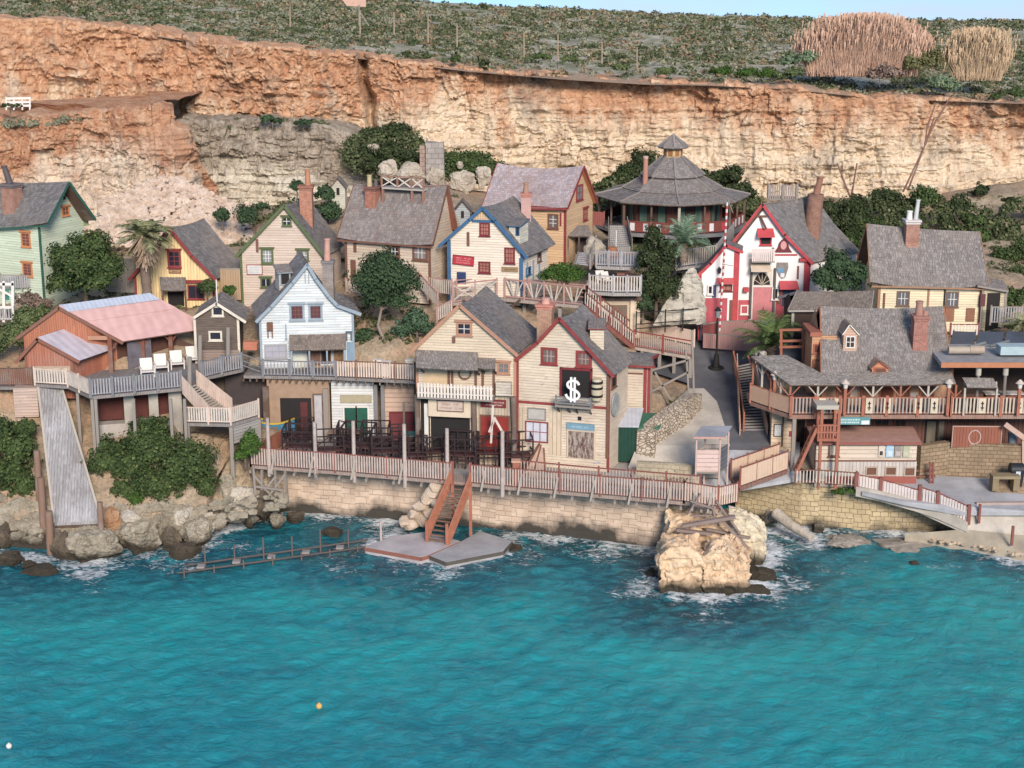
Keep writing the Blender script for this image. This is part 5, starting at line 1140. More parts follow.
for k in range(8):
    if k == 6: continue
    a_, b_ = po[k], po[(k+1)%8]; Fk = Face(V((a_.x,a_.y,0)), (b_-a_)); w_ = (b_-a_).length; mb = MB()
    Fk.slab(mb, .12, ZF+.1, w_-.12, ZF+.95, -.03, .03); Fk.slab(mb, .1, ZF+.95, w_-.1, ZF+1.05, -.06, .06); o = mb.build('balustrade', plain((.20,.06,.05), .8, .3, name='maroon_boards'), root)
    if k in (0, 1, 2, 7):
        for j in range(4):
            s = w_*(.12+.24*j); mb = MB(); Fk.slab(mb, s, ZF+.2, s+.42, ZF+.88, .035, .055); c_ = mb.build('card', CARDS[rg.choice((0,0,1,2))], o)
p = P(645.5, 168, YN-2); chimney(root, V((p.x,p.y,zN(172))), 1.5, .42, plain((.40,.20,.15), .9, name='clay_pot'), plain((.5,.34,.28), .9), [], sink=1.5, roundc=True)
# ================================================ generic deck / railing / stairs builders
def deck(name, label, pts, th=.22, mat=None, posts=(), zf=0., beams=True, cat='deck', pm=None, plank=None):
    pts = [V(p) for p in pts]; c = sum(pts, V())/len(pts); root = thing(name, label, cat, c)
    mb = MB(); n = len(pts); lo = [p-ZU*th for p in pts]
    mb.poly(pts if (pts[1]-pts[0]).cross(pts[2]-pts[1]).z > 0 else pts[::-1]); mb.poly(lo[::-1])
    for k in range(n): mb.poly([lo[k], lo[(k+1)%n], pts[(k+1)%n], pts[k]])
    mb.build('planks', mat or boards((.27,.25,.24), .16, True, .5, (.16,.14,.13)), root)
    for p in posts:
        p = V(p); q = V((p.x, p.y, zf if zf else ground(p.x, p.y)-.5)); m2 = MB(); m2.beam(q, p-ZU*th, .26); m2.build('support_post', pm or OLDW, root)
    return root
def railing(name, label, path, h=1.1, style='picket', rail=None, pick=None, post=None, gap=.17, pw=.10, every=2.2, cat='railing', group=None, ph=.12, endpost=True, over=.15, base=.12):
    path = [V(p) for p in path]; rail = rail or RED; pick = pick or PKT; post = post or rail
    root = thing(name, label, cat, path[0].lerp(path[-1], .5), group); mr, mp = MB(), MB()
    for a, b in zip(path[:-1], path[1:]):
        L = (b-a).length; n = max(1, round(L/every)); t = (b-a)/L; hz = V((t.x,t.y,0)).normalized(); side = V((hz.y,-hz.x,0))
        for k in range(n+1 if b is path[-1] else n):
            p = a.lerp(b, k/n); m2 = MB(); m2.beam(p-ZU*.1, p+ZU*(h+over), ph); m2.build('post', post, root)
        if style in ('picket', 'panel'):
            mr.beam(a+ZU*h, b+ZU*h, .10, .08); mr.beam(a+ZU*(base+.05), b+ZU*(base+.05), .07, .09)
            m = int(L/gap)
            for k in range(m):
                p = a.lerp(b, (k+.5)/m)+side*.035; u = hz*pw/2; z0, z1 = ZU*base, ZU*(h-.02+random.uniform(-.02,.03) if style == 'picket' else h-.03); e = side*.02
                mp.hexa([p-u-e+z0, p+u-e+z0, p+u+e+z0, p-u+e+z0, p-u-e+z1, p+u-e+z1, p+u+e+z1, p-u+e+z1])
        elif style == 'x':
            mr.beam(a+ZU*h, b+ZU*h, .12, .1); mr.beam(a+ZU*.12, b+ZU*.12, .1, .1)
            for k in range(n):
                p, q = a.lerp(b, k/n), a.lerp(b, (k+1)/n); mp.beam(p+ZU*.18, q+ZU*(h-.08), .09, .07); mp.beam(p+ZU*(h-.08)+side*.05, q+ZU*.18+side*.05, .09, .07)
        elif style == 'v':
            mr.beam(a+ZU*h, b+ZU*h, .12, .1); mr.beam(a+ZU*.12, b+ZU*.12, .1, .1)
            for k in range(n):
                p, q = a.lerp(b, k/n), a.lerp(b, (k+1)/n); m_ = (p+q)/2
                for f in (.08, .3, .7, .92): mp.beam(m_.lerp(p if f < .5 else q, .12)+ZU*.15, p.lerp(q, f)+ZU*(h-.08), .09, .07)
        elif style == 'rails':
            for zz_ in (.35, .7, h): mr.beam(a+ZU*zz_, b+ZU*zz_, .07, .07)
    mr.build('rails', rail, root)
    if mp.v: mp.build('pickets' if style in ('picket','panel') else 'braces', pick, root)
    return root
PKT = plain((.50,.405,.355), .85, .45, 1.5, name='weathered_white'); PKG = plain((.33,.33,.35), .85, .45, 1.5, name='weathered_grey'); PKP = plain((.60,.46,.38), .85, .3, 1.5, name='peach_paint'); BRR = plain((.22,.085,.07), .8, .3, name='red_brown_paint'); PKO = plain((.58,.52,.46), .85, .4, 1.5, name='weathered_white'); GRR = plain((.19,.195,.21), .85, .35, name='grey_paint'); TAR = plain((.34,.135,.09), .8, .4, name='terracotta_paint')
def stairs(name, label, a0, a1, b0, b1, n, tm, sm, th=.07, cat='stairs', solid=False, sheet=0., group=None):
    """a0,a1 ends of the bottom edge; b0,b1 ends of the top edge"""
    a0, a1, b0, b1 = map(V, (a0, a1, b0, b1)); root = thing(name, label, cat, (a0+a1)/2, group); mb = MB()
    for k in range(n):
        f = (k+.5)/n; p, q = a0.lerp(b0, f), a1.lerp(b1, f); go = ((b0-a0)/n); g = V((go.x,go.y,0)); g = g.normalized()*max(g.length*.8, .16)
        mb.hexa([p-ZU*th, q-ZU*th, q+g-ZU*th, p+g-ZU*th, p, q, q+g, p+g])
        if solid: mb.hexa([p-ZU*(.4), q-ZU*.4, q-ZU*.4+g*.2, p-ZU*.4+g*.2, p-ZU*th, q-ZU*th, q-ZU*th+g*.2, p-ZU*th+g*.2])
    mb.build('treads', tm, root)
    for p, q, s in ((a0, b0, -1), (a1, b1, 1)):
        m2 = MB(); o = (a1-a0).normalized()*.06*s
        if sheet: m2.hexa([p+o*1.0-ZU*.3, p+o*2-ZU*.3, q+o*2-ZU*.3, q+o-ZU*.3, p+o+ZU*sheet, p+o*2+ZU*sheet, q+o*2+ZU*sheet, q+o+ZU*sheet])
        else: m2.beam(p+o-ZU*.1, q+o-ZU*.1, .08, .30)
        m2.build('stringer', sm, root)
    return root
# ---- quay walls
def quay(name, label, foot, zt, mat, th=1.2, back=None):
    mb = MB(); n = len(foot)-1
    for k in range(n):
        a, b = V(foot[k]), V(foot[k+1]); t = (b-a).normalized(); d = V((-t.y, t.x, 0)) if V((-t.y,t.x,0)).y > 0 else V((t.y,-t.x,0)); z0 = zt[k] if isinstance(zt, list) else zt; z1 = zt[k+1] if isinstance(zt, list) else zt
        NS, NV = max(2, int((b-a).length/1.0)), 4
        for i in range(NS):
            for j in range(NV):
                q = []
                for (ii, jj) in ((i,j), (i+1,j), (i+1,j+1), (i,j+1)):
                    p = a.lerp(b, ii/NS); top = z0+(z1-z0)*ii/NS; z = -1+(top+1)*jj/NV; off = .10*noise.noise(V((p.x*.6, z*.8, 3))); q.append(V((p.x, p.y, z)) + d*(off + .03*z))
                mb.poly(q)
            p, p2 = a.lerp(b, i/NS), a.lerp(b, (i+1)/NS); t0, t1 = z0+(z1-z0)*i/NS, z0+(z1-z0)*(i+1)/NS
            mb.poly([V((p.x,p.y,t0))+d*.03*t0, V((p2.x,p2.y,t1))+d*.03*t1, V((p2.x,p2.y,t1))+d*th, V((p.x,p.y,t0))+d*th])
    return tag(mb.build(name, mat), label, 'wall')
QM = ashlar((.70,.56,.44), (.58,.44,.33), .95, .42, True, mortar=(.34,.26,.20))
QR = ashlar((.60,.49,.31), (.47,.37,.22), .55, .36, True, mortar=(.13,.10,.06), zb=-.5)
quay('quay_wall', 'long pinkish ashlar quay wall under the seafront boardwalk', WALLB, [3.7,3.75,3.75,3.75], QM)
WR = [PZ(*a, 0) for a in [(735,514),(800,526),(870,531),(925,532),(968,533)]]
quay('harbour_wall', 'yellowish block harbour wall with a dark wet foot, sloping down to the right', WR, [P(740,490,WR[0].y).z, P(800,483,WR[1].y).z, P(868,494,WR[2].y).z, P(920,511,WR[3].y).z, P(966,527,WR[4].y).z], QR, th=.9)
# flat paved ground behind the walls
def slab_ground(name, pts, mat, label, kind='structure', th=.25):
    pts = [V(p) for p in pts]; mb = MB(); lo = [p-ZU*th for p in pts]; n = len(pts)
    if (pts[1]-pts[0]).cross(pts[2]-pts[1]).z < 0: pts = pts[::-1]; lo = lo[::-1]
    mb.poly(pts)
    for k in range(n): mb.poly([lo[k], lo[(k+1)%n], pts[(k+1)%n], pts[k]])
    o = mb.build(name, mat); o['kind'] = kind; o['label'] = label; return o
def concrete(col, name='concrete', k=1.0):
    t = NT(name); pos = t.pos(); n1 = t.noise(.5, pos, 6, .65); n2 = t.noise(4, pos, 5, .7)
    c = t.mix(t.ramp(n1, [(.38, (0,)*3), (.66, (.75,)*3)]), col, mul(col, .55)); c = t.mix(t.math('MULTIPLY', n2, .35), c, mul(col, .6)); return t.out(c, .9, n2, .35, .03)
CONC = concrete((.42,.39,.36)); CONCB = concrete((.42,.43,.455)); CONCW = concrete((.50,.46,.40)); ASPH = concrete((.12,.122,.135), 'asphalt')
slab_ground('patio_floor', [PZ(262,462,4.0), PZ(440,476,4.0), PZ(640,493,4.0), PZ(690,498,4.0), PZ(700,462,4.0), PZ(640,440,4.0), PZ(415,430,4.0), PZ(270,430,4.0)], CONC, 'grey concrete patio behind the boardwalk')
slab_ground('quay_floor', [P(736,489,WR[0].y+.2), P(800,482.5,WR[1].y+.2), P(868,493.5,WR[2].y+.2), V((21.6,108.0,3.5)), V((21.6,111,3.6)), V((11.5,111,3.6))], CONC, 'paved quay behind the harbour wall')
slab_ground('yard', [PZ(862,492,3.3), PZ(905,502,2.9), PZ(960,512,2.5), PZ(1040,512,2.7), PZ(1060,482,3.4), PZ(905,474,3.45), PZ(860,476,3.45)], CONCB, 'pale concrete slope beside the harbour')
slab_ground('slipway', [PZ(905,503,2.6), PZ(962,529,1.3), PZ(1050,534,1.3), PZ(1050,513,2.45), PZ(960,513,2.3)], CONCW, 'pale concrete slipway at the water')
# low kerb walls on the slip
q = quay('slip_kerb', 'low pinkish kerb wall along the concrete slipway', [V((p.x,p.y,0)) for p in (PZ(977,509,2.6), PZ(1045,508,2.6))], 3.0, concrete((.44,.36,.33)), th=.4)
bt = []
for k in range(260):
    px, py = rs.uniform(915, 1045), rs.uniform(536, 556)
    if py > 540+ (px-915)*.16: continue
    p = PZ(px, py, .35+.0*k); s = rs.uniform(.06, .2); bt.append(((p.x, p.y, .42), (s*1.3, s, s*.7), k))
rocks_stuff('pebbles', bt, ROCK_PALE, 'pale shingle on the little beach')
slab_ground('beach', [PZ(905,534,.75), PZ(930,543,.15), PZ(985,553,.05), PZ(1060,568,.0), PZ(1060,529,1.35), PZ(968,529,1.3)], concrete((.40,.35,.27), 'shingle'), 'pale shingle beach', th=.5)
# roads: asphalt square with its lane, concrete ramp
def drape(name, pix, mat, label, off=.02):
    return slab_ground(name, pix, mat, label, th=.4)
LZ = lambda x, y, Y, o=.0: P(x, y, Y) + ZU*o
def road(name, rows, mat, label, off):
    mb = MB(); rows = [(Y, l, r_) for Y, l, r_ in rows]; pr = None; Ys = []
    for (Y0_, l0, r0), (Y1_, l1, r1) in zip(rows[:-1], rows[1:]):
        n = max(1, int((Y1_-Y0_)/.6))
        for i in range(n+1):
            f = i/n; Y = Y0_+(Y1_-Y0_)*f; z = zr(Y)+off; L_, R_ = road_x(l0+(l1-l0)*f, Y), road_x(r0+(r1-r0)*f, Y); row = [V((L_+(R_-L_)*k/8, Y, z)) for k in range(9)]
            if i:
                for k in range(8): mb.poly([pr[k], pr[k+1], row[k+1], row[k]])
            pr = row
    o = mb.build(name, mat); o['kind'] = 'structure'; o['label'] = label
road('asphalt_square', [(109,727,776),(112.4,723,772),(115.8,716,770),(116.4,686,770),(119,690,776),(121.5,640,792),(125.8,640,802)], ASPH, 'dark asphalt square in front of the red and white house', 0)
road('concrete_ramp', [(105.2,632,722),(107.6,628,716),(109.3,637,730),(112.2,655,724.5),(116,674,717),(118.2,690,704)], CONCW, 'pale concrete ramp curving down to the quay', .035)
slab_ground('quay_pavement', [LZ(700,470,107,.02), LZ(700,498,103.5,.02), LZ(740,488,105,.02), LZ(800,478,106.5,.02), LZ(800,440,110.5,.02), LZ(742,437,110.6,.02)], CONCB, 'grey concrete pavement at the foot of the stairs')
# stone walls by the ramp
RUB = rubble((.60,.52,.42), (.44,.37,.29), (.20,.16,.12)); BLK = ashlar((.54,.48,.36), (.44,.38,.27), .6, .3, False, 'pale_blocks', mortar=(.30,.26,.20))
def wall(name, label, path, mat, th=.5):
    mb = MB(); 
    for (a, ta), (b, tb_) in zip(path[:-1], path[1:]):
        a, b = V(a), V(b); t = (b-a).normalized(); d = V((t.y,-t.x,0)).normalized()*th/2; n = max(2, int((b-a).length/.5)); 
        for i in range(n):
            p, q = a.lerp(b, i/n), a.lerp(b, (i+1)/n); z0, z1 = ta+(tb_-ta)*i/n, ta+(tb_-ta)*(i+1)/n; j0, j1 = .06*noise.noise(p*1.3), .06*noise.noise(q*1.3)
            mb.hexa([p+d-ZU*.6, q+d-ZU*.6, q-d-ZU*.6, p-d-ZU*.6, p+d*.9+ZU*(z0+j0), q+d*.9+ZU*(z1+j1), q-d*.9+ZU*(z1+j1), p-d*.9+ZU*(z0+j0)])
    return tag(mb.build(name, mat), label, 'wall')
wall('rubble_wall', 'rough pale rubble wall climbing beside the concrete ramp', [(P(641,456,108.8),1.9), (P(660,441,110.3),2.0), (P(683,424,112.6),1.9), (P(697,410,115),1.3)], RUB, .8)
wall('rubble_end_wall', 'end face of pale rubble wall beside the green shed', [(P(637,456,108.9),1.9), (P(655,456,108.6),1.9)], RUB, .6)
wall('block_wall', 'low pale block wall with square tops below the concrete ramp', [(P(637,476,105.9),1.1), (P(700,482,104.6),1.2)], BLK, .5)
# ---- seafront boardwalk
BP = [PZ(251,465.5,4.1), PZ(335,471.5,4.1), PZ(440,480.5,4.1), PZ(520,488,4.1), PZ(600,495,4.1), PZ(684,502,4.1), PZ(719,507,4.1)]
BK = [p + V((.25, 1.6, 0)) for p in BP]
rt = deck('boardwalk', 'long narrow timber boardwalk standing out over the quay wall', BP + BK[::-1] + [], mat=boards((.36,.28,.24), .16, True, .4, (.2,.16,.14)))
for k in range(24):
    f = k/23*(len(BP)-1.001); i = int(f); p = BP[i].lerp(BP[i+1], f-i); mb = MB(); mb.beam(p+V((0,-.45,-.32)), p+V((.2,1.5,-.32)), .16, .2); mb.build('joist', OLDW, rt)
for k in range(13):
    f = (k+.6)/13.2*(len(BP)-1.001); i = int(f); p = BP[i].lerp(BP[i+1], f-i); mb = MB(); mb.beam(p+V((-.15,-.45,-.35)), p+V((.12,-.06,1.0)), .09, .12); mb.build('brace', PALEW, rt)
i0 = 2; pa = PZ(453,481.7,4.1); pb = PZ(471,483.4,4.1)
railing('boardwalk_railing', 'weathered white picket railing with red rails on the left half of the boardwalk', [BP[0], BP[1], BP[2], pa], 1.32, 'picket', BRR, PKT, gap=.19, pw=.11, every=3.2)
railing('boardwalk_railing', 'weathered picket railing with red rails from the red stairs to the corner booth', [pb, BP[3], BP[4], BP[5]], 1.32, 'picket', BRR, PKT, gap=.19, pw=.09, every=3.6)
railing('corner_railing', 'peach and red picket railing around the corner under the white booth', [BP[5], PZ(718,507,4.1), PZ(737,503,4.1)], 1.35, 'picket', BRR, PKP, gap=.19, pw=.12, every=2.2)
railing('boardwalk_railing', 'thin red inner railing behind the right half of the boardwalk', [BP[3]+V((0,2.2,0)), BP[4]+V((0,2.0,0)), PZ(700,494,4.1)], 1.25, 'picket', BRR, PKT, gap=.22, pw=.05, every=2.6)
railing('boardwalk_railing', 'orange brown end fence closing the left end of the boardwalk', [BP[0], PZ(281,447,4.1)], 1.2, 'picket', TAR, TAR, gap=.14, pw=.12, every=3)
for px, pb_, pt_ in ((269.5,466,418), (316,469,422), (354.5,472,421), (405,477,424), (447.5,480,428.5), (502.5,486,431)):
    p = PZ(px, pb_, 4.1) + V((0,-.12,0)); zt = P(px, pt_, p.y).z; mb = MB(); mb.cyl(p-ZU*.7, V((p.x,p.y,zt)), .15, .13, 8); tag(mb.build('lamp_post' if False else 'timber_post', plain((.44,.375,.345), .9, .45, name='pale_timber')), 'tall pale timber post on the boardwalk edge', 'post', 'tall pale posts along the boardwalk')
mb = MB(); root = thing('trestle', 'grey timber trestle carrying the left end of the boardwalk', 'trestle', PZ(262,508,.3))
for a, b in (((253,468),(256,508)), ((275,470),(278,512)), ((285,470),(288,505)), ((254,475),(275,500)), ((276,476),(256,500)), ((253,486),(284,490)), ((262,470),(262,505)), ((266,500),(285,474))):
    mb = MB(); mb.beam(P(*a,107.6), P(*b,107.6+random.uniform(-.3,.3)), .15); mb.build('beam', OLDW, root)
# red stairs down to the landing slab
S_b0, S_b1 = PZ(427,541,.55), PZ(447,544,.55); S_t0, S_t1 = PZ(452.5,481.5,4.1), PZ(470.5,483,4.1)
stairs('landing_stairs', 'steep orange red stairs from the boardwalk down to the landing slab', S_b0, S_b1, S_t0, S_t1, 13, plain((.20,.12,.09), .8), plain((.40,.16,.10), .8, .4, name='orange_red_paint'), sheet=.95)
mb = MB(); root = bpy.data.objects['landing_stairs']
for p, q in ((S_b0, S_t0), (S_b1, S_t1)):
    for f in (0, 1): 
        x = p.lerp(q, f); m2 = MB(); m2.beam(x-ZU*.3, x+ZU*1.45, .2); m2.build('newel', TAR, root)
for p in (S_t0, S_t1): m2 = MB(); m2.beam(V((p.x,p.y-.3,.4)), V((p.x,p.y-.3,4)), .2); m2.build('stilt', TAR, root)
# landing slabs
def slabthing(name, label, pix, z, mat, edge=None, th=.5):
    pts = [PZ(x, y, z) for x, y in pix]; root = thing(name, label, 'slab', sum(pts, V())/len(pts)); mb = MB(); lo = [p-ZU*th*2 for p in pts]; n = len(pts)
    if (pts[1]-pts[0]).cross(pts[2]-pts[1]).z < 0: pts = pts[::-1]; lo = lo[::-1]
    mb.poly(pts)
    for k in range(n): mb.poly([lo[k], lo[(k+1)%n], pts[(k+1)%n], pts[k]])
    mb.build('concrete_top', mat, root)
    if edge is not None:
        mb = MB()
        for k in range(n): mb.beam(pts[k]-ZU*.14, pts[(k+1)%n]-ZU*.14, .12, .24)
        mb.build('edging', edge, root)
    return root
slabthing('landing_slab', 'pale concrete landing slab with red edging at the foot of the red stairs', [(365,547),(392,536),(425,532),(460,541),(428,555),(421,557)], .5, concrete((.50,.47,.48)), plain((.26,.11,.08), .9, name='red_brown_paint'))
slabthing('landing_slab', 'wet grey concrete landing slab right of the red stairs', [(430,555.5),(461,541.5),(480,531),(512,541),(503,551),(446,562)], .45, concrete((.40,.40,.41)), plain((.10,.09,.08), .9))
# crumbling pale block stair beside it
it = []
for k, (px, py, zz_, sx) in enumerate(((405,529,.9,.9),(414,522,1.4,1.0),(420,514,2.0,1.1),(427,505,2.6,1.0),(432,497,3.1,1.0),(436,489,3.5,.9),(412,533,.7,1.0),(424,528,1.0,1.1),(430,519,1.6,1.0),(436,508,2.3,1.0))):
    p = P(px, py, 104.9-.25*k*0); it.append(((p.x, p.y+.3, zz_), (sx*.62, .7, .5), 40+k))
mb = MB()
for c, r_, sd_ in it: p, f = rock_mesh(c, r_, sd_, 2, 9, .12); mb.mesh(p, f)
tag(mb.build('stone_steps', rockm((.42,.33,.24), (.58,.48,.38), (.66,.58,.48), name='pale_stone')), 'crumbling pale stone steps against the quay wall left of the red stairs', 'stone steps')
# ---- upper deck of the left half
za = 9.35
dk = [PZ(35,384,za), PZ(68,386,za), PZ(91,396.5,za), PZ(182,388,za), PZ(202,378,za), PZ(243.5,369,za), V((PZ(243,369,za).x,118.5,za)), V((PZ(35,384,za).x-1,118.5,za))]
sup = [PZ(x, y, za) + V((0,.25,0)) for x, y in ((91,396.5),(113,394.5),(131,393),(155,391),(182,388))]
deck('barn_deck', 'grey timber deck in front of the orange barn, on tall posts', dk, posts=[], cat='deck')
root = thing('plaster_wall', 'pale plastered base with dark openings and posts under the barn deck', 'wall', PZ(136,425,6.3))
K = Face(P(98,430,109.3), V((1,.25,0))); zt = za-.24; 
a, c, bb, d_ = K.rect((97,414,180,436)); mb = MB(); K.slab(mb, a, 3.5, bb, c+1.0, -1, 0); mb.build('wall', concrete((.44,.40,.36)), root)
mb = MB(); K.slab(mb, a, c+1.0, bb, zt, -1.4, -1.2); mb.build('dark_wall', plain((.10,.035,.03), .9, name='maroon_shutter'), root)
for x0, x1 in ((92,98), (124,134.5), (149,158.5), (169,182)):
    a, c, bb, d_ = K.rect((x0,396,x1,420)); mb = MB(); K.slab(mb, a, 5, bb, zt, -.5, .05); mb.build('pier', concrete((.42,.39,.34)), root)
for px in (77, 91.5, 95, 133, 170, 184):
    p = PZ(px, 396 if px > 80 else 390, za)+V((0,.1,-.24)); mb = MB(); mb.beam(V((p.x,p.y-.05,4)), p, .2); mb.build('post', OLDW, root)
dk2 = [PZ(243.5,375.5,8.95), PZ(330,377,8.95), PZ(416,381,8.95), V((PZ(416,381,8.95).x,119,8.95)), V((PZ(243,376,8.95).x,119,8.95))]
rt = deck('house_deck', 'long timber deck in front of the blue house, above the shop fronts', dk2)
for k in range(26):
    p = dk2[0].lerp(dk2[1], k/13) if k < 13 else dk2[1].lerp(dk2[2], (k-13)/12); mb = MB(); mb.beam(p+V((0,-.12,-.33)), p+V((0,3,-.33)), .12, .2); mb.build('joist', DARKW, rt)
railing('deck_railing', 'peach white picket railing at the left front corner of the barn deck', [PZ(35,384,za), PZ(68,386,za), PZ(91,396.5,za)], 1.15, 'picket', PKP, PKO, gap=.2, pw=.12, every=2)
railing('deck_railing', 'grey timber railing along the front of the barn deck below the white chairs', [PZ(91,396.5,za), PZ(135,392.5,za), PZ(182,388,za)], 1.2, 'picket', GRR, PKG, gap=.2, pw=.1, every=1.9, ph=.2)
railing('deck_railing', 'grey timber railing in front of the dark brown hut', [PZ(202,378.5,za), PZ(222,373.5,za), PZ(242,369.5,za)], 1.2, 'picket', GRR, PKG, gap=.2, pw=.1, every=1.6, ph=.2)
railing('deck_railing', 'sloping dark grey railing stepping down beside the blue house', [PZ(242,369.5,za), PZ(263,377,8.75)], 1.2, 'rails', GRR, PKG, every=1.5)
railing('deck_railing', 'dark grey picket railing in front of the blue house', [PZ(263,376,8.95), PZ(290,376.5,8.95), PZ(336,377.5,8.95)], 1.15, 'picket', GRR, PKG, gap=.24, pw=.07, every=2.0, ph=.16)
railing('deck_railing', 'peach white picket railing on the deck right of the blue house', [PZ(337,377.5,8.95), PZ(376,379,8.95), PZ(415,381,8.95)], 1.25, 'picket', BRN, plain((.62,.50,.42), .85, .25, name='peach_white_paint'), gap=.19, pw=.12, every=1.5)
# stairs with peach sides down from the barn deck
t0, t1 = PZ(183,389,za), PZ(196,383.5,za); b0_, b1_ = PZ(212,421,7.3), PZ(232,412,7.3)
stairs('deck_stairs', 'weathered stairs with peach boarded sides from the barn deck down to the landing', b0_, b1_, t0, t1, 14, PALEW, boards((.58,.45,.38), .14, True, .35), sheet=1.0)
lp = [PZ(186,423,7.2), PZ(231,424,7.2), PZ(259,416,7.2), PZ(256,404,7.2), PZ(222,405,7.2)]
deck('stair_landing', 'small timber landing at the foot of the peach stairs', lp, posts=[lp[0]+V((.1,.1,0)), lp[1], lp[2]])
railing('landing_railing', 'peach picket railing around the stair landing', [lp[0], lp[1], lp[2]], 1.15, 'picket', PKP, PKO, gap=.17, pw=.12, every=2)
mb = MB(); K = Face(lp[1]-ZU*.2, lp[2]-lp[1]); K.slab(mb, 0, lp[1].z-1.5, (lp[2]-lp[1]).length, lp[1].z-.25, -.1, .02); tag(mb.build('board_skirt', boards((.32,.31,.30), .22, wear=.5)), 'grey board skirt below the stair landing', 'panel')
# ---- shop fronts under the deck
K = Face(P(266,452,115.0), V((1,0,0))); zt = 8.7
def front(name, label, x0, x1, mat):
    a, c, bb, d_ = K.rect((x0,384,x1,450)); root = thing(name, label, 'shop front', K.pt((a+bb)/2, 4)); mb = MB(); K.slab(mb, a, 3.6, bb, zt, -3, 0); mb.build('wall', mat, root); return root
r1 = front('storeroom_front', 'brown plastered store front with a wide dark opening under the deck', 268, 330, plain((.33,.23,.16), .9, .3, name='brown_plaster'))
panel(K, (281,398,312,452), r1, BLACK, 'opening', 0, .03); panel(K, (301,402,308,440), r1, plain((.10,.03,.03), .8), 'curtain', .03, .06); door(K, (315,395,322.5,452), r1, plain((.42,.41,.42), .8, .3), DARKW, 'tall pale door'); panel(K, (324,388,329,452), r1, OLDW, 'post', 0, .2); panel(K, (264,386,270,452), r1, DARKW, 'post', 0, .2)
r2 = front('white_shop_front', 'white shop front with green doors and a blank tan sign under the deck', 332, 374, boards((.60,.61,.60), .22, wear=.35, wcol=(.38,.37,.35)))
signboard(K, (341,395.5,371,402), r2, plain((.36,.32,.22), .8, name='tan_board'), None, None); door(K, (345,407.5,356,452), r2, plain((.016,.085,.06), .6, .4, name='green_paint'), WHITE, 'green door'); door(K, (357.5,407.5,368,452), r2, plain((.02,.10,.07), .6, .4, name='green_paint'), WHITE, 'green door')
for x in (376, 383): panel(K, (x-1.5,384,x+2.2,452), r2, GREYWD, 'post', 0, .25)
r3 = front('clapboard_shop_front', 'tan clapboard front with a red door under the right end of the deck', 385, 416, boards((.50,.36,.28), .36, wear=.35))
door(K, (391,413,414,452), r3, plain((.20,.05,.055), .7, .3, name='red_paint'), DRED, 'wide dark red door'); panel(K, (403,402,405,425), r3, OLDW, 'post', 0, .15); panel(K, (414.5,384,418.5,452), r3, DARKW, 'post', 0, .3)
mb = MB(); p = P(300,385,114); mb.box(V((-17.5,117.6,6.4)), 8, 3, 5); tag(mb.build('underdeck_shade_block', plain((.06,.05,.05), .95, name='underdeck_shade')), 'dark stone retaining wall in shade under the deck', 'wall')  # near-black block paints the shade of the void under the deck
# ---- footbridge and its stairs
zb = P(470,301,121.0).z
bp = [PZ(453,303,zb), PZ(497,298,zb), PZ(505,297.5,zb), PZ(584,306,zb)]
deck('footbridge', 'timber footbridge with pinkish railings crossing behind the front houses', [bp[0], bp[1], bp[3], bp[3]+V((.3,1.7,0)), bp[1]+V((.2,1.8,0)), bp[0]+V((.2,2.6,0))], mat=boards((.42,.35,.31), .16, True, .4), posts=[bp[1]+V((.2,.2,0)), bp[2]+V((1.5,.2,0)), PZ(560,303,zb)+V((0,.2,0)), bp[3]+V((0,.2,0))], cat='bridge')
for k, (p, q) in enumerate(((462,488),(497,488),(520,505),(546,533))):
    mb = MB(); mb.beam(P(p,300,120.7), P(q,312,118.5), .14); mb.build('raking_strut', DARKW, bpy.data.objects['footbridge'])
PKB = plain((.40,.24,.21), .85, .3, name='dull_pink_paint')
railing('bridge_railing', 'crossbraced white and dull pink railing at the left end of the footbridge', [bp[0], bp[1]], 1.45, 'x', PKB, PKO, every=1.7)
railing('bridge_railing', 'fan braced white railing with dull red posts along the footbridge', [bp[2], bp[3]], 1.45, 'v', PKB, PKO, every=1.9)
railing('bridge_railing', 'plain dull pink far railing of the footbridge', [bp[0]+V((.2,2.5,0)), bp[1]+V((.2,1.7,0)), bp[3]+V((.3,1.6,0))], 1.3, 'rails', PKB, PKO, every=2.2)
sb0 = PZ(634,347,9.4); st0 = bp[3]
stairs('bridge_stairs', 'long timber stairs with red railings coming down from the footbridge', sb0, sb0+V((.5,1.6,0)), st0, st0+V((.3,1.6,0)), 17, OLDW, BRR)
railing('stair_railing', 'near red and white railing of the long bridge stairs', [sb0, st0], 1.15, 'picket', BRR, PKO, gap=.3, pw=.08, every=1.6)
railing('stair_railing', 'far red and white railing of the long bridge stairs', [sb0+V((.5,1.6,0)), st0+V((.3,1.6,0))], 1.15, 'picket', BRR, PKO, gap=.3, pw=.08, every=1.6)
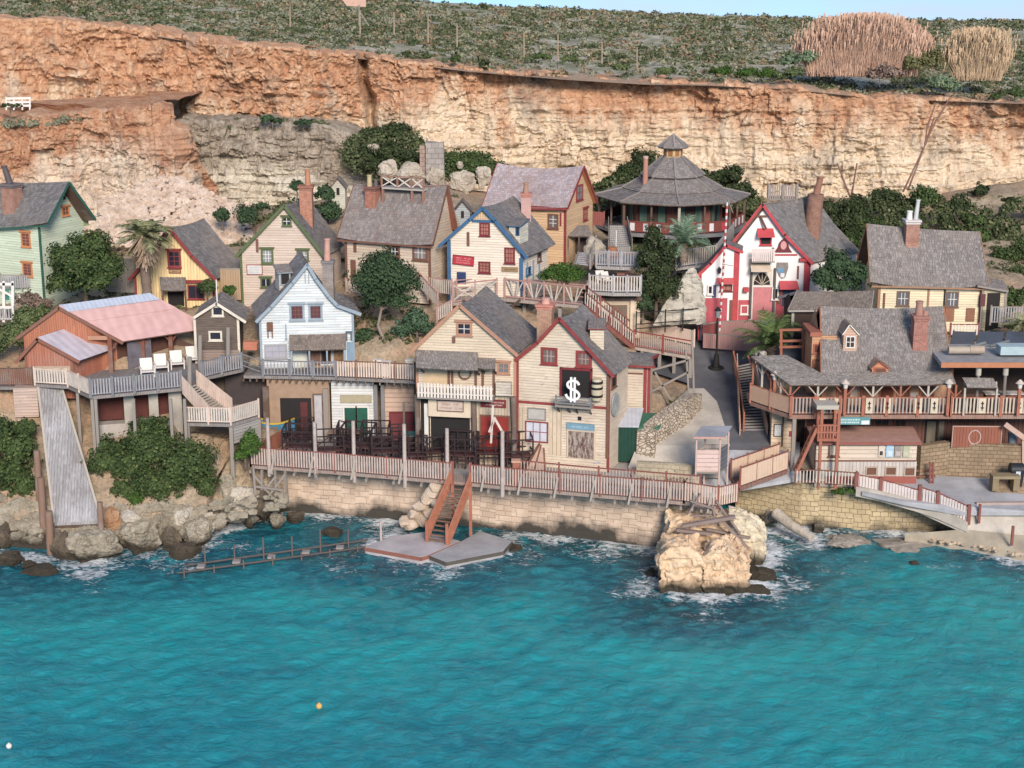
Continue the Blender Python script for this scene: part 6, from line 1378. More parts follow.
# walkway at the foot of the stairs
wk = [PZ(634,347,9.4), PZ(692,357,9.2), PZ(694,346,9.2), PZ(640,334,9.4)]
deck('walkway', 'pale timber walkway from the bridge stairs to the asphalt square', wk, posts=[wk[0].lerp(wk[1], f)+V((0,.2,0)) for f in (.15,.45,.7,.98)], mat=boards((.50,.42,.36), .16, True, .3))
railing('walkway_railing', 'dark red post and rail fence with thin pickets along the walkway', [wk[0], wk[1]], 1.25, 'picket', RED, plain((.55,.42,.35), .85, .2, name='peach_paint'), gap=.16, pw=.03, every=2, ph=.14)
railing('walkway_railing', 'peach board parapet at the back of the walkway', [wk[3], wk[2]], 1.2, 'picket', PKP, plain((.60,.47,.38), .85, .2, name='peach_paint'), gap=.14, pw=.145, every=2)
for (a, b) in (((645,372),(688,360)), ((650,392),(690,371)), ((655,372),(672,402)), ((686,350),(689,398)), ((692,330),(694,398))):
    mb = MB(); mb.beam(P(*a,115.5), P(*b,115.5), .14); tag(mb.build('timber_prop', OLDW), 'grey timber prop below the walkway', 'prop', 'props below the walkway')
# railings left of the bridge by the tan house
zq = P(430,300,123).z
railing('path_railing', 'pinkish picket railing on the path between the round tree and the footbridge', [P(427,292,123.5), P(452,296,122)], 1.2, 'picket', PKB, PKO, gap=.2, pw=.1)
railing('path_railing', 'stepped pinkish railing going down beside the round tree', [P(419,288,123.5), P(438,309,120.5)], 1.2, 'picket', PKB, PKO, gap=.2, pw=.1)
railing('path_railing', 'low peach railing behind the bush near the cream front house', [P(437,322,119), P(452,314,120)], 1.1, 'picket', PKB, PKO, gap=.2, pw=.1)
railing('path_railing', 'white picket fence in the shade of the round tree', [P(346,293,122), P(362,297,122)], 1.1, 'picket', PKB, PKO, gap=.2, pw=.08)
# ---- stepped terraces below the pavilion
def terr(name, label, pix, z, Yb, th=.25, posts=()):
    pts = [PZ(x, y, z) for x, y in pix]; bk = [V((pts[-1].x, Yb, z)), V((pts[0].x, Yb, z))]; deck(name, label, pts+bk, th, GREYT); return pts
GREYT = boards((.36,.35,.34), .18, True, .4)
z1 = P(612,290,123).z; t1 = terr('terrace', 'weathered grey lower terrace with white chairs above the cream store', [(589,291.5),(613,293),(641,293)], z1, 127)
railing('terrace_railing', 'grey white picket railing along the lower terrace front', t1, 1.3, 'picket', PKG, PKO, gap=.2, pw=.1, every=1.3)
z2 = P(615,265,127).z; t2 = terr('terrace', 'weathered grey upper terrace below the pavilion stairs', [(596,266),(621,267),(640,267)], z2, 132)
railing('terrace_railing', 'grey picket railing along the upper terrace front', t2, 1.2, 'picket', PKG, PKG, gap=.2, pw=.1, every=1.3)
K = Face(P(594,330,123.3), V((1,0,0))); a, c, bb, d_ = K.rect((594,297,640,332)); root = thing('cream_store', 'low cream store with a wide brown shutter under the grey terrace', 'store', K.pt((a+bb)/2, c)); mb = MB(); K.slab(mb, a, c-.5, bb, d_, -3.5, 0); mb.build('wall', plain((.52,.43,.32), .9, .25, name='cream_plaster'), root)
panel(K, (604,305,627,332), root, boards((.17,.12,.09), .14, True), 'shutter', 0, .05); panel(K, (630,299,634,332), root, plain((.60,.50,.38), .8), 'post', 0, .2); panel(K, (592,297,642,300), root, DARKW, 'beam', 0, .25)
stairs('terrace_stairs', 'short grey stairs left of the terraces', P(575,264,125.5), P(590,266,125.5), P(579,252,128), P(594,252,128), 7, PKG, OLDW)
railing('stair_railing', 'grey handrail of the short terrace stairs', [P(590,268,125.3), P(596,249,128.5)], 1.0, 'rails', OLDW, OLDW)
stairs('pavilion_stairs', 'wide grey stairs climbing to the pavilion floor', P(609.5,249,132), P(631,247.5,132), P(609.5,225,138.2), P(626,225,138.2), 11, GREYT, OLDW, solid=True, sheet=.75)
mb = MB(); p = P(616,247,131.8); mb.cyl(p, p+ZU*1.4, .05, .05, 6); tag(mb.build('handrail_post', WHITE), 'thin white post at the foot of the pavilion stairs', 'post')
railing('ramp_railing', 'grey sloping railing from the right terrace up to the pavilion', [P(676,268,129), P(716,262,131), P(733,240,134)], 1.4, 'picket', PKG, plain((.38,.35,.32), .85, .3), gap=.22, pw=.14, every=1.8)
deck('side_terrace', 'grey timber terrace right of the cypress', [P(676,268,129), P(716,263,131), P(716,256,135), P(676,256,135)], mat=GREYT)
railing('pavilion_fence', 'maroon fence with white cut-outs left of the pavilion', [P(592.5,226,139), P(604,227,139)], 1.25, 'picket', BRR, plain((.24,.08,.07), .85), gap=.2, pw=.18)
# ---- tavern deck
td = [V((P(751,380,110.6).x, 110.6, DZ)), V((P(790,415,YD).x, YD, DZ)), V((P(1060,415,YD).x, YD, DZ)), V((P(1060,415,YD).x, 113, DZ)), V((P(752,380,110.6).x, 113, DZ))]
deck('tavern_deck', 'raised timber deck running along the tavern and the bar', td, th=.28, mat=boards((.30,.17,.13), .16, True, .4), posts=[V((P(x,415,YD).x, YD+.2, DZ)) for x in (795,)], zf=3.5)
tf = [V((P(x,415,YD).x, YD, DZ)) for x in (790.5, 839, 886, 948)]
root = railing('tavern_railing', 'terracotta railing with grey pickets and cut-out panels under the veranda', tf, 1.25, 'picket', TAR, plain((.34,.30,.28), .85, .3, name='weathered_grey'), gap=.24, pw=.11, every=2.1, ph=.22)
tf2 = [V((P(x,415,YD).x, YD, DZ)) for x in (950, 1000, 1058)]
root2 = railing('tavern_railing', 'terracotta railing with pale pickets in front of the flat roofed bar', tf2, 1.25, 'picket', TAR, plain((.48,.42,.34), .85, .3, name='weathered_white'), gap=.24, pw=.12, every=2.4, ph=.22)
root3 = railing('tavern_railing', 'terracotta and peach railing on the left wing of the veranda', [td[0], td[1]], 1.25, 'picket', TAR, plain((.56,.36,.25), .85, .2, name='peach_paint'), gap=.14, pw=.15, every=1.7, ph=.16)
for rt, xs_ in ((root, (822,838,869,887,918,934)), (root2, (982,1019))):
    for x in xs_:
        Fk = Face(V((P(x,405,YD).x-.25, YD-.055, 0)), V((1,0,0))); mb = MB(); Fk.slab(mb, 0, DZ+.14, .5, DZ+1.22, 0, .05); pn = mb.build('cutout_panel', plain((.55,.47,.36), .85, .2, name='cream_paint'), rt); m2 = MB(); Fk.slab(m2, .21, DZ+.35, .29, DZ+1.0, .052, .06); Fk.slab(m2, .13, DZ+.5, .37, DZ+.58, .052, .059); Fk.slab(m2, .15, DZ+.8, .35, DZ+.9, .052, .059); m2.build('cutout', BLACK, pn)
def lampost(px, pb_, ptp, Y, label):
    p = P(px, pb_, Y); t = P(px, ptp, Y); root = thing('lantern_post', label, 'lantern post', p); mb = MB(); mb.beam(p, V((p.x,p.y,t.z-.6)), .2); mb.build('post', TAR, root)
    mb = MB(); mb.cyl(V((p.x,p.y,t.z-.62)), V((p.x,p.y,t.z-.28)), .15, .2, 6); mb.build('lamp', plain((.62,.58,.52), .5, name='frosted_lamp'), root); mb = MB(); mb.cyl(V((p.x,p.y,t.z-.28)), V((p.x,p.y,t.z)), .34, .05, 6); mb.build('lamp_cap', plain((.50,.44,.38), .8, name='lamp_cap'), root)
lampost(844, 415, 379.5, YD-.25, 'terracotta lantern post left of centre on the tavern railing'); lampost(947, 415, 379, YD-.25, 'terracotta lantern post at the right end of the veranda'); lampost(1017.5, 415, 379.5, YD-.25, 'terracotta lantern post at the right edge by the bar'); lampost(773.5, 412, 371, 108.6, 'terracotta lantern post at the left wing of the veranda')
# little canopied bench shelter on the railing
root = thing('bench_canopy', 'small pale frame with a grey canopy roof on the tavern railing by the bar', 'canopy', V((P(980,415,YD).x, YD, DZ)))
b = MB(); slope(b, P(967,387,YD-.3), P(998,387.5,YD-.3), P(993,378,YD+1), P(962,377.5,YD+1), .25, .3, thick=.08); b.build('roof', [shingle((.34,.32,.30), .3, name='roof_shingles'), DARKW], root)
for x in (965, 997): mb = MB(); p = P(x,388,YD-.1); mb.beam(V((p.x,p.y,DZ)), p, .13); mb.beam(V((p.x+.35,p.y+.6,DZ)), V((p.x+.1,p.y+.6,p.z+.3)), .1); mb.build('post', PALEW, root)
# ---- wide stair left of the tavern
w0, w1 = P(741,437,110.8), P(766,437,110.8); u0, u1 = P(738,365,118.3), P(752,362,118.3)
stairs('wide_stairs', 'wide dark slatted stairs with peach sides climbing past the tavern', w0, w1, u0, u1, 26, plain((.30,.28,.27), .85, .3, name='grey_treads'), boards((.60,.40,.28), .2, wear=.15), sheet=.9)
mb = MB(); mb.poly([w0-ZU*.25, w1-ZU*.25, u1-ZU*.25, u0-ZU*.25]); mb.build('underside', plain((.06,.055,.055), .9), bpy.data.objects['wide_stairs'])
railing('stair_fence', 'orange fence along the left side of the wide stairs', [P(743.5,430,111.4), P(737,385,116.5), P(733,368,118.6)], 1.2, 'picket', TAR, plain((.58,.36,.24), .85, .15), gap=.12, pw=.125, every=2.4)
# ---- ticket kiosk
Y_ = 106.6; K = Face(P(815.5,484,Y_), V((1,0,0))); a, c, bb, d_ = K.rect((815.5,442,916,483)); root = thing('kiosk', 'long low cream kiosk with a pinkish roof, posters and small hatches on the quay', 'kiosk', K.pt((a+bb)/2, c))
mb = MB(); K.slab(mb, a, c-.3, bb, d_, -2.8, 0); mb.build('wall', boards((.58,.49,.40), .3, wear=.2), root)
panel(K, (815.5,461,916,478), root, boards((.50,.46,.42), .25, True, .3), 'lower_panel', 0, .06); panel(K, (815.5,460,916,461.2), root, BRN, 'rail', 0, .10); panel(K, (825,476,916,484), root, plain((.30,.10,.08), .85, name='red_brown_paint'), 'plinth', 0, .09)
mb = MB(); e = K.pt(a-.2, d_-.02, .35); f = K.pt(bb+.2, d_-.02, .35); z_ = P(836,427.5,Y_+2.9).z; g, h_ = V((P(913,427.5,Y_+2.9).x, Y_+2.9, z_)), V((e.x, Y_+2.9, z_)); mb.hexa([e, f, g, h_, e+ZU*.1, f+ZU*.1, g+ZU*.1, h_+ZU*.1]); mb.build('roof', plain((.40,.24,.20), .9, .3, name='pink_felt'), root)
mb = MB(); mb.beam(e+V((0,-.03,.02)), f+V((0,-.03,.02)), .05, .2); mb.beam(f+V((.03,0,.02)), g+V((.03,0,.02)), .05, .18); mb.build('fascia', plain((.26,.10,.08), .8), root)
Kq = K; K = Face(Kq.o + Kq.n*.062, Kq.u)
for k, q in enumerate(((866.5,467.5,876,474.5), (886,467.5,895.5,474.5), (905,468,914,475))): window(K, q, root, plain((.40,.34,.28), .8), 1, 1, .08, pane=plain((.15,.075,.05), .7, name='brown_shutter'), sill=False)
for q, cc, ic in (((878.5,445.5,884,456.5), (.56,.50,.44), (.05,.04,.04)), ((886,445,893,457), (.34,.50,.62), (.55,.62,.68)), ((894.5,445.5,901.5,457), (.26,.25,.23), (.48,.42,.40)), ((903,445.5,909.5,457), (.36,.40,.28), (.50,.46,.36))):
    a1, c1, b1, d1 = K.rect(q); mb = MB(); K.slab(mb, a1, c1, b1, d1, .0, .04); po_ = mb.build('poster', plain(cc, .6, .2), root); m2 = MB(); K.slab(m2, a1+.08, c1+.1, b1-.08, c1+(d1-c1)*.5, .04, .048); m2.build('poster_picture', plain(ic, .6, .4), po_)
window(K, (830,445,838,455), root, BRN, 1, 1, .1, pane=plain((.50,.43,.36), .8))
# teal banner hanging from the deck edge
K = Face(P(840,425,YD-.12), V((1,0,0))); a, c, bb, d_ = K.rect((839.5,417,870,424.5)); mb = MB(); K.slab(mb, a, c, bb, d_, 0, .04); ba = tag(mb.build('banner', plain((.10,.25,.26), .6, .2, name='teal_banner')), 'long teal and white banner below the tavern deck', 'banner'); WL[ba] = WL[ba]
mb = MB(); rg = random.Random(9)
for k in range(2):
    x = a+.1
    while x < bb-.75: sw = rg.uniform(.05,.12); K.slab(mb, x, c+.10+.2*k, x+sw*.7, c+.22+.2*k, .042, .05); x += sw+.02
mb.build('lettering', plain((.55,.66,.68), .6), ba); mb = MB(); K.slab(mb, bb-.6, c+.02, bb-.05, c+.3, .042, .05); mb.build('white_patch', plain((.66,.68,.70), .6), ba)
# red lifeguard-like ladder tower
root = thing('lookout_stand', 'terracotta slatted lookout stand with a slanting ladder, in front of the kiosk', 'lookout', P(826,484,105.6)); Y_ = 105.6
for x in (818.5, 835.5):
    for dy in (0, 1.3): mb = MB(); p = P(x,482,Y_); mb.beam(V((p.x,Y_+dy,3.2)), V((p.x,Y_+dy,P(x,409,Y_).z)), .2); mb.build('post', TAR, root)
K = Face(P(818,440,Y_-.05), V((1,0,0))); mb = MB()
for k in range(6): a, c, bb, d_ = K.rect((817.5+3.0*k,425,820+3.0*k,439)); K.slab(mb, a, c, bb-.06, d_, 0, .08)
for y in (425,432,439): a, c, bb, d_ = K.rect((817,y-.8,836.5,y+.8)); K.slab(mb, a, c, bb, d_, -.05, .12)
mb.build('slats', TAR, root); a, c, bb, d_ = K.rect((816.5,405,838.5,409)); mb = MB(); K.slab(mb, a, c, bb, d_, -1.3, .15); mb.build('top_board', PALEW, root)
a, c, bb, d_ = K.rect((817,439,837,441)); mb = MB(); K.slab(mb, a, c, bb, d_, -1.4, .1); mb.build('platform', TAR, root)
mb = MB()
for dx in (0, .75): mb.beam(P(796,474,Y_)+V((0,dx,0)), P(817,428,Y_)+V((0,dx,0)), .12, .2)
mb.build('ladder_rails', TAR, root); mb = MB()
for k in range(8): f = (k+.5)/8; p = P(796,474,Y_).lerp(P(817,428,Y_), f); mb.beam(p, p+V((0,.75,0)), .08, .05)
mb.build('rungs', TAR, root)
# white booth on the corner
Y_ = 103.6; K = Face(P(696,470,Y_), V((1,-.02,0))); a, c, bb, d_ = K.rect((696,450,719.5,472)); root = thing('corner_booth', 'small raised booth with peach and grey board sides over the boardwalk corner', 'booth', K.pt((a+bb)/2, 4.1))
dd = V((.75,1.4,0)); fl = [K.pt(a,c), K.pt(bb,c), K.pt(bb,c)+dd, K.pt(a,c)+dd]; tp = [p+ZU*(d_-c) for p in fl]; 
for i, m_ in ((0, boards((.58,.44,.40), .3, wear=.2)), (1, boards((.12,.13,.15), .3, wear=.4, wcol=(.22,.24,.27))), (2, boards((.30,.28,.27), .3)), (3, boards((.40,.34,.31), .3))):
    p, q, p2, q2 = fl[i], fl[(i+1)%4], tp[i], tp[(i+1)%4]; n_ = (q-p).cross(ZU).normalized()*.06; mb = MB(); mb.hexa([p, q, q-n_, p-n_, p2, q2, q2-n_, p2-n_]); mb.build('side_panel', m_, root)
mb = MB(); mb.mesh([p-ZU*.02 for p in fl]+[p-ZU*.12 for p in fl], [(0,1,2,3),(7,6,5,4),(0,4,5,1),(1,5,6,2),(2,6,7,3),(3,7,4,0)]); mb.build('floor', OLDW, root)
zbr = P(700,437,Y_).z
for p in fl: mb = MB(); mb.beam(V((p.x,p.y,3.6)), V((p.x,p.y,zbr)), .11); mb.build('post', plain((.48,.36,.32), .85, name='peach_grey_paint'), root)
rp = [V((p.x, p.y, zbr)) for p in fl]; e = .25; rp[0] += V((-e,-e,0)); rp[1] += V((e,-e,.0)); rp[2] += V((e,e,.25)); rp[3] += V((-e,e,.25)); mb = MB(); mb.hexa(rp + [p+ZU*.07 for p in rp]); mb.build('roof', concrete((.33,.34,.38), 'grey_roof'), root)
mb = MB(); mb.beam(rp[0]+V((0,-.03,.03)), rp[1]+V((0,-.03,.03)), .05, .14); mb.build('fascia', plain((.46,.28,.24), .8), root)
# peach panel walkway right of the booth
za_, zb_ = P(740,487,103.8), P(787,470,106.6)
deck('gangway', 'sloping gangway with peach panels between the booth and the tavern quay', [za_, zb_, zb_+V((-.3,1.8,0)), za_+V((-.4,1.8,0))], th=.3, mat=boards((.20,.10,.08), .2, True), cat='gangway')
railing('gangway_railing', 'near peach panel railing with dark red posts on the gangway', [za_, zb_], 1.35, 'panel', BRR, plain((.58,.44,.33), .85, .2, name='peach_paint'), gap=.28, pw=.27, every=1.35)
railing('gangway_railing', 'far peach panel railing of the gangway', [za_+V((-.4,1.8,0)), zb_+V((-.3,1.8,0))], 1.35, 'panel', BRR, plain((.58,.44,.33), .85, .2, name='peach_paint'), gap=.28, pw=.27, every=1.35)
# white quay fence
qf = [P(795,484,105.6), P(818,484,105.4), P(856,487,105.0)]; qf2 = [P(856,487,105.0), P(880,492,104.7), P(919,503,103.9)]; qf3 = [P(919,503,103.9), P(937,509,103.4), P(968,523,102.6)]
railing('quay_fence', 'low pale fence with thin dark rails in front of the lookout stand', qf, 1.0, 'picket', BRN, PKO, gap=.2, pw=.07, every=2.2)
railing('quay_fence', 'white picket fence sloping down the harbour wall, upper stretch', qf2, .9, 'picket', BRR, plain((.60,.53,.50), .85, .2, name='pinkish_white'), gap=.2, pw=.17, every=4.4, ph=.26)
railing('quay_fence', 'white picket fence sloping down the harbour wall, lower stretch by the slipway', qf3, 1.15, 'picket', BRR, plain((.60,.53,.50), .85, .2, name='pinkish_white'), gap=.2, pw=.15, every=1.7, ph=.24)
wall('fence_kerb', 'pale concrete kerb under the white quay fence', [(qf2[0]+ZU*.0,.12), (qf2[1],.12), (qf2[2],.12), (qf3[1],.12), (qf3[2],.12)], CONCW, .4)
# curved stone wall of the yard and the board on it
wall('yard_wall', 'brown stone retaining wall behind the concrete yard', [(P(917,478,107.5),2.4), (P(945,475,108.3),2.5), (P(1050,482,107.2),2.6)], ashlar((.36,.27,.18), (.26,.19,.12), .5, .28, False, 'brown_stone', mortar=(.14,.10,.07)), .6)
K = Face(P(952,446,107.9), V((1,-.02,0))); a, c, bb, d_ = K.rect((952.5,426.5,1000.5,447)); root = thing('painted_board', 'wide red brown board panel with a pale frame on the yard wall', 'panel', K.pt((a+bb)/2, c)); mb = MB(); K.slab(mb, a, c, bb, d_, 0, .08); mb.build('board', boards((.27,.10,.065), .22, True, .4, (.18,.08,.06)), root)
mb = MB()
for q in ((a-.06,c,a,d_+.06), (bb,c,bb+.06,d_+.06), (a,d_,bb,d_+.06)): K.slab(mb, *q, 0, .11)
mb.build('frame', plain((.44,.30,.25), .8), root)
mb = MB(); cx, cy = (a+bb)/2-.15, (c+d_)/2
for k in range(16):
    q0, q1 = 2*math.pi*k/16, 2*math.pi*(k+1)/16
    mb.beam(K.pt(cx+.42*math.cos(q0), cy+.5*math.sin(q0), .10), K.pt(cx+.42*math.cos(q1), cy+.5*math.sin(q1), .10), .06, .03, up=K.n)
mb.build('painted_ring', plain((.50,.38,.36), .8), root)
# ---- long grey gangway at the far left
g0, g1 = PZ(54,523,1.7), PZ(101,521,1.7); g2, g3 = PZ(61,386,9.1), PZ(38,387,9.1)
rt = deck('boat_slide', 'long tapering grey plank slide running from the barn deck down to the sea', [g0, g1, g2, g3], th=.2, mat=boards((.42,.42,.43), .2, True, .75, (.20,.185,.18), var=.4), cat='ramp')
for (p, q) in ((g0, g3), (g1, g2)): mb = MB(); mb.beam(p-ZU*.05, q-ZU*.05, .16, .3); mb.build('side_beam', PALEW, rt)
for (px, py, zt_, zb2, r_) in ((50,531,1.6,-.8,.3), (42,497,3.2,.3,.28), (38,470,4.6,2,.26), (101,522,2.4,-.4,.22), (58,530,1.4,-.6,.14)):
    p = PZ(px, py, zt_); mb = MB(); mb.cyl(V((p.x-.05,p.y,zb2)), V((p.x,p.y,zt_+1.4 if r_ > .2 else zt_)), r_, r_*.85, 9); mb.build('pile', wood((.27,.17,.125)), rt)
mb = MB(); mb.beam(g0+V((0,.2,-.3)), g1+V((0,.2,-.3)), .2); mb.build('cross_beam', DARKW, rt)
mb = MB(); K = Face(P(14,420,110.5), V((1,.1,0))); a, c, bb, d_ = K.rect((14,388,38,417)); K.slab(mb, a, c, bb, d_, -1.5, 0); tag(mb.build('log_wall', boards((.50,.38,.32), .22, wear=.4)), 'pale pink plank wall under the left end of the barn deck', 'wall')
railing('deck_railing', 'brown timber fence at the left end of the barn deck', [P(-25,386,111.8), P(10,386,111.6), P(33,386,111.3)], 1.3, 'picket', DARKW, wood((.24,.13,.10)), gap=.16, pw=.13, every=2)
deck('left_deck', 'brown timber deck at the left edge', [P(-30,387,111.5), P(34,387,111.2), V((P(34,387,111).x,114,P(34,387,111.2).z)), V((-42,114,P(-30,387,111.5).z))])
# pink board fence in front of the red and white house
PKF = boards((.38,.19,.18), .16, True, .7, (.30,.20,.18))
def fence(name, label, path, hgt, mat, top=None):
    root = thing(name, label, 'fence', V(path[0]).lerp(V(path[-1]), .5)); mb = MB()
    for a, b in zip(path[:-1], path[1:]):
        a, b = V(a), V(b); t = (b-a).normalized(); n_ = V((t.y,-t.x,0))*.05; mb.hexa([a+n_-ZU*.3, b+n_-ZU*.3, b-n_-ZU*.3, a-n_-ZU*.3, a+n_+ZU*hgt, b+n_+ZU*hgt, b-n_+ZU*hgt, a-n_+ZU*hgt])
    mb.build('boards', mat, root)
    mb = MB()
    for a, b in zip(path[:-1], path[1:]): mb.beam(V(a)+ZU*(hgt+.03), V(b)+ZU*(hgt+.03), .16, .07)
    mb.build('top_rail', top or OLDW, root); return root
fence('pink_fence', 'faded pink board fence at the back of the asphalt square', [P(703,344,123.4), P(730,346,123.2), P(764,348,122.8)], .8, PKF)
fence('pink_fence', 'taller faded pink board parapet behind the low pink fence', [P(716,337,124.4), P(762,336.5,124.2)], 1.25, PKF)
fence('rust_fence', 'dark red board fence left of the pink fence', [P(702,341,124), P(718,338,124.5)], 1.3, plain((.20,.06,.06), .85, .3))
railing('square_fence', 'dark thin post and rail fence below the grey boulder', [P(636,333,122.5), P(665,331,123), P(700,328,124.5)], 1.6, 'rails', BLACK, BLACK, every=1.8, ph=.1)
mb = MB(); K = Face(P(643,333,124.3), V((1,-.1,0))); a, c, bb, d_ = K.rect((655,324,690,333)); K.slab(mb, a, c, bb, d_, -.3, 0); tag(mb.build('green_boat_hull', plain((.05,.11,.07), .7, .3)), 'dark green low board wall below the grey boulder', 'wall') if False else None
# ================================================ plants
def crown_quads(blobs, n, size, rs, clump=26, fill=.5):
    out = []; vol = [b[3]*b[4]*b[5] for b in blobs]; tot = sum(v**.67 for v in vol)
    for b, v in zip(blobs, vol):
        m = int(n*v**.67/tot); K = max(8, m//clump)
        d = rs.normal(size=(K,3)); d /= np.linalg.norm(d, axis=1)[:,None]; d[:,2] = np.where(d[:,2] < -.35, -d[:,2], d[:,2])
        rad = rs.uniform(.25, 1.0, K)**.5 * rs.uniform(.78, 1.08, K)
        rad *= np.array([.88+.7*noise.noise(V((q[0]*1.7+b[0], q[1]*1.7, q[2]*1.7+b[2]))) for q in d])
        cc = d*rad[:,None]*np.array(b[3:6]); kk = rs.randint(0, K, m); rr_ = min(b[3:6])*.30
        off = rs.normal(size=(m,3)); off /= np.linalg.norm(off, axis=1)[:,None]; off *= (rs.uniform(.2, 1, m)**.5*rr_)[:,None]
        C = cc[kk] + off; N = .5*off/np.linalg.norm(off, axis=1)[:,None] + 1.0*C/np.array(b[3:6]) + rs.normal(size=(m,3))*.45; N /= np.linalg.norm(N, axis=1)[:,None]
        out.append(quad_cloud(C + np.array(b[0:3]), N, size*rs.uniform(.6, 1.35, m), 1.25, rs))
    return np.concatenate(out)
def pblob(px, py, Y, rx, ry, rz=None):
    p = P(px, py, Y); k = ppm(p); return (p.x, p.y, p.z, rx/k, (rz if rz else (rx+ry)/2)/k, ry/k)
LV1 = leaves((.018,.034,.014), (.060,.090,.032), (.13,.15,.06)); LV6 = leaves((.03,.042,.02), (.085,.105,.048), (.17,.17,.095)); LV2 = leaves((.016,.032,.017), (.045,.078,.038), (.09,.12,.065)); LV3 = leaves((.03,.05,.02), (.10,.13,.055), (.19,.19,.10)); LV4 = leaves((.014,.024,.010), (.042,.060,.026), (.11,.10,.06)); LV5 = leaves((.10,.075,.06), (.20,.15,.12), (.26,.20,.16), name='dry_foliage'); LVP = leaves((.06,.10,.06), (.16,.22,.13), (.26,.28,.18)); LVG = leaves((.02,.04,.015), (.05,.10,.02), (.12,.16,.05))
BARK = wood((.28,.23,.19)); BARKD = wood((.13,.10,.08))
_sd = [100]
def plant(name, label, cat, blobs, n=1500, size=.14, mat=None, base=None, trunk=None, tr=.16, group=None, bark=None, clump=18):
    _sd[0] += 1; rs_ = np.random.RandomState(_sd[0]); bl = [pblob(*b) for b in blobs]
    cx, cy = np.mean([b[0] for b in bl]), np.mean([b[1] for b in bl]); zlo = min(b[2]-b[5] for b in bl)
    root = thing(name, label, cat, base if base is not None else (cx, cy, zlo), group)
    cloud_obj('crown' if trunk else 'foliage', crown_quads(bl, int(n*3.8), size*.54, rs_, clump), mat or LV1, root)
    pts = [V(q) for q in trunk] if trunk else [V((cx, cy, zlo-.4)), V((cx, cy, zlo+(bl[0][2]-zlo)*.7))]
    mb = MB(); mb.smooth = True; m = len(pts); mb.tube(pts, [tr*(1-.55*i/(m-1)) for i in range(m)], 8)
    e = pts[-1]
    for b in bl:
        c = V(b[:3]); mid = e.lerp(c, .5)+V((0,0,-.1)); mb.tube([pts[-2].lerp(e, .8), mid, c], [tr*.42, tr*.28, tr*.12], 6)
    mb.build('trunk' if trunk else 'stems', bark or BARKD, root)
    return root
plant('broadleaf_tree', 'dense dark green tree beside the green house', 'tree', [(66,262,121,20,20),(92,253,121.5,24,22),(108,272,121,19,20),(62,284,120.5,17,16),(90,284,120,24,17),(80,268,119.5,22,20)], 5200, .15, LV1, trunk=[P(85,312,121), P(86,298,121), P(85,285,121)], tr=.25)
plant('round_tree', 'round dark green tree with a pale bent trunk between the tan house and the deck', 'tree', [(385,281,119,30,27),(367,285,119,18,20),(404,286,119,18,20),(386,268,119,22,17),(378,300,118.5,18,14),(398,302,118.5,17,13)], 5200, .13, LV2, trunk=[P(381,356,118.6), P(384,340,118.6), P(378,326,118.8), P(382,306,119)], tr=.2, bark=BARK)
plant('shrub', 'grey green leafy bush left of the cream balcony house', 'shrub', [(417,324,119,17,15),(404,331,118.6,12,11),(430,334,118.5,9,10)], 1700, .13, leaves((.02,.045,.025), (.07,.12,.07), (.16,.20,.14)))
plant('shrub', 'dark hedge bush in shade under the round tree', 'shrub', [(366,338,119.5,14,12),(352,342,119.5,10,9),(392,338,119.5,9,10)], 1300, .13, LV2)
plant('cypress_tree', 'tall dark bushy conifer in front of the pavilion', 'tree', [(655,240,125,10,17),(648,262,125,13,22),(664,262,125,13,24),(655,285,124.5,18,22),(668,292,124.5,13,18),(645,296,124.5,12,18)], 5200, .12, LV4, trunk=[P(656,322,124.8), P(656,300,124.8), P(656,250,125)], tr=.2)
plant('shrub', 'small dark bush at the foot of the conifer', 'shrub', [(643,305,123.6,9,11)], 700, .12, LV2)
plant('tree', 'dark broad tree behind the right end of the red and white house', 'tree', [(838,268,122,17,18),(824,280,121.5,14,14),(855,275,122,14,16),(842,287,121,22,9)], 2600, .15, LV2, trunk=[P(840,308,122), P(840,290,122)], tr=.2)
plant('shrub', 'bright green rounded bush below the ochre house', 'shrub', [(553,276,121.5,16,11),(573,277,121.5,14,11),(562,271,121.5,15,9)], 2200, .10, LVG)
plant('shrub', 'large dark bush on the shore rocks right of the boat slide', 'shrub', [(152,450,107.5,34,24),(185,470,106.8,32,30),(155,488,106,30,20),(130,470,106.8,22,22),(205,488,106.3,14,14),(120,462,107.2,16,20),(150,432,108.5,22,14),(108,450,107.8,16,14),(108,465,106.8,20,16),(125,492,105.8,16,12)], 10500, .15, LV1)
plant('shrub', 'large dark bush at the left edge beside the boat slide', 'shrub', [(-6,440,108,30,26),(20,452,107.6,20,24),(0,480,106.8,34,24),(24,490,106.4,16,16),(-40,460,107.5,30,34),(26,430,108.4,12,12)], 7000, .15, LV1)
plant('shrub', 'small green bush beside the board skirt of the stair landing', 'shrub', [(250,447,108,13,15),(240,456,107.8,7,8)], 1000, .12, LVG)
plant('shrub', 'small round green bush among the shore boulders', 'shrub', [(136,500,105.3,9,10)], 500, .11, LVG)
plant('shrub', 'pale green hedge bush behind the orange barn at the left', 'shrub', [(28,322,116,18,15),(12,338,115,18,16),(-8,345,114,16,18),(42,314,117,12,9)], 2600, .14, LV3)
plant('shrub', 'dry reddish brown bush below the fence of the green house', 'shrub', [(30,302,120,18,9),(42,306,119.5,12,8)], 900, .12, LV5)
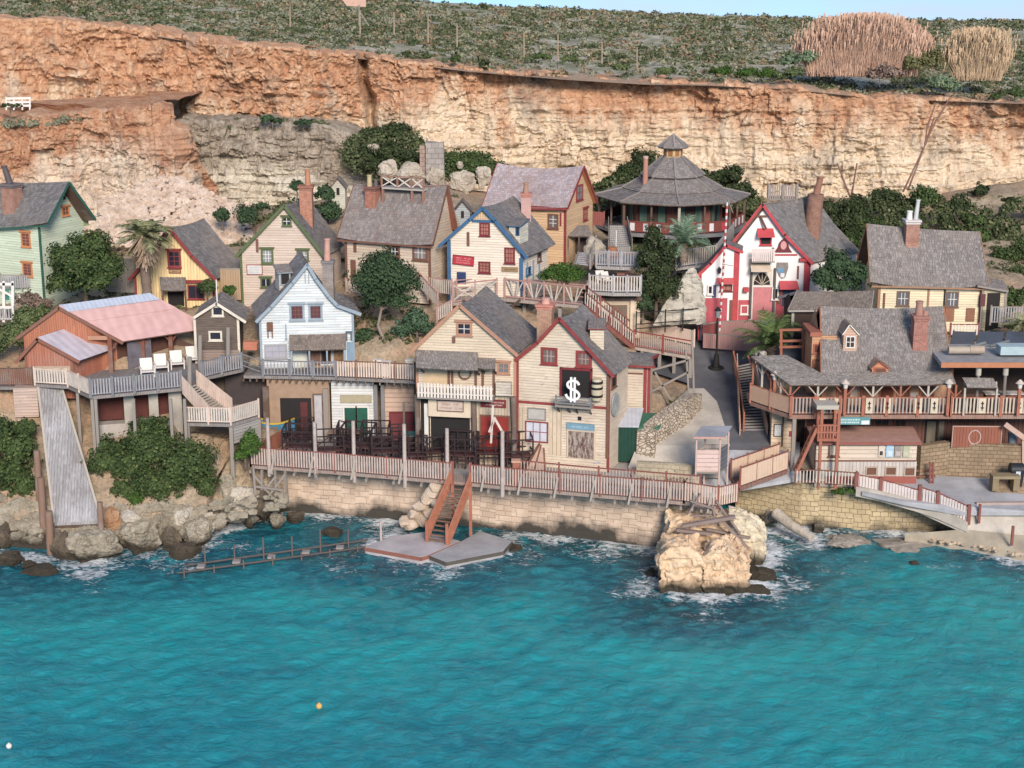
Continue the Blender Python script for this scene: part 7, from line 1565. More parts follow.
for i, (lb, bl, n, m) in enumerate((
  ('dark bush on the grey ledge under the cliff, left one', [(267,120,158,8,6),(278,122,158,7,4)], 350, LV2), ('low dark bush on the grey ledge under the cliff, right one', [(303,123,158,11,4)], 300, LV2),
  ('dark bush left of the beige house roof', [(222,217,141,9,9)], 450, LV2), ('dark bush between the yellow and beige houses', [(248,218,140,13,13),(262,207,141,8,6)], 900, LV2), ('round bush behind the chimney of the beige house', [(297,188,146,8,7)], 350, LV2), ('blue green bush right of the beige house chimney', [(325,195,144,11,9),(330,215,142,13,14)], 900, LV2),
  ('dark bush in front of the yellow house, right of its door', [(207,288,124,10,8)], 500, LV1), ('small bright green bush beside the brown hut', [(230,291,123,8,6)], 350, LVG),
  ('dark scrubby bush at the foot of the cliff, upper one in the middle', [(372,138,160,16,10),(398,134,160,17,12)], 1200, LV4), ('dark scrubby bush between rocks behind the tan house', [(365,158,157,14,12),(392,154,157,22,12)], 1300, LV4), ('dark bush left of the ruined stone tower', [(411,160,156,13,9),(372,166,155,12,8)], 800, LV4),
  ('spreading dark bush right of the ruined stone tower', [(470,162,157,24,11),(452,160,157,12,9),(495,172,157,11,10)], 1600, LV1), ('dark green bush behind the left end of the pavilion', [(606,188,157,16,10),(625,180,157,16,13)], 1400, LV1), ('tall dark bush behind the pavilion chimney', [(642,165,158,15,16),(632,175,157,15,14),(650,185,157,18,12)], 1800, LV4), ('dark bush behind the right side of the pavilion roof', [(700,178,157,18,10),(722,180,157,15,13)], 1400, LV4), ('tall pointed dark bush right of the pavilion', [(733,178,155,10,13),(744,192,154,14,10),(728,195,154,14,9)], 1300, LV4),
  ('dark bush above the roof of the red and white house', [(828,210,148,10,9)], 500, LV4), ('brown green bush below the cliff right of the round chimney', [(856,212,148,18,15),(842,225,145,15,13)], 1500, LV4), ('dark bush behind the left end of the pale yellow house', [(868,232,140,16,16),(850,245,135,14,14)], 1400, LV1), ('brown green bush on the slope above the white chimney pots', [(884,200,152,17,12)], 900, LV4), ('green bush behind the white chimney pots', [(925,200,151,18,15),(912,218,148,16,10)], 1500, LV1), ('bush on the bare slope right of the chimney pots', [(955,208,152,14,12),(945,222,150,13,8)], 1000, LV4),
  ('flat dark bush on the sandy slope', [(974,222,149,15,8)], 600, LV1), ('round bush on the sandy slope near the roof end', [(984,238,147,10,12)], 600, LV1), ('small bush high on the sandy slope', [(980,192,158,9,8)], 300, LV4), ('small round bush right on the sandy slope', [(1008,210,155,7,5)], 220, LV1), ('little round bush on the sandy slope beside it', [(1010,202,157,9,5)], 220, LV4),
  ('big dark bush at the right edge behind the pale yellow house', [(1005,262,140,17,15),(1024,255,141,17,18),(1018,280,136,18,17),(1040,275,138,18,26)], 3200, LV1), ('green bush at the right edge beside the side porch', [(1015,300,128,15,13),(1006,312,126,10,9)], 1100, LV1),
  ('dark brown bushes on the red rock outcrop', [(10,106,150,14,3)], 120, LV4))):
    plant('shrub', lb, 'shrub', bl, n, .16 if bl[0][2] > 140 else .13, m, tr=.08)
plant('wall_plant', 'small green plant trailing over the top of the harbour wall', 'plant', [(846,491,105.2,14,3),(838,493,105.1,8,3)], 320, .10, LVG, tr=.03)
plant('wall_plant', 'green plant spilling over the top end of the rubble wall', 'plant', [(688,409,115,9,6),(676,404,115,8,5)], 420, .11, LV3, tr=.03)
plant('wall_plant', 'small tuft of plants growing on the low block wall', 'plant', [(676,471,105,3,3)], 70, .08, LVG, tr=.02)
def inpoly(x, y, P_):
    c = False
    for (x0, y0), (x1, y1) in zip(P_, P_[1:]+P_[:1]):
        if (y0 > y) != (y1 > y) and x < (x1-x0)*(y-y0)/(y1-y0)+x0: c = not c
    return c
def thicket(name, label, poly, Y0, n, mat, sz=(.7,1.3), ky=.12, leaf=.13, q=60, dn=-9):
    rs_ = np.random.RandomState(n); out = []; xs_ = [p[0] for p in poly]; ys_ = [p[1] for p in poly]; yb = max(ys_); c = 0
    while c < n:
        x, y = rs_.uniform(min(xs_), max(xs_)), rs_.uniform(min(ys_), max(ys_))
        if not inpoly(x, y, poly): continue
        c += 1
        if noise.noise(V((x*.06, y*.09, n))) < dn: continue
        p = P(x, y+4, Y0+(yb-y)*ky); s = rs_.uniform(*sz); C, N = dome_quads(p.x, p.y, p.z-.5*s, s*1.15, s*1.1, q, rs_); out.append(quad_cloud(C, N, leaf*rs_.uniform(.6,1.3,q), rs=rs_))
    return cloud_obj(name, np.concatenate(out), mat, kind='stuff', label=label)
thicket('thicket', 'dark green thicket on the slope behind the left side of the pavilion', [(588,205),(592,190),(612,181),(632,167),(643,154),(652,150),(662,160),(664,200),(640,210)], 152, 120, LV6)
thicket('thicket', 'dark olive thicket on the slope right of the pavilion', [(690,168),(712,172),(735,176),(746,186),(764,205),(764,232),(740,215),(700,200)], 150, 110, LV6)
thicket('thicket', 'brownish green thicket below the cliff between the red roofed house and the pale yellow house', [(744,200),(775,205),(800,198),(830,202),(850,196),(872,191),(890,189),(906,194),(916,206),(905,228),(880,234),(868,262),(838,266),(820,236),(770,222)], 138, 230, LV6, ky=.2)
thicket('thicket', 'dark green thicket between rocks under the grey ledge', [(342,152),(350,134),(372,125),(400,123),(418,133),(424,150),(416,168),(385,170),(360,168)], 155, 110, LV6, dn=-.25)
thicket('thicket', 'low dark green thicket right of the ruined tower', [(446,160),(462,151),(490,153),(505,168),(500,180),(470,180),(446,174)], 154, 70, LV1)
thicket('thicket', 'dark green thicket at the right edge below the sandy slope', [(984,262),(1000,248),(1060,236),(1060,335),(1004,322),(990,292)], 128, 130, LV1, ky=.15)
thicket('thicket', 'patchy low scrub on the sandy slope at right', [(905,205),(960,190),(1050,190),(1050,245),(960,250),(912,236)], 146, 190, LV6, (.35,.95), dn=-.12)
thicket('thicket', 'green scrub on the slope behind the yellow and beige houses', [(214,207),(255,200),(300,196),(342,198),(338,236),(318,214),(262,234),(242,252),(216,236)], 143, 75, LV6, (.45,.95), dn=-.25)
thicket('thicket', 'green scrub in front of the conifer and below the pavilion', [(630,235),(700,240),(735,250),(700,275),(630,300)], 127, 45, LV6, (.4,.8), dn=-.3)
thicket('thicket', 'low scrub along the top of the grey ledge', [(188,119),(250,116),(320,117),(338,125),(300,127),(240,126),(190,123)], 160, 70, SCM[0], (.3,.6), leaf=.11)
thicket('thicket', 'low grey scrub on top of the red outcrop', [(0,114),(60,112),(120,106),(168,104),(176,109),(110,112),(50,120),(0,122)], 151, 80, SCM[1], (.2,.4), leaf=.09)
thicket('thicket', 'shaded weeds under the round tree', [(356,325),(372,318),(410,318),(412,350),(372,352),(358,350)], 118.5, 50, LV2, (.4,.8), leaf=.1)
thicket('thicket', 'low weeds on the shore slope around the boat slide', [(28,420),(40,495),(60,510),(100,512),(96,430),(230,440),(236,490),(215,505),(110,505),(96,440)], 108, 70, LV6, (.25,.6), ky=.05, leaf=.08)
# palms
def palm(name, label, base, head, rad, nf, mat, skirt=False, trunk_r=.28, rise=.6, seed=1, leaflets=26, lw=.05, droop=1.0):
    rg = random.Random(seed); base, head = V(base), V(head); root = thing(name, label, 'palm', base)
    if (head-base).length > .4:
        mb = MB(); n = 9; mb.smooth = True; pts = [base.lerp(head, k/n)+V((.05*math.sin(k),0,0)) for k in range(n+1)]
        for k in range(n): mb.cyl(pts[k], pts[k+1], trunk_r*(1.18 if k % 2 else 1.0), trunk_r*1.05, 9)
        mb.build('trunk', wood((.20,.15,.12)), root)
    co = []
    for k in range(nf):
        a = 2*math.pi*k/nf*2.4 + rg.uniform(-.3,.3); el = rg.uniform(-.25, 1.25)*rise+.15; L = rad*rg.uniform(.8, 1.15); d = V((math.cos(a)*math.cos(el), math.sin(a)*math.cos(el), math.sin(el))); p = head.copy(); m = leaflets
        sd_ = V((-math.sin(a), math.cos(a), 0)); prev = p
        for i in range(m):
            f = i/m; d2 = (d - ZU*(droop*f*f*1.3)).normalized(); p = p + d2*(L/m); ll = L*.30*math.sin(math.pi*min(1, f*.9+.12))
            for s_ in (-1, 1):
                t = (sd_*s_*.9 + d2*.75 - ZU*.28*rg.uniform(.3,1.6)).normalized(); tip = p + t*ll*rg.uniform(.8,1.1); w_ = d2*lw
                co += [p-w_, p+w_, tip+w_*.3, tip-w_*.3]
            q = ZU.cross(d2); q = q.normalized()*.025 if q.length > .01 else V((.02,0,0)); co += [prev-q, prev+q, p+q, p-q]; prev = p.copy()
    cloud_obj('fronds', np.array([tuple(c) for c in co]), mat, root)
    if skirt:
        co = []
        for k in range(420):
            a = rg.uniform(0, 6.28); z = rg.uniform(-1.0, .15)*rad*.95; r0 = trunk_r+.05+rg.uniform(0,.35)*(1+z/rad*.5)*1.5; p = head + V((math.cos(a)*r0*.5, math.sin(a)*r0*.5, z*.6)); q = p + V((math.cos(a)*r0*1.3, math.sin(a)*r0*1.3, -rg.uniform(.5, 1.1))); s_ = V((-math.sin(a), math.cos(a), 0))*rg.uniform(.03,.09); co += [p-s_, p+s_, q+s_*.5, q-s_*.5]
        cloud_obj('dead_skirt', np.array([tuple(c) for c in co]), leaves((.17,.12,.085), (.33,.25,.18), (.40,.32,.24), name='dead_fronds'), root)
    return root
PALML = leaves((.08,.10,.05), (.22,.23,.12), (.38,.31,.21), name='palm_fronds')
palm('palm_tree', 'ragged palm with a skirt of dead fronds in front of the yellow house', P(147,306,122.5), P(144.5,238,122.5), 2.6, 46, PALML, True, .36, .75, 3, 18, .07)
palm('palm_tree', 'low bushy green palm at the edge of the asphalt square', P(771,358,117.2), P(771,346,117.2), 3.0, 30, leaves((.03,.06,.02), (.09,.13,.045), (.20,.20,.09), name='palm_fronds'), False, .35, .95, 5, 26, .05)
palm('palm_tree', 'pale blue green fan palm behind the conifer below the pavilion', P(683,262,128), P(683,243,128), 2.6, 40, leaves((.07,.13,.08), (.19,.27,.18), (.30,.36,.27), name='palm_fronds'), False, .3, 1.05, 8, 18, .05)
palm('palm_tree', 'dry palm crown at the right edge by the pale yellow house', P(1026,345,119), P(1026,326,119), 1.9, 26, PALML, False, .3, .8, 9, 18, .05)
# reeds on the plateau
def reeds(name, label, x0, x1, yb, ytop, n, mat, seed, Y=None, lean=.12):
    rs_ = np.random.RandomState(seed); co = []; Yb = Y or YC+6; root = thing(name, label, 'reeds', P((x0+x1)/2, yb, Yb))
    for k in range(n):
        f = rs_.beta(1.35, 1.35); px = x0+(x1-x0)*(.5+(f-.5)*.9); p = P(px, yb+rs_.uniform(-4,3), Yb+rs_.uniform(-2,2)); prof = .42+.58*(math.sin(math.pi*min(max(f,.02),.98)))**.9
        h = (P(px, ytop, Yb).z-p.z)*prof*(rs_.uniform(.2, 1.0)**.55)*1.12; lx = (f-.5)*2*h*.30 + rs_.normal()*h*lean*1.6; ly = rs_.normal()*h*.15
        prev = p; m = 3; w_ = rs_.uniform(.012,.03)
        for i in range(1, m+1):
            q = p + V((lx*(i/m)**1.6, ly*(i/m)**1.6, h*(i/m)*(1-.06*i/m))); s_ = V((w_*(1-.25*i),0,0)) if i < m else V((.008,0,0)); s0 = V((w_*(1-.25*(i-1)),0,0)); co += [prev-s0, prev+s0, q+s_, q-s_]; prev = q
        if rs_.rand() < .8: t = prev; s_ = V((.06,.02,0)); co += [t-s_*.3-ZU*.3, t+s_*.3-ZU*.3, t+s_*.5+ZU*.35+V((.1,0,0)), t-s_*.2+ZU*.4]
    cloud_obj('stalks', np.array([tuple(c) for c in co]), mat, root, label=None); return root
REED = leaves((.26,.16,.12), (.44,.29,.21), (.54,.40,.31), name='reed_stalks'); REED2 = leaves((.24,.17,.11), (.42,.31,.20), (.52,.40,.27), name='reed_stalks')
reeds('reed_clump', 'large fan of tall pinkish dry reeds on the plateau edge', 800, 924, 74, 18, 6500, REED, 1)
reeds('reed_clump', 'smaller fan of tall straw coloured dry reeds on the plateau edge', 950, 1004, 78, 32, 3000, REED2, 2)
for lb, bl, n, m in (('brown twiggy bush in front of the large reeds', [(888,74,YC+1,19,9),(872,76,YC+1,8,6)], 1100, leaves((.10,.07,.06), (.22,.16,.13), (.28,.22,.18), name='twiggy_foliage')), ('olive green bush between the two reed clumps', [(928,62,YC+5,19,14),(910,66,YC+4,12,10)], 1300, leaves((.04,.05,.02), (.13,.13,.06), (.20,.18,.10))), ('pale green prickly pear clump below the small reeds', [(940,84,YC+1,16,9),(952,88,YC+1,10,7)], 700, LVP), ('blue green prickly pear clump left of the large reeds', [(808,58,YC+4,14,9),(790,62,YC+5,10,8)], 700, LVP), ('dark green bush on the plateau below the prickly pear', [(794,74,YC+1,11,6),(778,76,YC+1,8,5)], 500, LV3), ('bright green bush on the cliff edge above the pavilion', [(748,74,YC+2,17,6),(722,72,YC+2,12,6),(770,74,YC+2,10,6)], 1000, LVG), ('dark bush on the cliff edge right of the prickly pear', [(1016,94,YC,11,6),(996,97,YC,8,4)], 500, LV1), ('olive bushes on the cliff edge in the middle', [(665,72,YC+3,12,6),(620,68,YC+4,12,5)], 600, LV3), ('green bushes on the cliff edge above the grey ledge', [(570,60,YC+5,12,5),(545,57,YC+6,9,4)], 500, LV3), ('dark round bush on the cliff edge', [(540,57,YC+1,7,4)], 200, LV1), ('dark bush on the cliff top near the crack', [(456,60,YC+1,7,5),(428,57,YC+1,6,3)], 260, LV1), ('low dark bush on the cliff top right of the crack', [(484,64,YC+1,6,4),(406,55,YC+1,6,3)], 240, LV4)):
    plant('shrub', lb, 'shrub', bl, n, .16, m, tr=.06)
for k, (px, y0, y1) in enumerate(((290,20,7),(360,27,10),(394,28,12),(428,36,14),(457,40,23),(524,50,32),(558,54,34),(602,57,42),(637,62,47))):
    p = gpt(px, 384) if False else P(px, y0+3, YC+9); t = P(px, y1, YC+9); mb = MB(); mb.cyl(p-ZU*.4, t, .075, .06, 6); tag(mb.build('fence_post', plain((.38,.29,.22), .9)), 'thin weathered fence post on the plateau edge', 'post', 'fence posts along the plateau edge')
# bare agave stalks / dead branches against the cliff
for lb, segs in (('tall thin bare forked branch rising behind the pale yellow house', [((903,192),(925,145)),((925,145),(934,118)),((925,145),(932,128)),((932,128),(950,98)),((908,190),(925,145)),((925,145),(927,128)),((927,128),(935,105))]), ('thin bare forked branch below the cliff near the round chimney', [((851,199),(837,163)),((851,199),(857,163))])):
    root = thing('bare_branch', lb, 'branch', P(segs[0][0][0], segs[0][0][1], 152)); mb = MB()
    for a, b in segs: mb.cyl(P(*a,152), P(*b,152), .10, .06, 6)
    mb.build('stem', wood((.24,.13,.10)), root)
# ================================================ rocks and small things
SR = rockm((.17,.14,.10), (.31,.265,.20), (.44,.39,.31), True, 1.3, 'shore_rock', .5); SRW = rockm((.34,.30,.24), (.49,.445,.37), (.58,.54,.47), True, .9, 'pale_shore_rock', .2); SRD = rockm((.07,.055,.04), (.12,.095,.07), (.17,.14,.10), True, 1.2, 'dark_wet_rock'); SRO = rockm((.26,.13,.07), (.36,.21,.12), (.44,.31,.20), True, .9, 'orange_rock')
def boulder(label, px, py, wpx, hpx, z, mat, seed, dep=1.0, yaw=0, cuts=7, rough=.2, layers=0, sub=4, sq=1.0, name='boulder', Y=None):
    p = P(px, py, Y) if Y else PZ(px, py, z); k = ppm(p); rx = wpx/2/k; rz = hpx/2/k; ry = rx*dep
    v, f = rock_mesh(p, (rx*1.18, ry*1.18, rz*1.18), seed, 5 if wpx > 15 else sub, cuts+5, rough, yaw=yaw, layers=layers); mb = MB(); mb.smooth = False; mb.mesh(v, f); return tag(mb.build(name, mat), label, 'rock')
for i, a in enumerate((
  ('big lichen grey boulder below the end of the boat slide', 92,546,54,34,.7,SR), ('dark wet boulder wedged beside the slide pile', 66,550,26,34,.5,SRD), ('tall pale fronted boulder beneath the large dark bush', 142,536,42,38,.9,SR), ('narrow dark boulder between two pale boulders', 172,541,20,30,.6,SRD), ('split lichen grey boulder at the water edge', 198,532,36,32,.8,SR), ('low dark brown boulder in the foam', 185,551,30,18,.3,SRD),
  ('white topped boulder under the bush', 184,516,24,20,1.5,SRW), ('orange stained boulder right of the slide pile', 111,522,24,26,1.4,SRO), ('small pale boulder above the orange stained one', 129,517,18,14,1.8,SRW), ('large white boulder near the trestle', 240,498,36,30,1.9,SRW), ('white flat boulder below the large white one', 235,516,30,16,.8,SRW), ('small pale boulder beside the split boulder', 212,521,20,16,1.0,SRW), ('flat dark reef rock in the foam at the left edge', 10,560,32,12,.1,SRD), ('small dark reef rock in the foam', 29,565,16,8,.05,SRD), ('submerged dark rock below the boat slide', 44,571,32,10,.05,SRD), ('orange rock at the left edge of the shore', 8,520,20,18,1.2,SRO), ('dark boulder at the foot of the trestle', 277,521,18,16,.5,SR), ('small dark boulder at the foot of the quay wall', 296,517,20,14,.4,SRD), ('pale boulder left of the trestle', 251,519,16,16,.6,SR), ('dark wet rock under the left end of the boardwalk', 262,505,24,30,1.3,SRD), ('low dark rock in the foam by the landing slab', 332,533,22,8,.1,SRD),
  ('long pale rock ledge at the left shore', 30,512,46,24,1.2,SR), ('brown rock beside the slide pile', 28,530,26,24,.6,SR), ('dark seaweed covered rock at the left water edge', 5,538,34,26,.3,SRD), ('small grey boulder under the landing', 226,486,20,22,2.8,SR), ('pale boulder on the slope below the deck posts', 118,432,30,26,5.0,SRW), ('brown earth bank beside the boat slide', 104,484,24,40,3.0,rockm((.22,.12,.07), (.33,.20,.12), (.42,.30,.20), False, 1, 'earth')), ('dark wet rocks right of the landing slab', 515,548,14,7,.1,SRD))):
    lb, px, py, w_, h_, z, m = a; boulder(lb, px, py, w_, h_, z, m, 200+i, dep=random.uniform(.75,1.1), yaw=random.uniform(0,3))
it = []; r2 = np.random.RandomState(8)
for k in range(620):
    px, py = r2.uniform(-20, 285), r2.uniform(495, 548)
    if py > np.interp(px, [0,60,140,200,235,285], [540,548,548,540,520,508]): continue
    if py < np.interp(px, [0,40,100,140,220,285], [498,508,505,508,505,480]): continue
    p = gpt(px, py); s = r2.uniform(.12,.45)*(1.5 if r2.rand() < .15 else 1); it.append(((p.x,p.y,p.z+.08), (s*1.3,s,s*.8), 300+k))
rocks_stuff('shore_rubble', it, SR, 'small pale stones between the shore boulders')
# the big rock in the water
BR = rockm((.54,.37,.23), (.69,.51,.34), (.75,.60,.43), True, .8, 'sandstone')
def mass(name, label, px, py, Y, r, seed, mat, cuts=6, rough=.14, layers=0, yaw=0, sub=5):
    p = P(px, py, Y); v, f = rock_mesh(p, r, seed, sub, cuts, rough, layers=layers, yaw=yaw); mb = MB(); mb.mesh(v, f); return tag(mb.build(name, mat), label, 'rock')
def hull_rock(name, label, pts, seed, mat, amp=.18, layers=0, la=.06, cat='rock', cuts=5):
    bm = bmesh.new()
    for x, y, Y in pts: bm.verts.new(P(x, y, Y))
    bmesh.ops.convex_hull(bm, input=list(bm.verts)); bmesh.ops.delete(bm, geom=[v for v in bm.verts if not v.link_faces], context='VERTS'); bmesh.ops.triangulate(bm, faces=list(bm.faces))
    for k in range(cuts): bmesh.ops.subdivide_edges(bm, edges=[e for e in bm.edges if e.calc_length() > .16], cuts=1); bmesh.ops.triangulate(bm, faces=[q for q in bm.faces if len(q.verts) > 3])
    for k in range(2): bmesh.ops.smooth_vert(bm, verts=bm.verts, factor=.5, use_axis_x=True, use_axis_y=True, use_axis_z=True)
    bm.normal_update(); out = []
    for v in bm.verts:
        p = v.co; q = V((p.x*.8+seed, p.y*.8, p.z*.8)); d = amp*(1.5*fbm(q, 3) + .9*(noise.cell(q*1.6+V((.3*noise.noise(q*3),0,0)))-.5) + .5*noise.noise(q*5) - .35*max(0, .25-abs(noise.noise(q*1.9)))*4)
        if layers: s_ = (p.z*layers+.25*noise.noise(q*2)) % 1; d += la*(s_-.5)*2.2
        out.append(p + v.normal*d)
    mb = MB(); mb.mesh(out, [tuple(v.index for v in q.verts) for q in bm.faces]); bm.free(); return tag(mb.build(name, mat), label, cat)
hull_rock('shore_bank', 'brown rocky bank under the left end of the boardwalk', [(x, y, Y) for x, y, Y in ((205,520,106.5),(222,528,106),(250,520,107.5),(300,512,110.5),(215,455,109.3),(240,450,109.5),(268,462,110),(300,470,112),(205,470,108.5),(230,440,113),(290,440,114))], 19, rockm((.24,.18,.12), (.40,.32,.23), (.50,.42,.32), True, .9, 'bank_rock'), .2)
def front_back(fr, Y, bk, Yb): return [(x, y, Y) for x, y in fr] + [(x, y, Yb) for x, y in bk]
hull_rock('sea_rock', 'rugged orange sandstone mass, left part of the rock in the water', front_back([(657,556),(660,590),(690,602),(706,598),(704,556),(690,545),(668,545)], 94.3, [(664,532),(700,528),(705,545),(655,560)], 100.3), 11, BR, .22)
hull_rock('sea_rock', 'layered stepped sandstone block, front middle of the rock in the water', front_back([(701,556),(703,600),(746,600),(749,566),(738,556),(718,546)], 94.1, [(704,538),(735,532),(750,548)], 99.6), 23, BR, .12, 1.7, .10)
hull_rock('sea_rock', 'tall pale slab leaning on the right side of the rock in the water', front_back([(727,512),(734,548),(750,590),(763,580),(765,536),(748,516)], 99.2, [(728,505),(745,507),(764,522),(766,548)], 101.6), 36, rockm((.54,.46,.33), (.68,.60,.45), (.74,.68,.55), True, .8, 'pale_sandstone'), .14)
hull_rock('sea_rock', 'rough sandstone shoulder joining the rock to the quay wall', front_back([(668,525),(660,560),(705,556),(738,540),(735,520)], 99.8, [(668,503),(704,501),(734,512),(664,540)], 102.6), 41, BR, .22)
mass('sea_rock', 'low wet brown shelf right of the rock in the water', 757, 577, 97.5, (1.9,1.9,.55), 52, rockm((.13,.095,.06), (.20,.15,.10), (.28,.21,.15), True, 1, 'wet_brown_rock'), 5, .12)
mass('sea_rock', 'dark low rock in the foam in front of the rock', 752, 592, 94.6, (1.5,.7,.45), 55, SRD, 5, .25)
mass('sea_rock', 'dark wet base ledge left of the rock in the water', 662, 577, 97.6, (1.3,1.4,.5), 57, SRD, 5, .2)
for i, (a, b, w_) in enumerate((((682,537),(735,528),.35),((676,541),(712,545),.3),((722,532),(748,560),.3),((690,512),(714,520),.18),((700,505),(688,525),.16),((712,516),(716,536),.16),((716,512),(740,545),.2),((690,527),(717,526),.14),((706,540),(750,549),.22))):
    mb = MB(); mb.beam(P(a[0],a[1]-4,98.4+.3*i*.3)+ZU*.5, P(b[0],b[1]-4,98.4+.3*i*.3)+ZU*.5, w_, w_*.6); tag(mb.build('broken_timber', wood((.27,.21,.19))), 'broken grey timber lying on the rock in the water', 'timber', 'broken timbers on the sea rock')
mb = MB(); mb.tube([P(776,516,105.2)+ZU*.2, P(790,526,104)+ZU*.1, P(812,538,102.4)], [.42,.36,.30], 10); tag(mb.build('driftwood_log', rockm((.38,.32,.25), (.50,.44,.36), (.56,.50,.44), name='pale_log')), 'long pale log lying in the water against the harbour wall', 'log')
boulder('small pale boulder in the water beside the log', 818,528,15,11,.3,SR,77); boulder('pale boulder at the upper end of the log', 770,517,16,16,.8,SR,78)
boulder('half sunk brown reef rock in the shallows at right', 850,541,40,9,.0,rockm((.24,.21,.17), (.34,.30,.25), (.42,.38,.32), False, 1, 'reef_rock'),79); boulder('brown reef rock awash in front of the harbour wall', 900,545,54,8,-.02,rockm((.24,.21,.17), (.34,.30,.25), (.42,.38,.32), False, 1, 'reef_rock'),80); boulder('tiny dark rock in the turquoise shallows', 913,563,12,4,.0,SRD,81)
# rocks behind the tan house, boulders in the village
GB = rockm((.28,.24,.19), (.42,.37,.30), (.52,.47,.40), False, .7, 'grey_limestone', .2)
for i, a in enumerate((('pale limestone block left of the ruined tower', 388,168,18,20,154), ('limestone block in front of the ruined tower', 410,172,30,16,153), ('pinkish limestone block beside the roof terrace', 434,178,20,18,152), ('pale block right of the ruined tower', 462,182,24,20,152), ('pale orange boulder near the lilac roof', 484,176,16,24,153), ('limestone block under the scrub', 374,149,13,9,157), ('small white rock among the bushes', 460,165,7,7,155))):
    boulder(a[0], a[1], a[2], a[3], a[4], 0, GB, 400+i, Y=a[5], dep=.9)
hull_rock('village_boulder', 'large grey pointed boulder with cracks beside the red and white house', front_back([(652,326),(664,305),(688,268),(694,266),(703,280),(708,326)], 124.2, [(670,300),(690,272),(706,300),(706,322),(660,322)], 127.5), 63, rockm((.38,.35,.29), (.48,.45,.38), (.55,.52,.45), False, .9, 'grey_limestone'), .12)
rt = thing('ruined_tower', 'ruined square grey stone tower with a dark red slot among the rocks', 'tower', P(432,180,153)); mb = MB(); v, f = rock_mesh(P(435,163,153), (.95,.9,2.2), 71, 4, 12, .06); mb.mesh(v, f); p = P(435,176,153); mb = MB(); mb.hexa([p+V((-.85,-.8,-1)), p+V((.95,-.8,-1)), p+V((.95,.9,-1)), p+V((-.85,.9,-1)), p+V((-.8,-.75,3.2)), p+V((.85,-.75,3.35)), p+V((.85,.8,3.1)), p+V((-.8,.8,3.3))]); mb.build('stone_shaft', ashlar((.40,.37,.34), (.30,.28,.26), .7, .5, False, 'grey_stone'), rt)
mb = MB(); mb.box(p+V((-1.15,-.3,1.0)), .5, .6, 3.9); mb.build('side_pier', ashlar((.40,.30,.25), (.30,.22,.18), .5, .4, False, 'pink_stone'), rt); mb = MB(); mb.box(p+V((-.80,-.55,1.0)), .14, .3, 3.6); mb.build('slot', plain((.16,.05,.045), .9), rt)
for lb, q, Y, col in (('tiny pale shed behind the beige house', (331,182,345,206), 147, (.50,.50,.42)), ('small blue grey shed between the tan and cream houses', (455,205,470,228), 140, (.34,.40,.44))):
    K = Face(P(q[0], q[3], Y), V((1,0,0))); a, c, bb, d_ = K.rect(q); rt = thing('garden_shed', lb, 'shed', K.pt((a+bb)/2, c, -.8)); mb = MB(); m_ = (a+bb)/2; pl = [K.pt(a,c-1), K.pt(bb,c-1), K.pt(bb,d_-.5), K.pt(m_,d_+.3), K.pt(a,d_-.5)]; mb.poly(pl); e = V((0,1.8,0)); mb.poly([p+e for p in pl][::-1]); mb.poly([pl[1], pl[1]+e, pl[2]+e, pl[2]]); mb.poly([pl[0]+e, pl[0], pl[4], pl[4]+e]); mb.build('wall', boards(col, .2), rt)
    b = MB(); slope(b, K.pt(bb+.15,d_-.6,.15), K.pt(bb+.15,d_-.6,-2), K.pt(m_,d_+.35,-2), K.pt(m_,d_+.35,.15), .3, .3, thick=.06); slope(b, K.pt(a-.15,d_-.6,-2), K.pt(a-.15,d_-.6,.15), K.pt(m_,d_+.35,.15), K.pt(m_,d_+.35,-2), .3, .3, thick=.06); b.build('roof', [GREYW, DARKW], rt); panel(K, ((q[0]+q[2])/2-1.5, q[1]+6, (q[0]+q[2])/2+1.5, q[1]+13), rt, BLACK, 'window', 0, .04)
# white fence and little hut on the cliff
rt = thing('rail_fence', 'short white rail fence on top of the red outcrop', 'fence', P(18,108,156)); mb = MB()
for y in (98.5, 102.5, 106): mb.beam(P(6,y,156), P(31,y-.5,156), .12, .2)
mb.build('rails', WHITE, rt)
for x in (6.5, 14, 22.5, 30): mb = MB(); mb.beam(P(x,110,156), P(x,97,156), .14); mb.build('post', WHITE, rt)
p = P(353,4,YC+14); rt = thing('cliff_hut', 'small pinkish billboard like hut with a strut on the plateau skyline', 'hut', P(355,14,YC+14)); mb = MB(); mb.hexa([P(341,-2,YC+14), P(347,6,YC+14), P(366,7,YC+15), P(366,-8,YC+15), P(341,-10,YC+14.2), P(347,-8,YC+14.2), P(366,-8,YC+15.2), P(366,-12,YC+15.2)]); mb.build('board', plain((.50,.33,.26), .8), rt)
for a, b in (((359,26),(359,5)), ((369,26),(360,12))): mb = MB(); mb.cyl(P(*a,YC+14.4), P(*b,YC+14.4), .08, .08, 6); mb.build('strut', OLDW, rt)
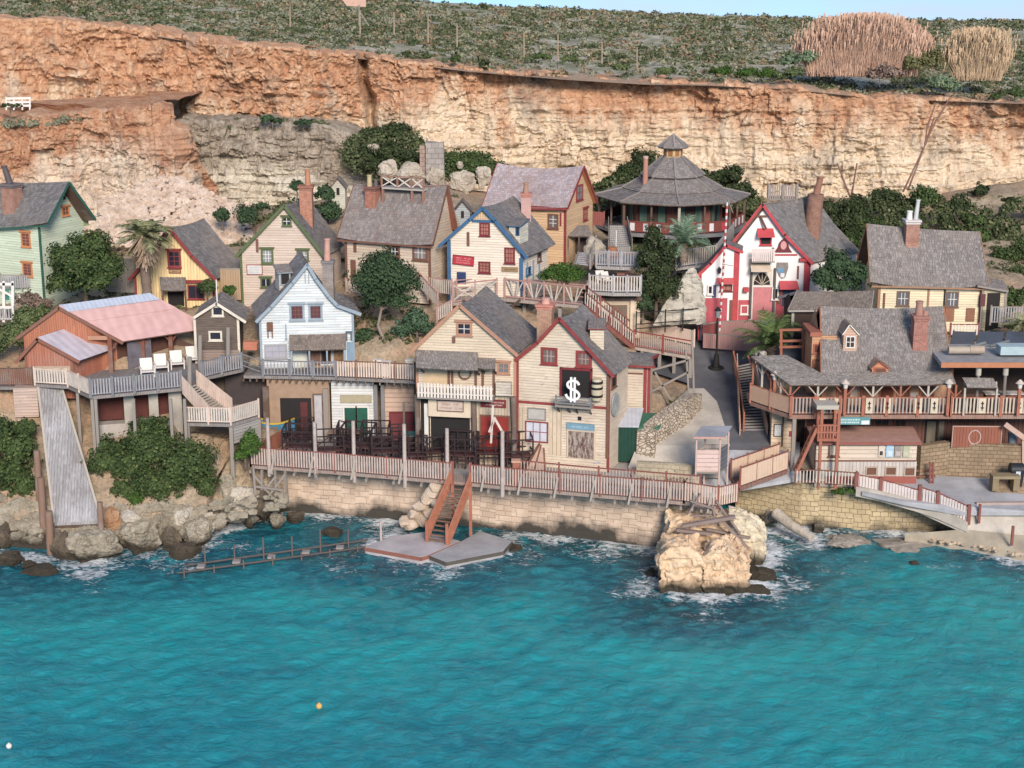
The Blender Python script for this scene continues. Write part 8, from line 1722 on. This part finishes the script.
# white timber stand and picket at the left edge, fence of the green house
railing('garden_fence', 'grey picket fence in front of the green house', [P(-20,288,126), P(22,289,126), P(50,290,126)], 1.1, 'picket', OLDW, PKG, gap=.18, pw=.13)
rt = thing('white_stall', 'white timber frame stall with a green panel at the left edge', 'stall', P(4,318,119)); 
for x in (-8, 4, 13): mb = MB(); mb.beam(P(x,322,119), P(x,281,119), .2); mb.build('post', WHITE, rt)
mb = MB(); mb.beam(P(-10,284,119), P(14,284,119), .2); mb.beam(P(-8,285,119), P(12,296,119), .16); mb.beam(P(-9,307,119), P(14,307,119), .14); mb.build('beams', WHITE, rt); K = Face(P(5,305,119.3), V((1,0,0))); panel(K, (4,289,9,300), rt, plain((.05,.20,.18), .7), 'panel', 0, .05)
railing('stall_railing', 'white picket rail below the white frame stall at the left edge', [P(-12,321,118.8), P(14,321,118.8)], 1.0, 'picket', WHITE, PKG, gap=.2, pw=.12)
fence('board_fence', 'grey board fence behind the dark tree', [P(108,288,127), P(137,289,127)], 2.4, boards((.26,.24,.21), .2, True))
fence('board_fence', 'tan board fence right of the yellow house', [P(221,296,125.5), P(241,296,125.5)], 2.2, boards((.40,.28,.17), .2, True))
# ---- metal table frames on the patio
IRON = plain((.035,.022,.025), .55, .3, name='dark_steel')
fr0 = thing('steel_frame', 'dark steel stand frame with mesh sides on the grey patio', 'frame', (0,0,0), 'dark steel frames on the patio')
mb = MB()
for x in (-1.1,1.1):
    for y in (-.6,.6): pass
for x in (-1.1, 1.1):
    for y in (-.6, .6): m2 = MB(); m2.beam(V((x,y,0)), V((x,y,2.4 if y < 0 else 2.7)), .11); m2.build('leg', IRON, fr0)
mb = MB()
for y, z in ((-.6,2.4),(.6,2.7),(-.6,1.5),(.6,1.5),(-.6,.75)): mb.beam(V((-1.1,y,z)), V((1.1,y,z)), .10)
for x in (-.4,.35): mb.beam(V((x,-.6,.1)), V((x,-.6,2.4)), .08); mb.beam(V((x,.6,.1)), V((x,.6,2.7)), .08)
for x in (-1.1,1.1): mb.beam(V((x,-.6,2.4)), V((x,.6,2.7)), .10); mb.beam(V((x,-.6,1.5)), V((x,.6,1.5)), .09); mb.beam(V((x,-.6,.15)), V((x,.6,.15)), .05)
mb.beam(V((-1.1,-.62,1.5)), V((0,-.62,2.4)), .07); mb.beam(V((-1.1,.6,.3)), V((1.1,.6,.3)), .05); mb.build('rails', IRON, fr0)
mb = MB(); mb.box(V((0,0,1.05)), 2.1, 1.1, .05); mb.build('shelf', plain((.10,.05,.05), .7, .4, name='dark_board'), fr0)
mb = MB()
for k in range(8): mb.beam(V((-1.0+.28*k,-.55,.1)), V((-1.0+.28*k,-.55,1.0)), .05)
mb.build('slats', plain((.08,.04,.04), .7), fr0)
FRS = [(300,459),(330,461),(359,459),(388,464),(414,466),(436,463),(462,467),(490,465),(516,468),(345,450),(376,452),(404,454),(428,453),(302,445),(450,455)]
def copy_tree(o, parent=None):
    c = o.copy(); COL.objects.link(c); c.parent = parent; WL[c] = WL[o]
    for ch in [x for x in bpy.data.objects if x.parent == o]: copy_tree(ch, c)
    return c
_kids = None
for i, (px, py) in enumerate(FRS):
    p = PZ(px, py, 4.02)
    if i == 0: o = fr0
    else:
        o = fr0.copy(); COL.objects.link(o)
        for ch in list(fr0.children): c = ch.copy(); COL.objects.link(c); c.parent = o
    o.location = p; o.rotation_euler = (0,0,R([-6,8,-14,4,0,12,-8,3,10,90,-4,6,80,0,5][i])); s = [1,.9,1.05,1,.85,.95,1,1.05,1,.8,.9,.85,.9,.8,.85][i]; o.scale = (s, s, s*.92)
mb = MB(); K = Face(PZ(292,452,4.02), V((1,0,0))); 
for lb, px, py, col in (('low brown bench table between the dark frames at the left', 345, 441, (.26,.18,.14)), ('pale low platform in front of the dark frames', 376, 448, (.44,.42,.40))):
    p = PZ(px, py, 4.02); rt = thing('low_table', lb, 'table', p); mb = MB(); mb.box(p+ZU*.75, 2.4, 1.2, .08); mb.build('table_top', plain(col, .8), rt)
    for dx in (-1.05, 1.05):
        for dy in (-.5, .5): mb = MB(); mb.beam(p+V((dx,dy,0)), p+V((dx,dy,.72)), .09); mb.build('leg', IRON, rt)
for lb, px, py, col in (('turquoise cloth covered table among the dark frames, left of the cream sign', 415, 434, (.08,.30,.27)), ('pale turquoise covered table among the dark frames by the cream balcony house', 447, 436, (.18,.34,.32))):
    p = PZ(px, py+18, 4.02); rt = thing('covered_table', lb, 'table', p); mb = MB(); mb.box(p+ZU*1.35, 2.0, 1.0, .12); mb.build('table_cloth', plain(col, .6, .4), rt); mb = MB(); mb.box(p+ZU*.65, 1.7, .8, 1.28); mb.build('table_base', plain((.10,.06,.06), .8), rt)
mb = MB(); root = thing('white_prop', 'white A shaped timber prop standing before the red door', 'prop', PZ(497,466,4.02))
for a, b in (((491,443),(493,405)), ((489,432),(495,418)), ((494,417),(502,431))): mb = MB(); mb.beam(P(*a,107.2), P(*b,107.2), .15); mb.build('leg', PKO, root)
for px, yb, yt in ((454,440,408), (404,432,388),): pass
# plain stuff by the dollar house
def boat(label, p, L, W, Hh, yaw, hull, trim, inside=None):
    rt = thing('rowing_boat', label, 'boat', p); p = V(p); ca, sa = math.cos(yaw), math.sin(yaw); mb = MB(); n = 12
    def pt(f, s, z): hw = W/2*(math.sin(math.pi*min(.98,max(.02,f*.86+.10))))**.7*(.55+.45*z); x = (f-.5)*L; y = s*hw; zz_ = Hh*(z*(1+.35*(2*f-1)**2)); return p + V((x*ca-y*sa, x*sa+y*ca, zz_))
    for i in range(n):
        for s in (-1, 1):
            for z0, z1 in ((0,.5),(.5,1)): mb.poly([pt(i/n,s,z0), pt((i+1)/n,s,z0), pt((i+1)/n,s,z1), pt(i/n,s,z1)][::s])
        mb.poly([pt(i/n,-1,.05), pt((i+1)/n,-1,.05), pt((i+1)/n,1,.05), pt(i/n,1,.05)])
    mb.build('hull', hull, rt); m2 = MB()
    for i in range(n):
        for s in (-1, 1): m2.beam(pt(i/n,s,1), pt((i+1)/n,s,1), .09, .12)
    m2.build('gunwale', trim, rt)
    m3 = MB()
    for f in (.35, .65): m3.beam(pt(f,-1,.75), pt(f,1,.75), .25, .05)
    m3.build('thwart', inside or OLDW, rt); return rt
boat('small yellow and blue wooden boat parked at the left end of the patio', PZ(275,432,4.6), 3.0, 1.2, .8, .1, plain((.06,.22,.36), .6), plain((.50,.36,.05), .6))
boat('low blue boat heaped with white covers in front of the dollar sign house', PZ(557,464,4.02), 3.3, 1.2, .55, -.05, plain((.06,.18,.30), .6), plain((.10,.24,.36), .6))
def heap(name, label, px, py, z, r, mat, seed, cat='cover'):
    p = PZ(px, py, z); v, f = rock_mesh(p, r, seed, 4, 3, .3); mb = MB(); mb.smooth = True; mb.mesh(v, f); return tag(mb.build(name, mat), label, cat)
CLOTH = plain((.62,.66,.70), .8, .15, name='white_sheet')
heap('cloth_cover', 'crumpled white sheet lying on the blue boat', 553, 454, 4.55, (1.0,.6,.35), CLOTH, 91); heap('cloth_cover', 'pale pink grey heap of sacks beside the blue boat', 577, 462, 4.2, (.75,.5,.4), plain((.46,.40,.38), .9, .3), 92, 'sacks'); heap('cloth_cover', 'grey sheet tied over the round blue tub', 597, 461, 4.65, (.55,.5,.25), plain((.42,.42,.42), .8), 93)
p = PZ(597,466,4.02); rt = thing('blue_tub', 'round blue tub on the patio by the peeling door', 'tub', p); mb = MB(); mb.cyl(p, p+ZU*.5, .55, .62, 14); mb.build('tub_body', plain((.05,.11,.28), .6), rt); mb = MB(); mb.cyl(p+ZU*.42, p+ZU*.52, .66, .66, 14); mb.build('rim', plain((.08,.15,.32), .6), rt)
heap('cloth_cover', 'white crumpled sheet on the frame at the right end of the patio', 521, 449, 5.0, (.8,.5,.25), CLOTH, 94)
rt = thing('lean_frame', 'tan sloping timber frame with crossed braces at the right end of the steel frames', 'frame', PZ(531,462,4.02)); mb = MB(); q = [PZ(522,475,4.1), PZ(545,470,4.1), PZ(543,463,4.1)+ZU*1.9]; mb.poly(q); mb.poly([p+V((0,.06,0)) for p in q][::-1]); mb.build('panel', plain((.42,.30,.24), .85), rt); mb = MB(); mb.beam(q[0],q[1],.12); mb.beam(q[1],q[2],.12); mb.beam(q[2],q[0],.12); mb.beam(q[0].lerp(q[1],.5)+V((0,-.05,0)),q[2]+V((0,-.05,0)),.08); mb.build('battens', BRN, rt)
rt = thing('timber_post', 'squat terracotta gate post on the boardwalk near the red stairs', 'post', PZ(516,487,4.1)); mb = MB(); p = PZ(516,486,4.1); mb.beam(p, p+ZU*1.75, .45); mb.build('post', TAR, rt); mb = MB(); mb.box(p+ZU*1.8, .62, .62, .12); mb.build('post_cap', plain((.50,.30,.22), .8), rt)
# ---- white deck chairs
CHW = plain((.60,.58,.55), .7, .1, name='white_slats')
def chair(label, p, yaw, s=1.0, group=None, m=CHW):
    rt = thing('deck_chair', label, 'chair', (0,0,0), group); m1 = MB(); m1.hexa([V((-.42,-.35,.36)), V((.42,-.35,.36)), V((.42,.40,.30)), V((-.42,.40,.30)), V((-.42,-.35,.44)), V((.42,-.35,.44)), V((.42,.40,.38)), V((-.42,.40,.38))]); m1.build('seat', m, rt)
    m1 = MB(); m1.hexa([V((-.42,.36,.30)), V((.42,.36,.30)), V((.42,.44,.30)), V((-.42,.44,.30)), V((-.42,.72,1.15)), V((.42,.72,1.15)), V((.42,.80,1.12)), V((-.42,.80,1.12))]); m1.build('backrest', m, rt)
    for x in (-.45, .45):
        m1 = MB(); m1.hexa([V((x-.07,-.4,.58)), V((x+.07,-.4,.58)), V((x+.07,.5,.58)), V((x-.07,.5,.58)), V((x-.07,-.4,.63)), V((x+.07,-.4,.63)), V((x+.07,.5,.63)), V((x-.07,.5,.63))]); m1.build('armrest', m, rt)
        for y in (-.34, .42): m1 = MB(); m1.beam(V((x,y,0)), V((x,y,.58)), .08); m1.build('leg', DARKW if y > 0 else m, rt)
    rt.location = p; rt.rotation_euler = (0,0,yaw); rt.scale = (s,s,s); return rt
for i, (px, py) in enumerate(((146,378),(160,373.5),(176,370),(192,365.5))):
    chair('white slatted armchair on the barn deck, ' + ['leftmost of the row of four','second from the left','third from the left','rightmost, by the dark hut'][i], PZ(px, py, za+.02)+V((0,.5,0)), R(18), 1.05, 'white armchairs on the barn deck')
for i, (px, py) in enumerate(((601,283),(608,284))): chair('white chair on the lower grey terrace, ' + ['left of the pair','right of the pair'][i], PZ(px,py,z1+.02), R(10+i*20), .8, 'white terrace chairs')
for i, (px, py) in enumerate(((623,283),(631,284))):
    p = PZ(px,py,z1+.02); rt = thing('terrace_table', ['small reddish brown table on the lower grey terrace','small dark brown table at the right end of the lower terrace'][i], 'table', p); mb = MB(); mb.box(p+ZU*.74, 1.0, .8, .06); mb.build('table_top', plain((.30,.13,.10) if not i else (.16,.09,.07), .7), rt)
    for dx in (-.4,.4):
        for dy in (-.3,.3): mb = MB(); mb.beam(p+V((dx,dy,0)), p+V((dx,dy,.72)), .07); mb.build('leg', DARKW, rt)
p = PZ(612,259,z2+.02); rt = thing('barrel', 'orange brown barrel on the upper grey terrace', 'barrel', p); mb = MB(); mb.cyl(p, p+ZU*.5, .38, .46, 12); mb.cyl(p+ZU*.5, p+ZU*1.0, .46, .38, 12); mb.build('staves', wood((.40,.18,.10)), rt); mb = MB(); mb.cyl(p+ZU*.2, p+ZU*.27, .45, .45, 12); mb.build('barrel_hoop', BLACK, rt)
heap('boulder', 'grey boulder beside the terrace stairs', 594, 250, z2+1.0, (.9,.8,1.0), GB, 96, 'rock')
# ---- street lamp and mast
p = V((road_x(716,121.5), 121.5, zr(121.5))); t = P(716,308,121.5); rt = thing('street_lamp', 'black cast iron street lamp standing on the asphalt square', 'street lamp', p); mb = MB(); mb.cyl(p, p+ZU*.12, .62, .58, 14); mb.cyl(p+ZU*.12, p+ZU*1.1, .30, .17, 10); mb.cyl(p+ZU*1.1, V((p.x,p.y,t.z-.75)), .09, .07, 8); mb.build('post', BLACK, rt); mb = MB(); mb.cyl(V((p.x,p.y,t.z-.75)), V((p.x,p.y,t.z-.2)), .16, .24, 6); mb.build('lamp_glass', plain((.25,.27,.28), .2), rt); mb = MB(); mb.cyl(V((p.x,p.y,t.z-.2)), V((p.x,p.y,t.z+.12)), .3, .04, 6); mb.build('lamp_cap', BLACK, rt)
b0_, t0_ = P(719.5,331,123.5), P(727.5,199,123.5); rt = thing('striped_mast', 'tall red and white striped mast in front of the red and white house', 'mast', b0_); N_ = 40
for m_, off in ((plain((.62,.60,.58), .7, name='white_paint'), 0), (BRED, 1)):
    mb = MB()
    for k in range(off, N_, 2):
        f0, f1 = k/N_, (k+1)/N_
        if f0 > .93 and off: continue
        mb.cyl(b0_.lerp(t0_, f0), b0_.lerp(t0_, f1), .085, .085, 8)
    mb.build('white_bands' if not off else 'red_bands', m_, rt)
mb = MB(); mb.beam(P(722,264,123.4), P(733,266,123.4), .05); mb.build('crossbar', OLDW, rt); mb = MB(); mb.beam(t0_, P(733,213,123.8), .06); mb.build('stay', OLDW, rt)
rt = thing('green_tarp', 'dark green sheet roof between the tin roofed shed and the rubble wall', 'cover', P(650,420,110)); mb = MB(); q = [P(637,428,108.9), P(659,428,109.2), P(668,413,111.6), P(641,413,111.6)]; mb.hexa([p-ZU*.1 for p in q]+q); mb.build('sheet', plain((.05,.16,.10), .7, .4, name='green_sheet'), rt)
# ---- jetty rail in the water, buoys
rt = thing('sunken_jetty', 'rusty pipe frame of an old jetty standing in the sea at left', 'jetty', PZ(270,563,0)); A_, B_ = PZ(178,573,.35), PZ(366,547,.35)
mb = MB(); mb.cyl(A_, B_, .07, .07, 6); mb.cyl(A_+V((.3,1.1,.1)), B_+V((0,1.1,.1)), .07, .07, 6); mb.build('pipes', plain((.10,.085,.08), .8, name='rusty_pipe'), rt)
for k in range(13):
    f = (k+.4)/13; p = A_.lerp(B_, f); mb = MB(); q = p + (V((.2,1.1,0)) if k % 2 else V((0,0,0))); mb.cyl(q-ZU*1.2, q+ZU*([.3,1.3,.2,1.1][k % 4]), .07, .06, 6); mb.build('post', plain((.13,.11,.10), .8, name='rusty_pipe'), rt)
for k in range(5):
    p = A_.lerp(B_, (k+.6)/5.4); mb = MB(); mb.box(p+V((0,.5,.06)), .5, .5, .14); mb.build('bracket', plain((.28,.26,.25), .8), rt)
mb = MB(); p = PZ(381,540,.5); mb.cyl(p-ZU*.5, p+ZU*1.35, .09, .08, 7); tag(mb.build('mooring_post', plain((.46,.38,.34), .9)), 'pale mooring post on the corner of the landing slab', 'post')
for lb, px, py, r_, col in (('small orange yellow buoy floating in the open water', 319, 706, .17, (.60,.36,.12)), ('small white buoy floating at the left edge of the water', 9, 746, .15, (.62,.60,.56))):
    p = PZ(px, py, .08); mb = MB(); mb.smooth = True; bm = bmesh.new(); bmesh.ops.create_icosphere(bm, subdivisions=3, radius=r_); mb.mesh([p+v.co for v in bm.verts], [tuple(v.index for v in f.verts) for f in bm.faces]); bm.free(); mb.cyl(p+ZU*r_*.8, p+ZU*r_*1.25, r_*.25, r_*.2, 8); tag(mb.build('buoy', plain(col, .4, .1)), lb, 'buoy')
# ---- yard things
p = PZ(1004,489,3.3); rt = thing('stone_bench', 'brown stone block table with an open arch by the black bin', 'table', p); mb = MB(); mb.box(p+ZU*.95, 1.9, .9, .2); mb.build('top', plain((.26,.21,.13), .9), rt)
for dx in (-.72, .72): mb = MB(); mb.box(p+V((dx,0,.42)), .42, .8, .85); mb.build('leg', plain((.23,.18,.11), .9), rt)
p = PZ(1015,486,3.3); rt = thing('wheelie_bin', 'black rubbish bin with a white sticker against the yard wall', 'bin', p); mb = MB(); mb.hexa([p+V((-.35,-.35,0)), p+V((.35,-.35,0)), p+V((.35,.35,0)), p+V((-.35,.35,0)), p+V((-.45,-.45,1.25)), p+V((.45,-.45,1.25)), p+V((.45,.45,1.25)), p+V((-.45,.45,1.25))]); mb.build('bin_body', plain((.02,.024,.03), .5), rt); mb = MB(); mb.cyl(p+V((-.45,0,1.2)), p+V((.45,0,1.2)), .46, .46, 14); mb.build('lid', plain((.02,.024,.03), .5), rt); mb = MB(); mb.box(p+V((0,-.475,1.05)), .32, .03, .3); mb.build('sticker', plain((.5,.56,.62), .6), rt)
p = P(1012,445,108.2); rt = thing('waste_bin', 'grey blue metal bin on the yard wall right of the red brown board', 'bin', p); mb = MB(); mb.cyl(p, p+ZU*.85, .3, .33, 12); mb.build('bin_body', plain((.13,.16,.19), .5), rt); mb = MB(); mb.cyl(p+ZU*.85, p+ZU*.92, .35, .3, 12); mb.build('lid', plain((.10,.12,.14), .5), rt)
rt = thing('yard_steps', 'brown steps with a rail post right of the kiosk', 'steps', P(926,483,107))
for k in range(6): mb = MB(); p = P(924,482,107)+V((.0,.22*k,.36*k)); mb.box(p, 1.6, .28, .14); mb.build('tread', BRN, rt)
for x in (930, 933): mb = MB(); mb.beam(P(x,486,106.6), P(x,462,106.6), .12); mb.build('post', BRR, rt)
rt = thing('stair_beam', 'sloping tan stair stringer descending from the bar deck at the right edge', 'stairs', P(1024,450,107)); mb = MB(); mb.beam(P(1005,424,107.1), P(1030,442,107.1), .12, .35); mb.build('stringer', plain((.46,.33,.27), .85), rt); mb = MB(); mb.beam(P(1023,482,107.2), P(1023,440,107.2), .18); mb.build('post', plain((.44,.32,.26), .85), rt)
for px, py, lb in ((979,519,'short red brown post beside the slipway'), (1012,541,'short red brown stub post on the shingle beach')): 
    p = P(px, py, 102.4 if px < 1000 else 100.6); mb = MB(); mb.beam(p-ZU*.3, p+ZU*1.05, .16); tag(mb.build('stub_post', BRR), lb, 'post')
mb = MB(); p = PZ(1040,553,.2); 
# clutter on the flat roof: panels, pipes, tanks
rt = thing('solar_panels', 'dark grey sloping panels on the roofs behind the bar', 'solar panel', P(985,345,116)); SP_ = plain((.075,.085,.105), .35, .4, name='dark_panel')
for x0, x1 in ((952,976), (978,1004), (1006,1030)):
    mb = MB(); q = [P(x0-2,343,115), P(x1-2,344,115), P(x1,332,117.5), P(x0+1,331,117.5)]; mb.hexa([p-ZU*.08 for p in q]+q); mb.build('panel', SP_, rt)
for lb, x, y, w_, h_, col in (('rounded cream tank on the flat bar roof', 962, 354, 2.0, .45, (.36,.31,.25)), ('second tan tank on the flat bar roof', 976, 354, 1.0, .5, (.36,.29,.23)), ('pale turquoise roof box at the right edge of the flat roof', 1016, 354, 2.6, .6, (.34,.44,.47))):
    p = P(x, y+3, 109.6); p.z = zt_bar = o_.z+.3 if False else P(960,362,107.6).z+.15; mb = MB(); mb.cyl(p+V((-w_/2,0,h_/2)), p+V((w_/2,0,h_/2)), h_*.62, h_*.62, 10) if 'tank' in lb else mb.box(p+ZU*h_/2, w_, 1.2, h_); tag(mb.build('roof_tank' if 'tank' in lb else 'roof_box', plain(col, .6, .2)), lb, 'tank' if 'tank' in lb else 'box')
rt = thing('roof_pipes', 'tangle of grey pipes and ducts on the flat bar roof', 'pipes', P(995,348,112)); r3 = random.Random(5)
for k in range(7):
    mb = MB(); a = P(958+8*k, 349+r3.uniform(-3,3), 112); mb.cyl(a, a+V((r3.uniform(1,2.4), r3.uniform(-.5,.5), r3.uniform(-.4,.5))), .13, .13, 7); mb.build('pipe', plain((.26,.28,.27) if k % 2 else (.14,.16,.17), .6), rt)
railing('yard_railing', 'white picket rail in front of the pale yellow house', [P(950,336,120), P(978,336,120)], .9, 'picket', BRR, WHITE, gap=.22, pw=.1)
railing('yard_railing', 'grey picket railing at the right edge by the side porch', [P(990,324,121.5), P(1030,324,121.5)], 1.35, 'picket', OLDW, PKG, gap=.2, pw=.1)
# things in the passage left of the tavern
rt = thing('pergola', 'terracotta timber frame beside the low palm', 'frame', P(793,372,114.5))
for x in (781, 803): mb = MB(); mb.beam(P(x,374,114.2), P(x,330,114.2), .18); mb.build('post', TRD, rt)
for y in (330, 341, 347): mb = MB(); mb.beam(P(779,y,114.2), P(806,y-.5,114.2), .16); mb.build('beam', TRD, rt)
mb = MB(); K = Face(P(782,364,115.5), V((1,0,0))); a, c, bb, d_ = K.rect((782,348,806,368)); K.slab(mb, a, c, bb, d_, -.6, 0); tag(mb.build('dark_cover', plain((.06,.07,.09), .6, .4)), 'dark blue grey covered stack behind the terracotta frame', 'cover')
for i, (px, py) in enumerate(((757,352),(763,354),(760,349))):
    heap('planter', ['pale stone planter ball at the foot of the low palm, left one','pale stone planter ball nearest the low palm trunk','small pale stone planter ball behind the other two'][i], px, py, P(760,353,118).z+.2, (.3,.3,.28), plain((.50,.48,.45), .8), 120+i, 'planter')
rt = thing('crate', 'open red orange crate on the walkway by the dark hut', 'crate', P(250,350,116.5)); mb = MB(); mb.box(P(251,346,116.5), .95, .6, .5); mb.build('crate_body', plain((.45,.17,.11), .7), rt); mb = MB(); mb.box(P(251,342,116.5), 1.05, .7, .1); mb.build('rim', plain((.50,.20,.13), .7), rt)
for px, py, lb in ((378,367,'white box planter behind the peach railing, left one'), (410,367,'white box planter at the right end of the peach railing'),(387,369,'small white box behind the peach railing')):
    p = PZ(px, py+9, 8.98); rt = thing('planter', lb, 'planter', p); mb = MB(); mb.box(p+ZU*.6, .55, .45, 1.2); mb.build('pot', WHITE, rt); mb = MB(); mb.box(p+ZU*1.22, .65, .55, .08); mb.build('rim', WHITE, rt)
for x, y0, y1, lb in ((200,372,335,'tall grey post beside the dark hut, left one'), (228,368,327,'tall grey post in front of the dark hut'), (189.5,392,357,'tall grey gate post at the head of the peach stairs')):
    mb = MB(); Y_ = 114.8 if x != 189.5 else 109.6; mb.cyl(P(x,y0,Y_), P(x,y1,Y_), .18, .16, 8); tag(mb.build('grey_post', OLDW), lb, 'post')
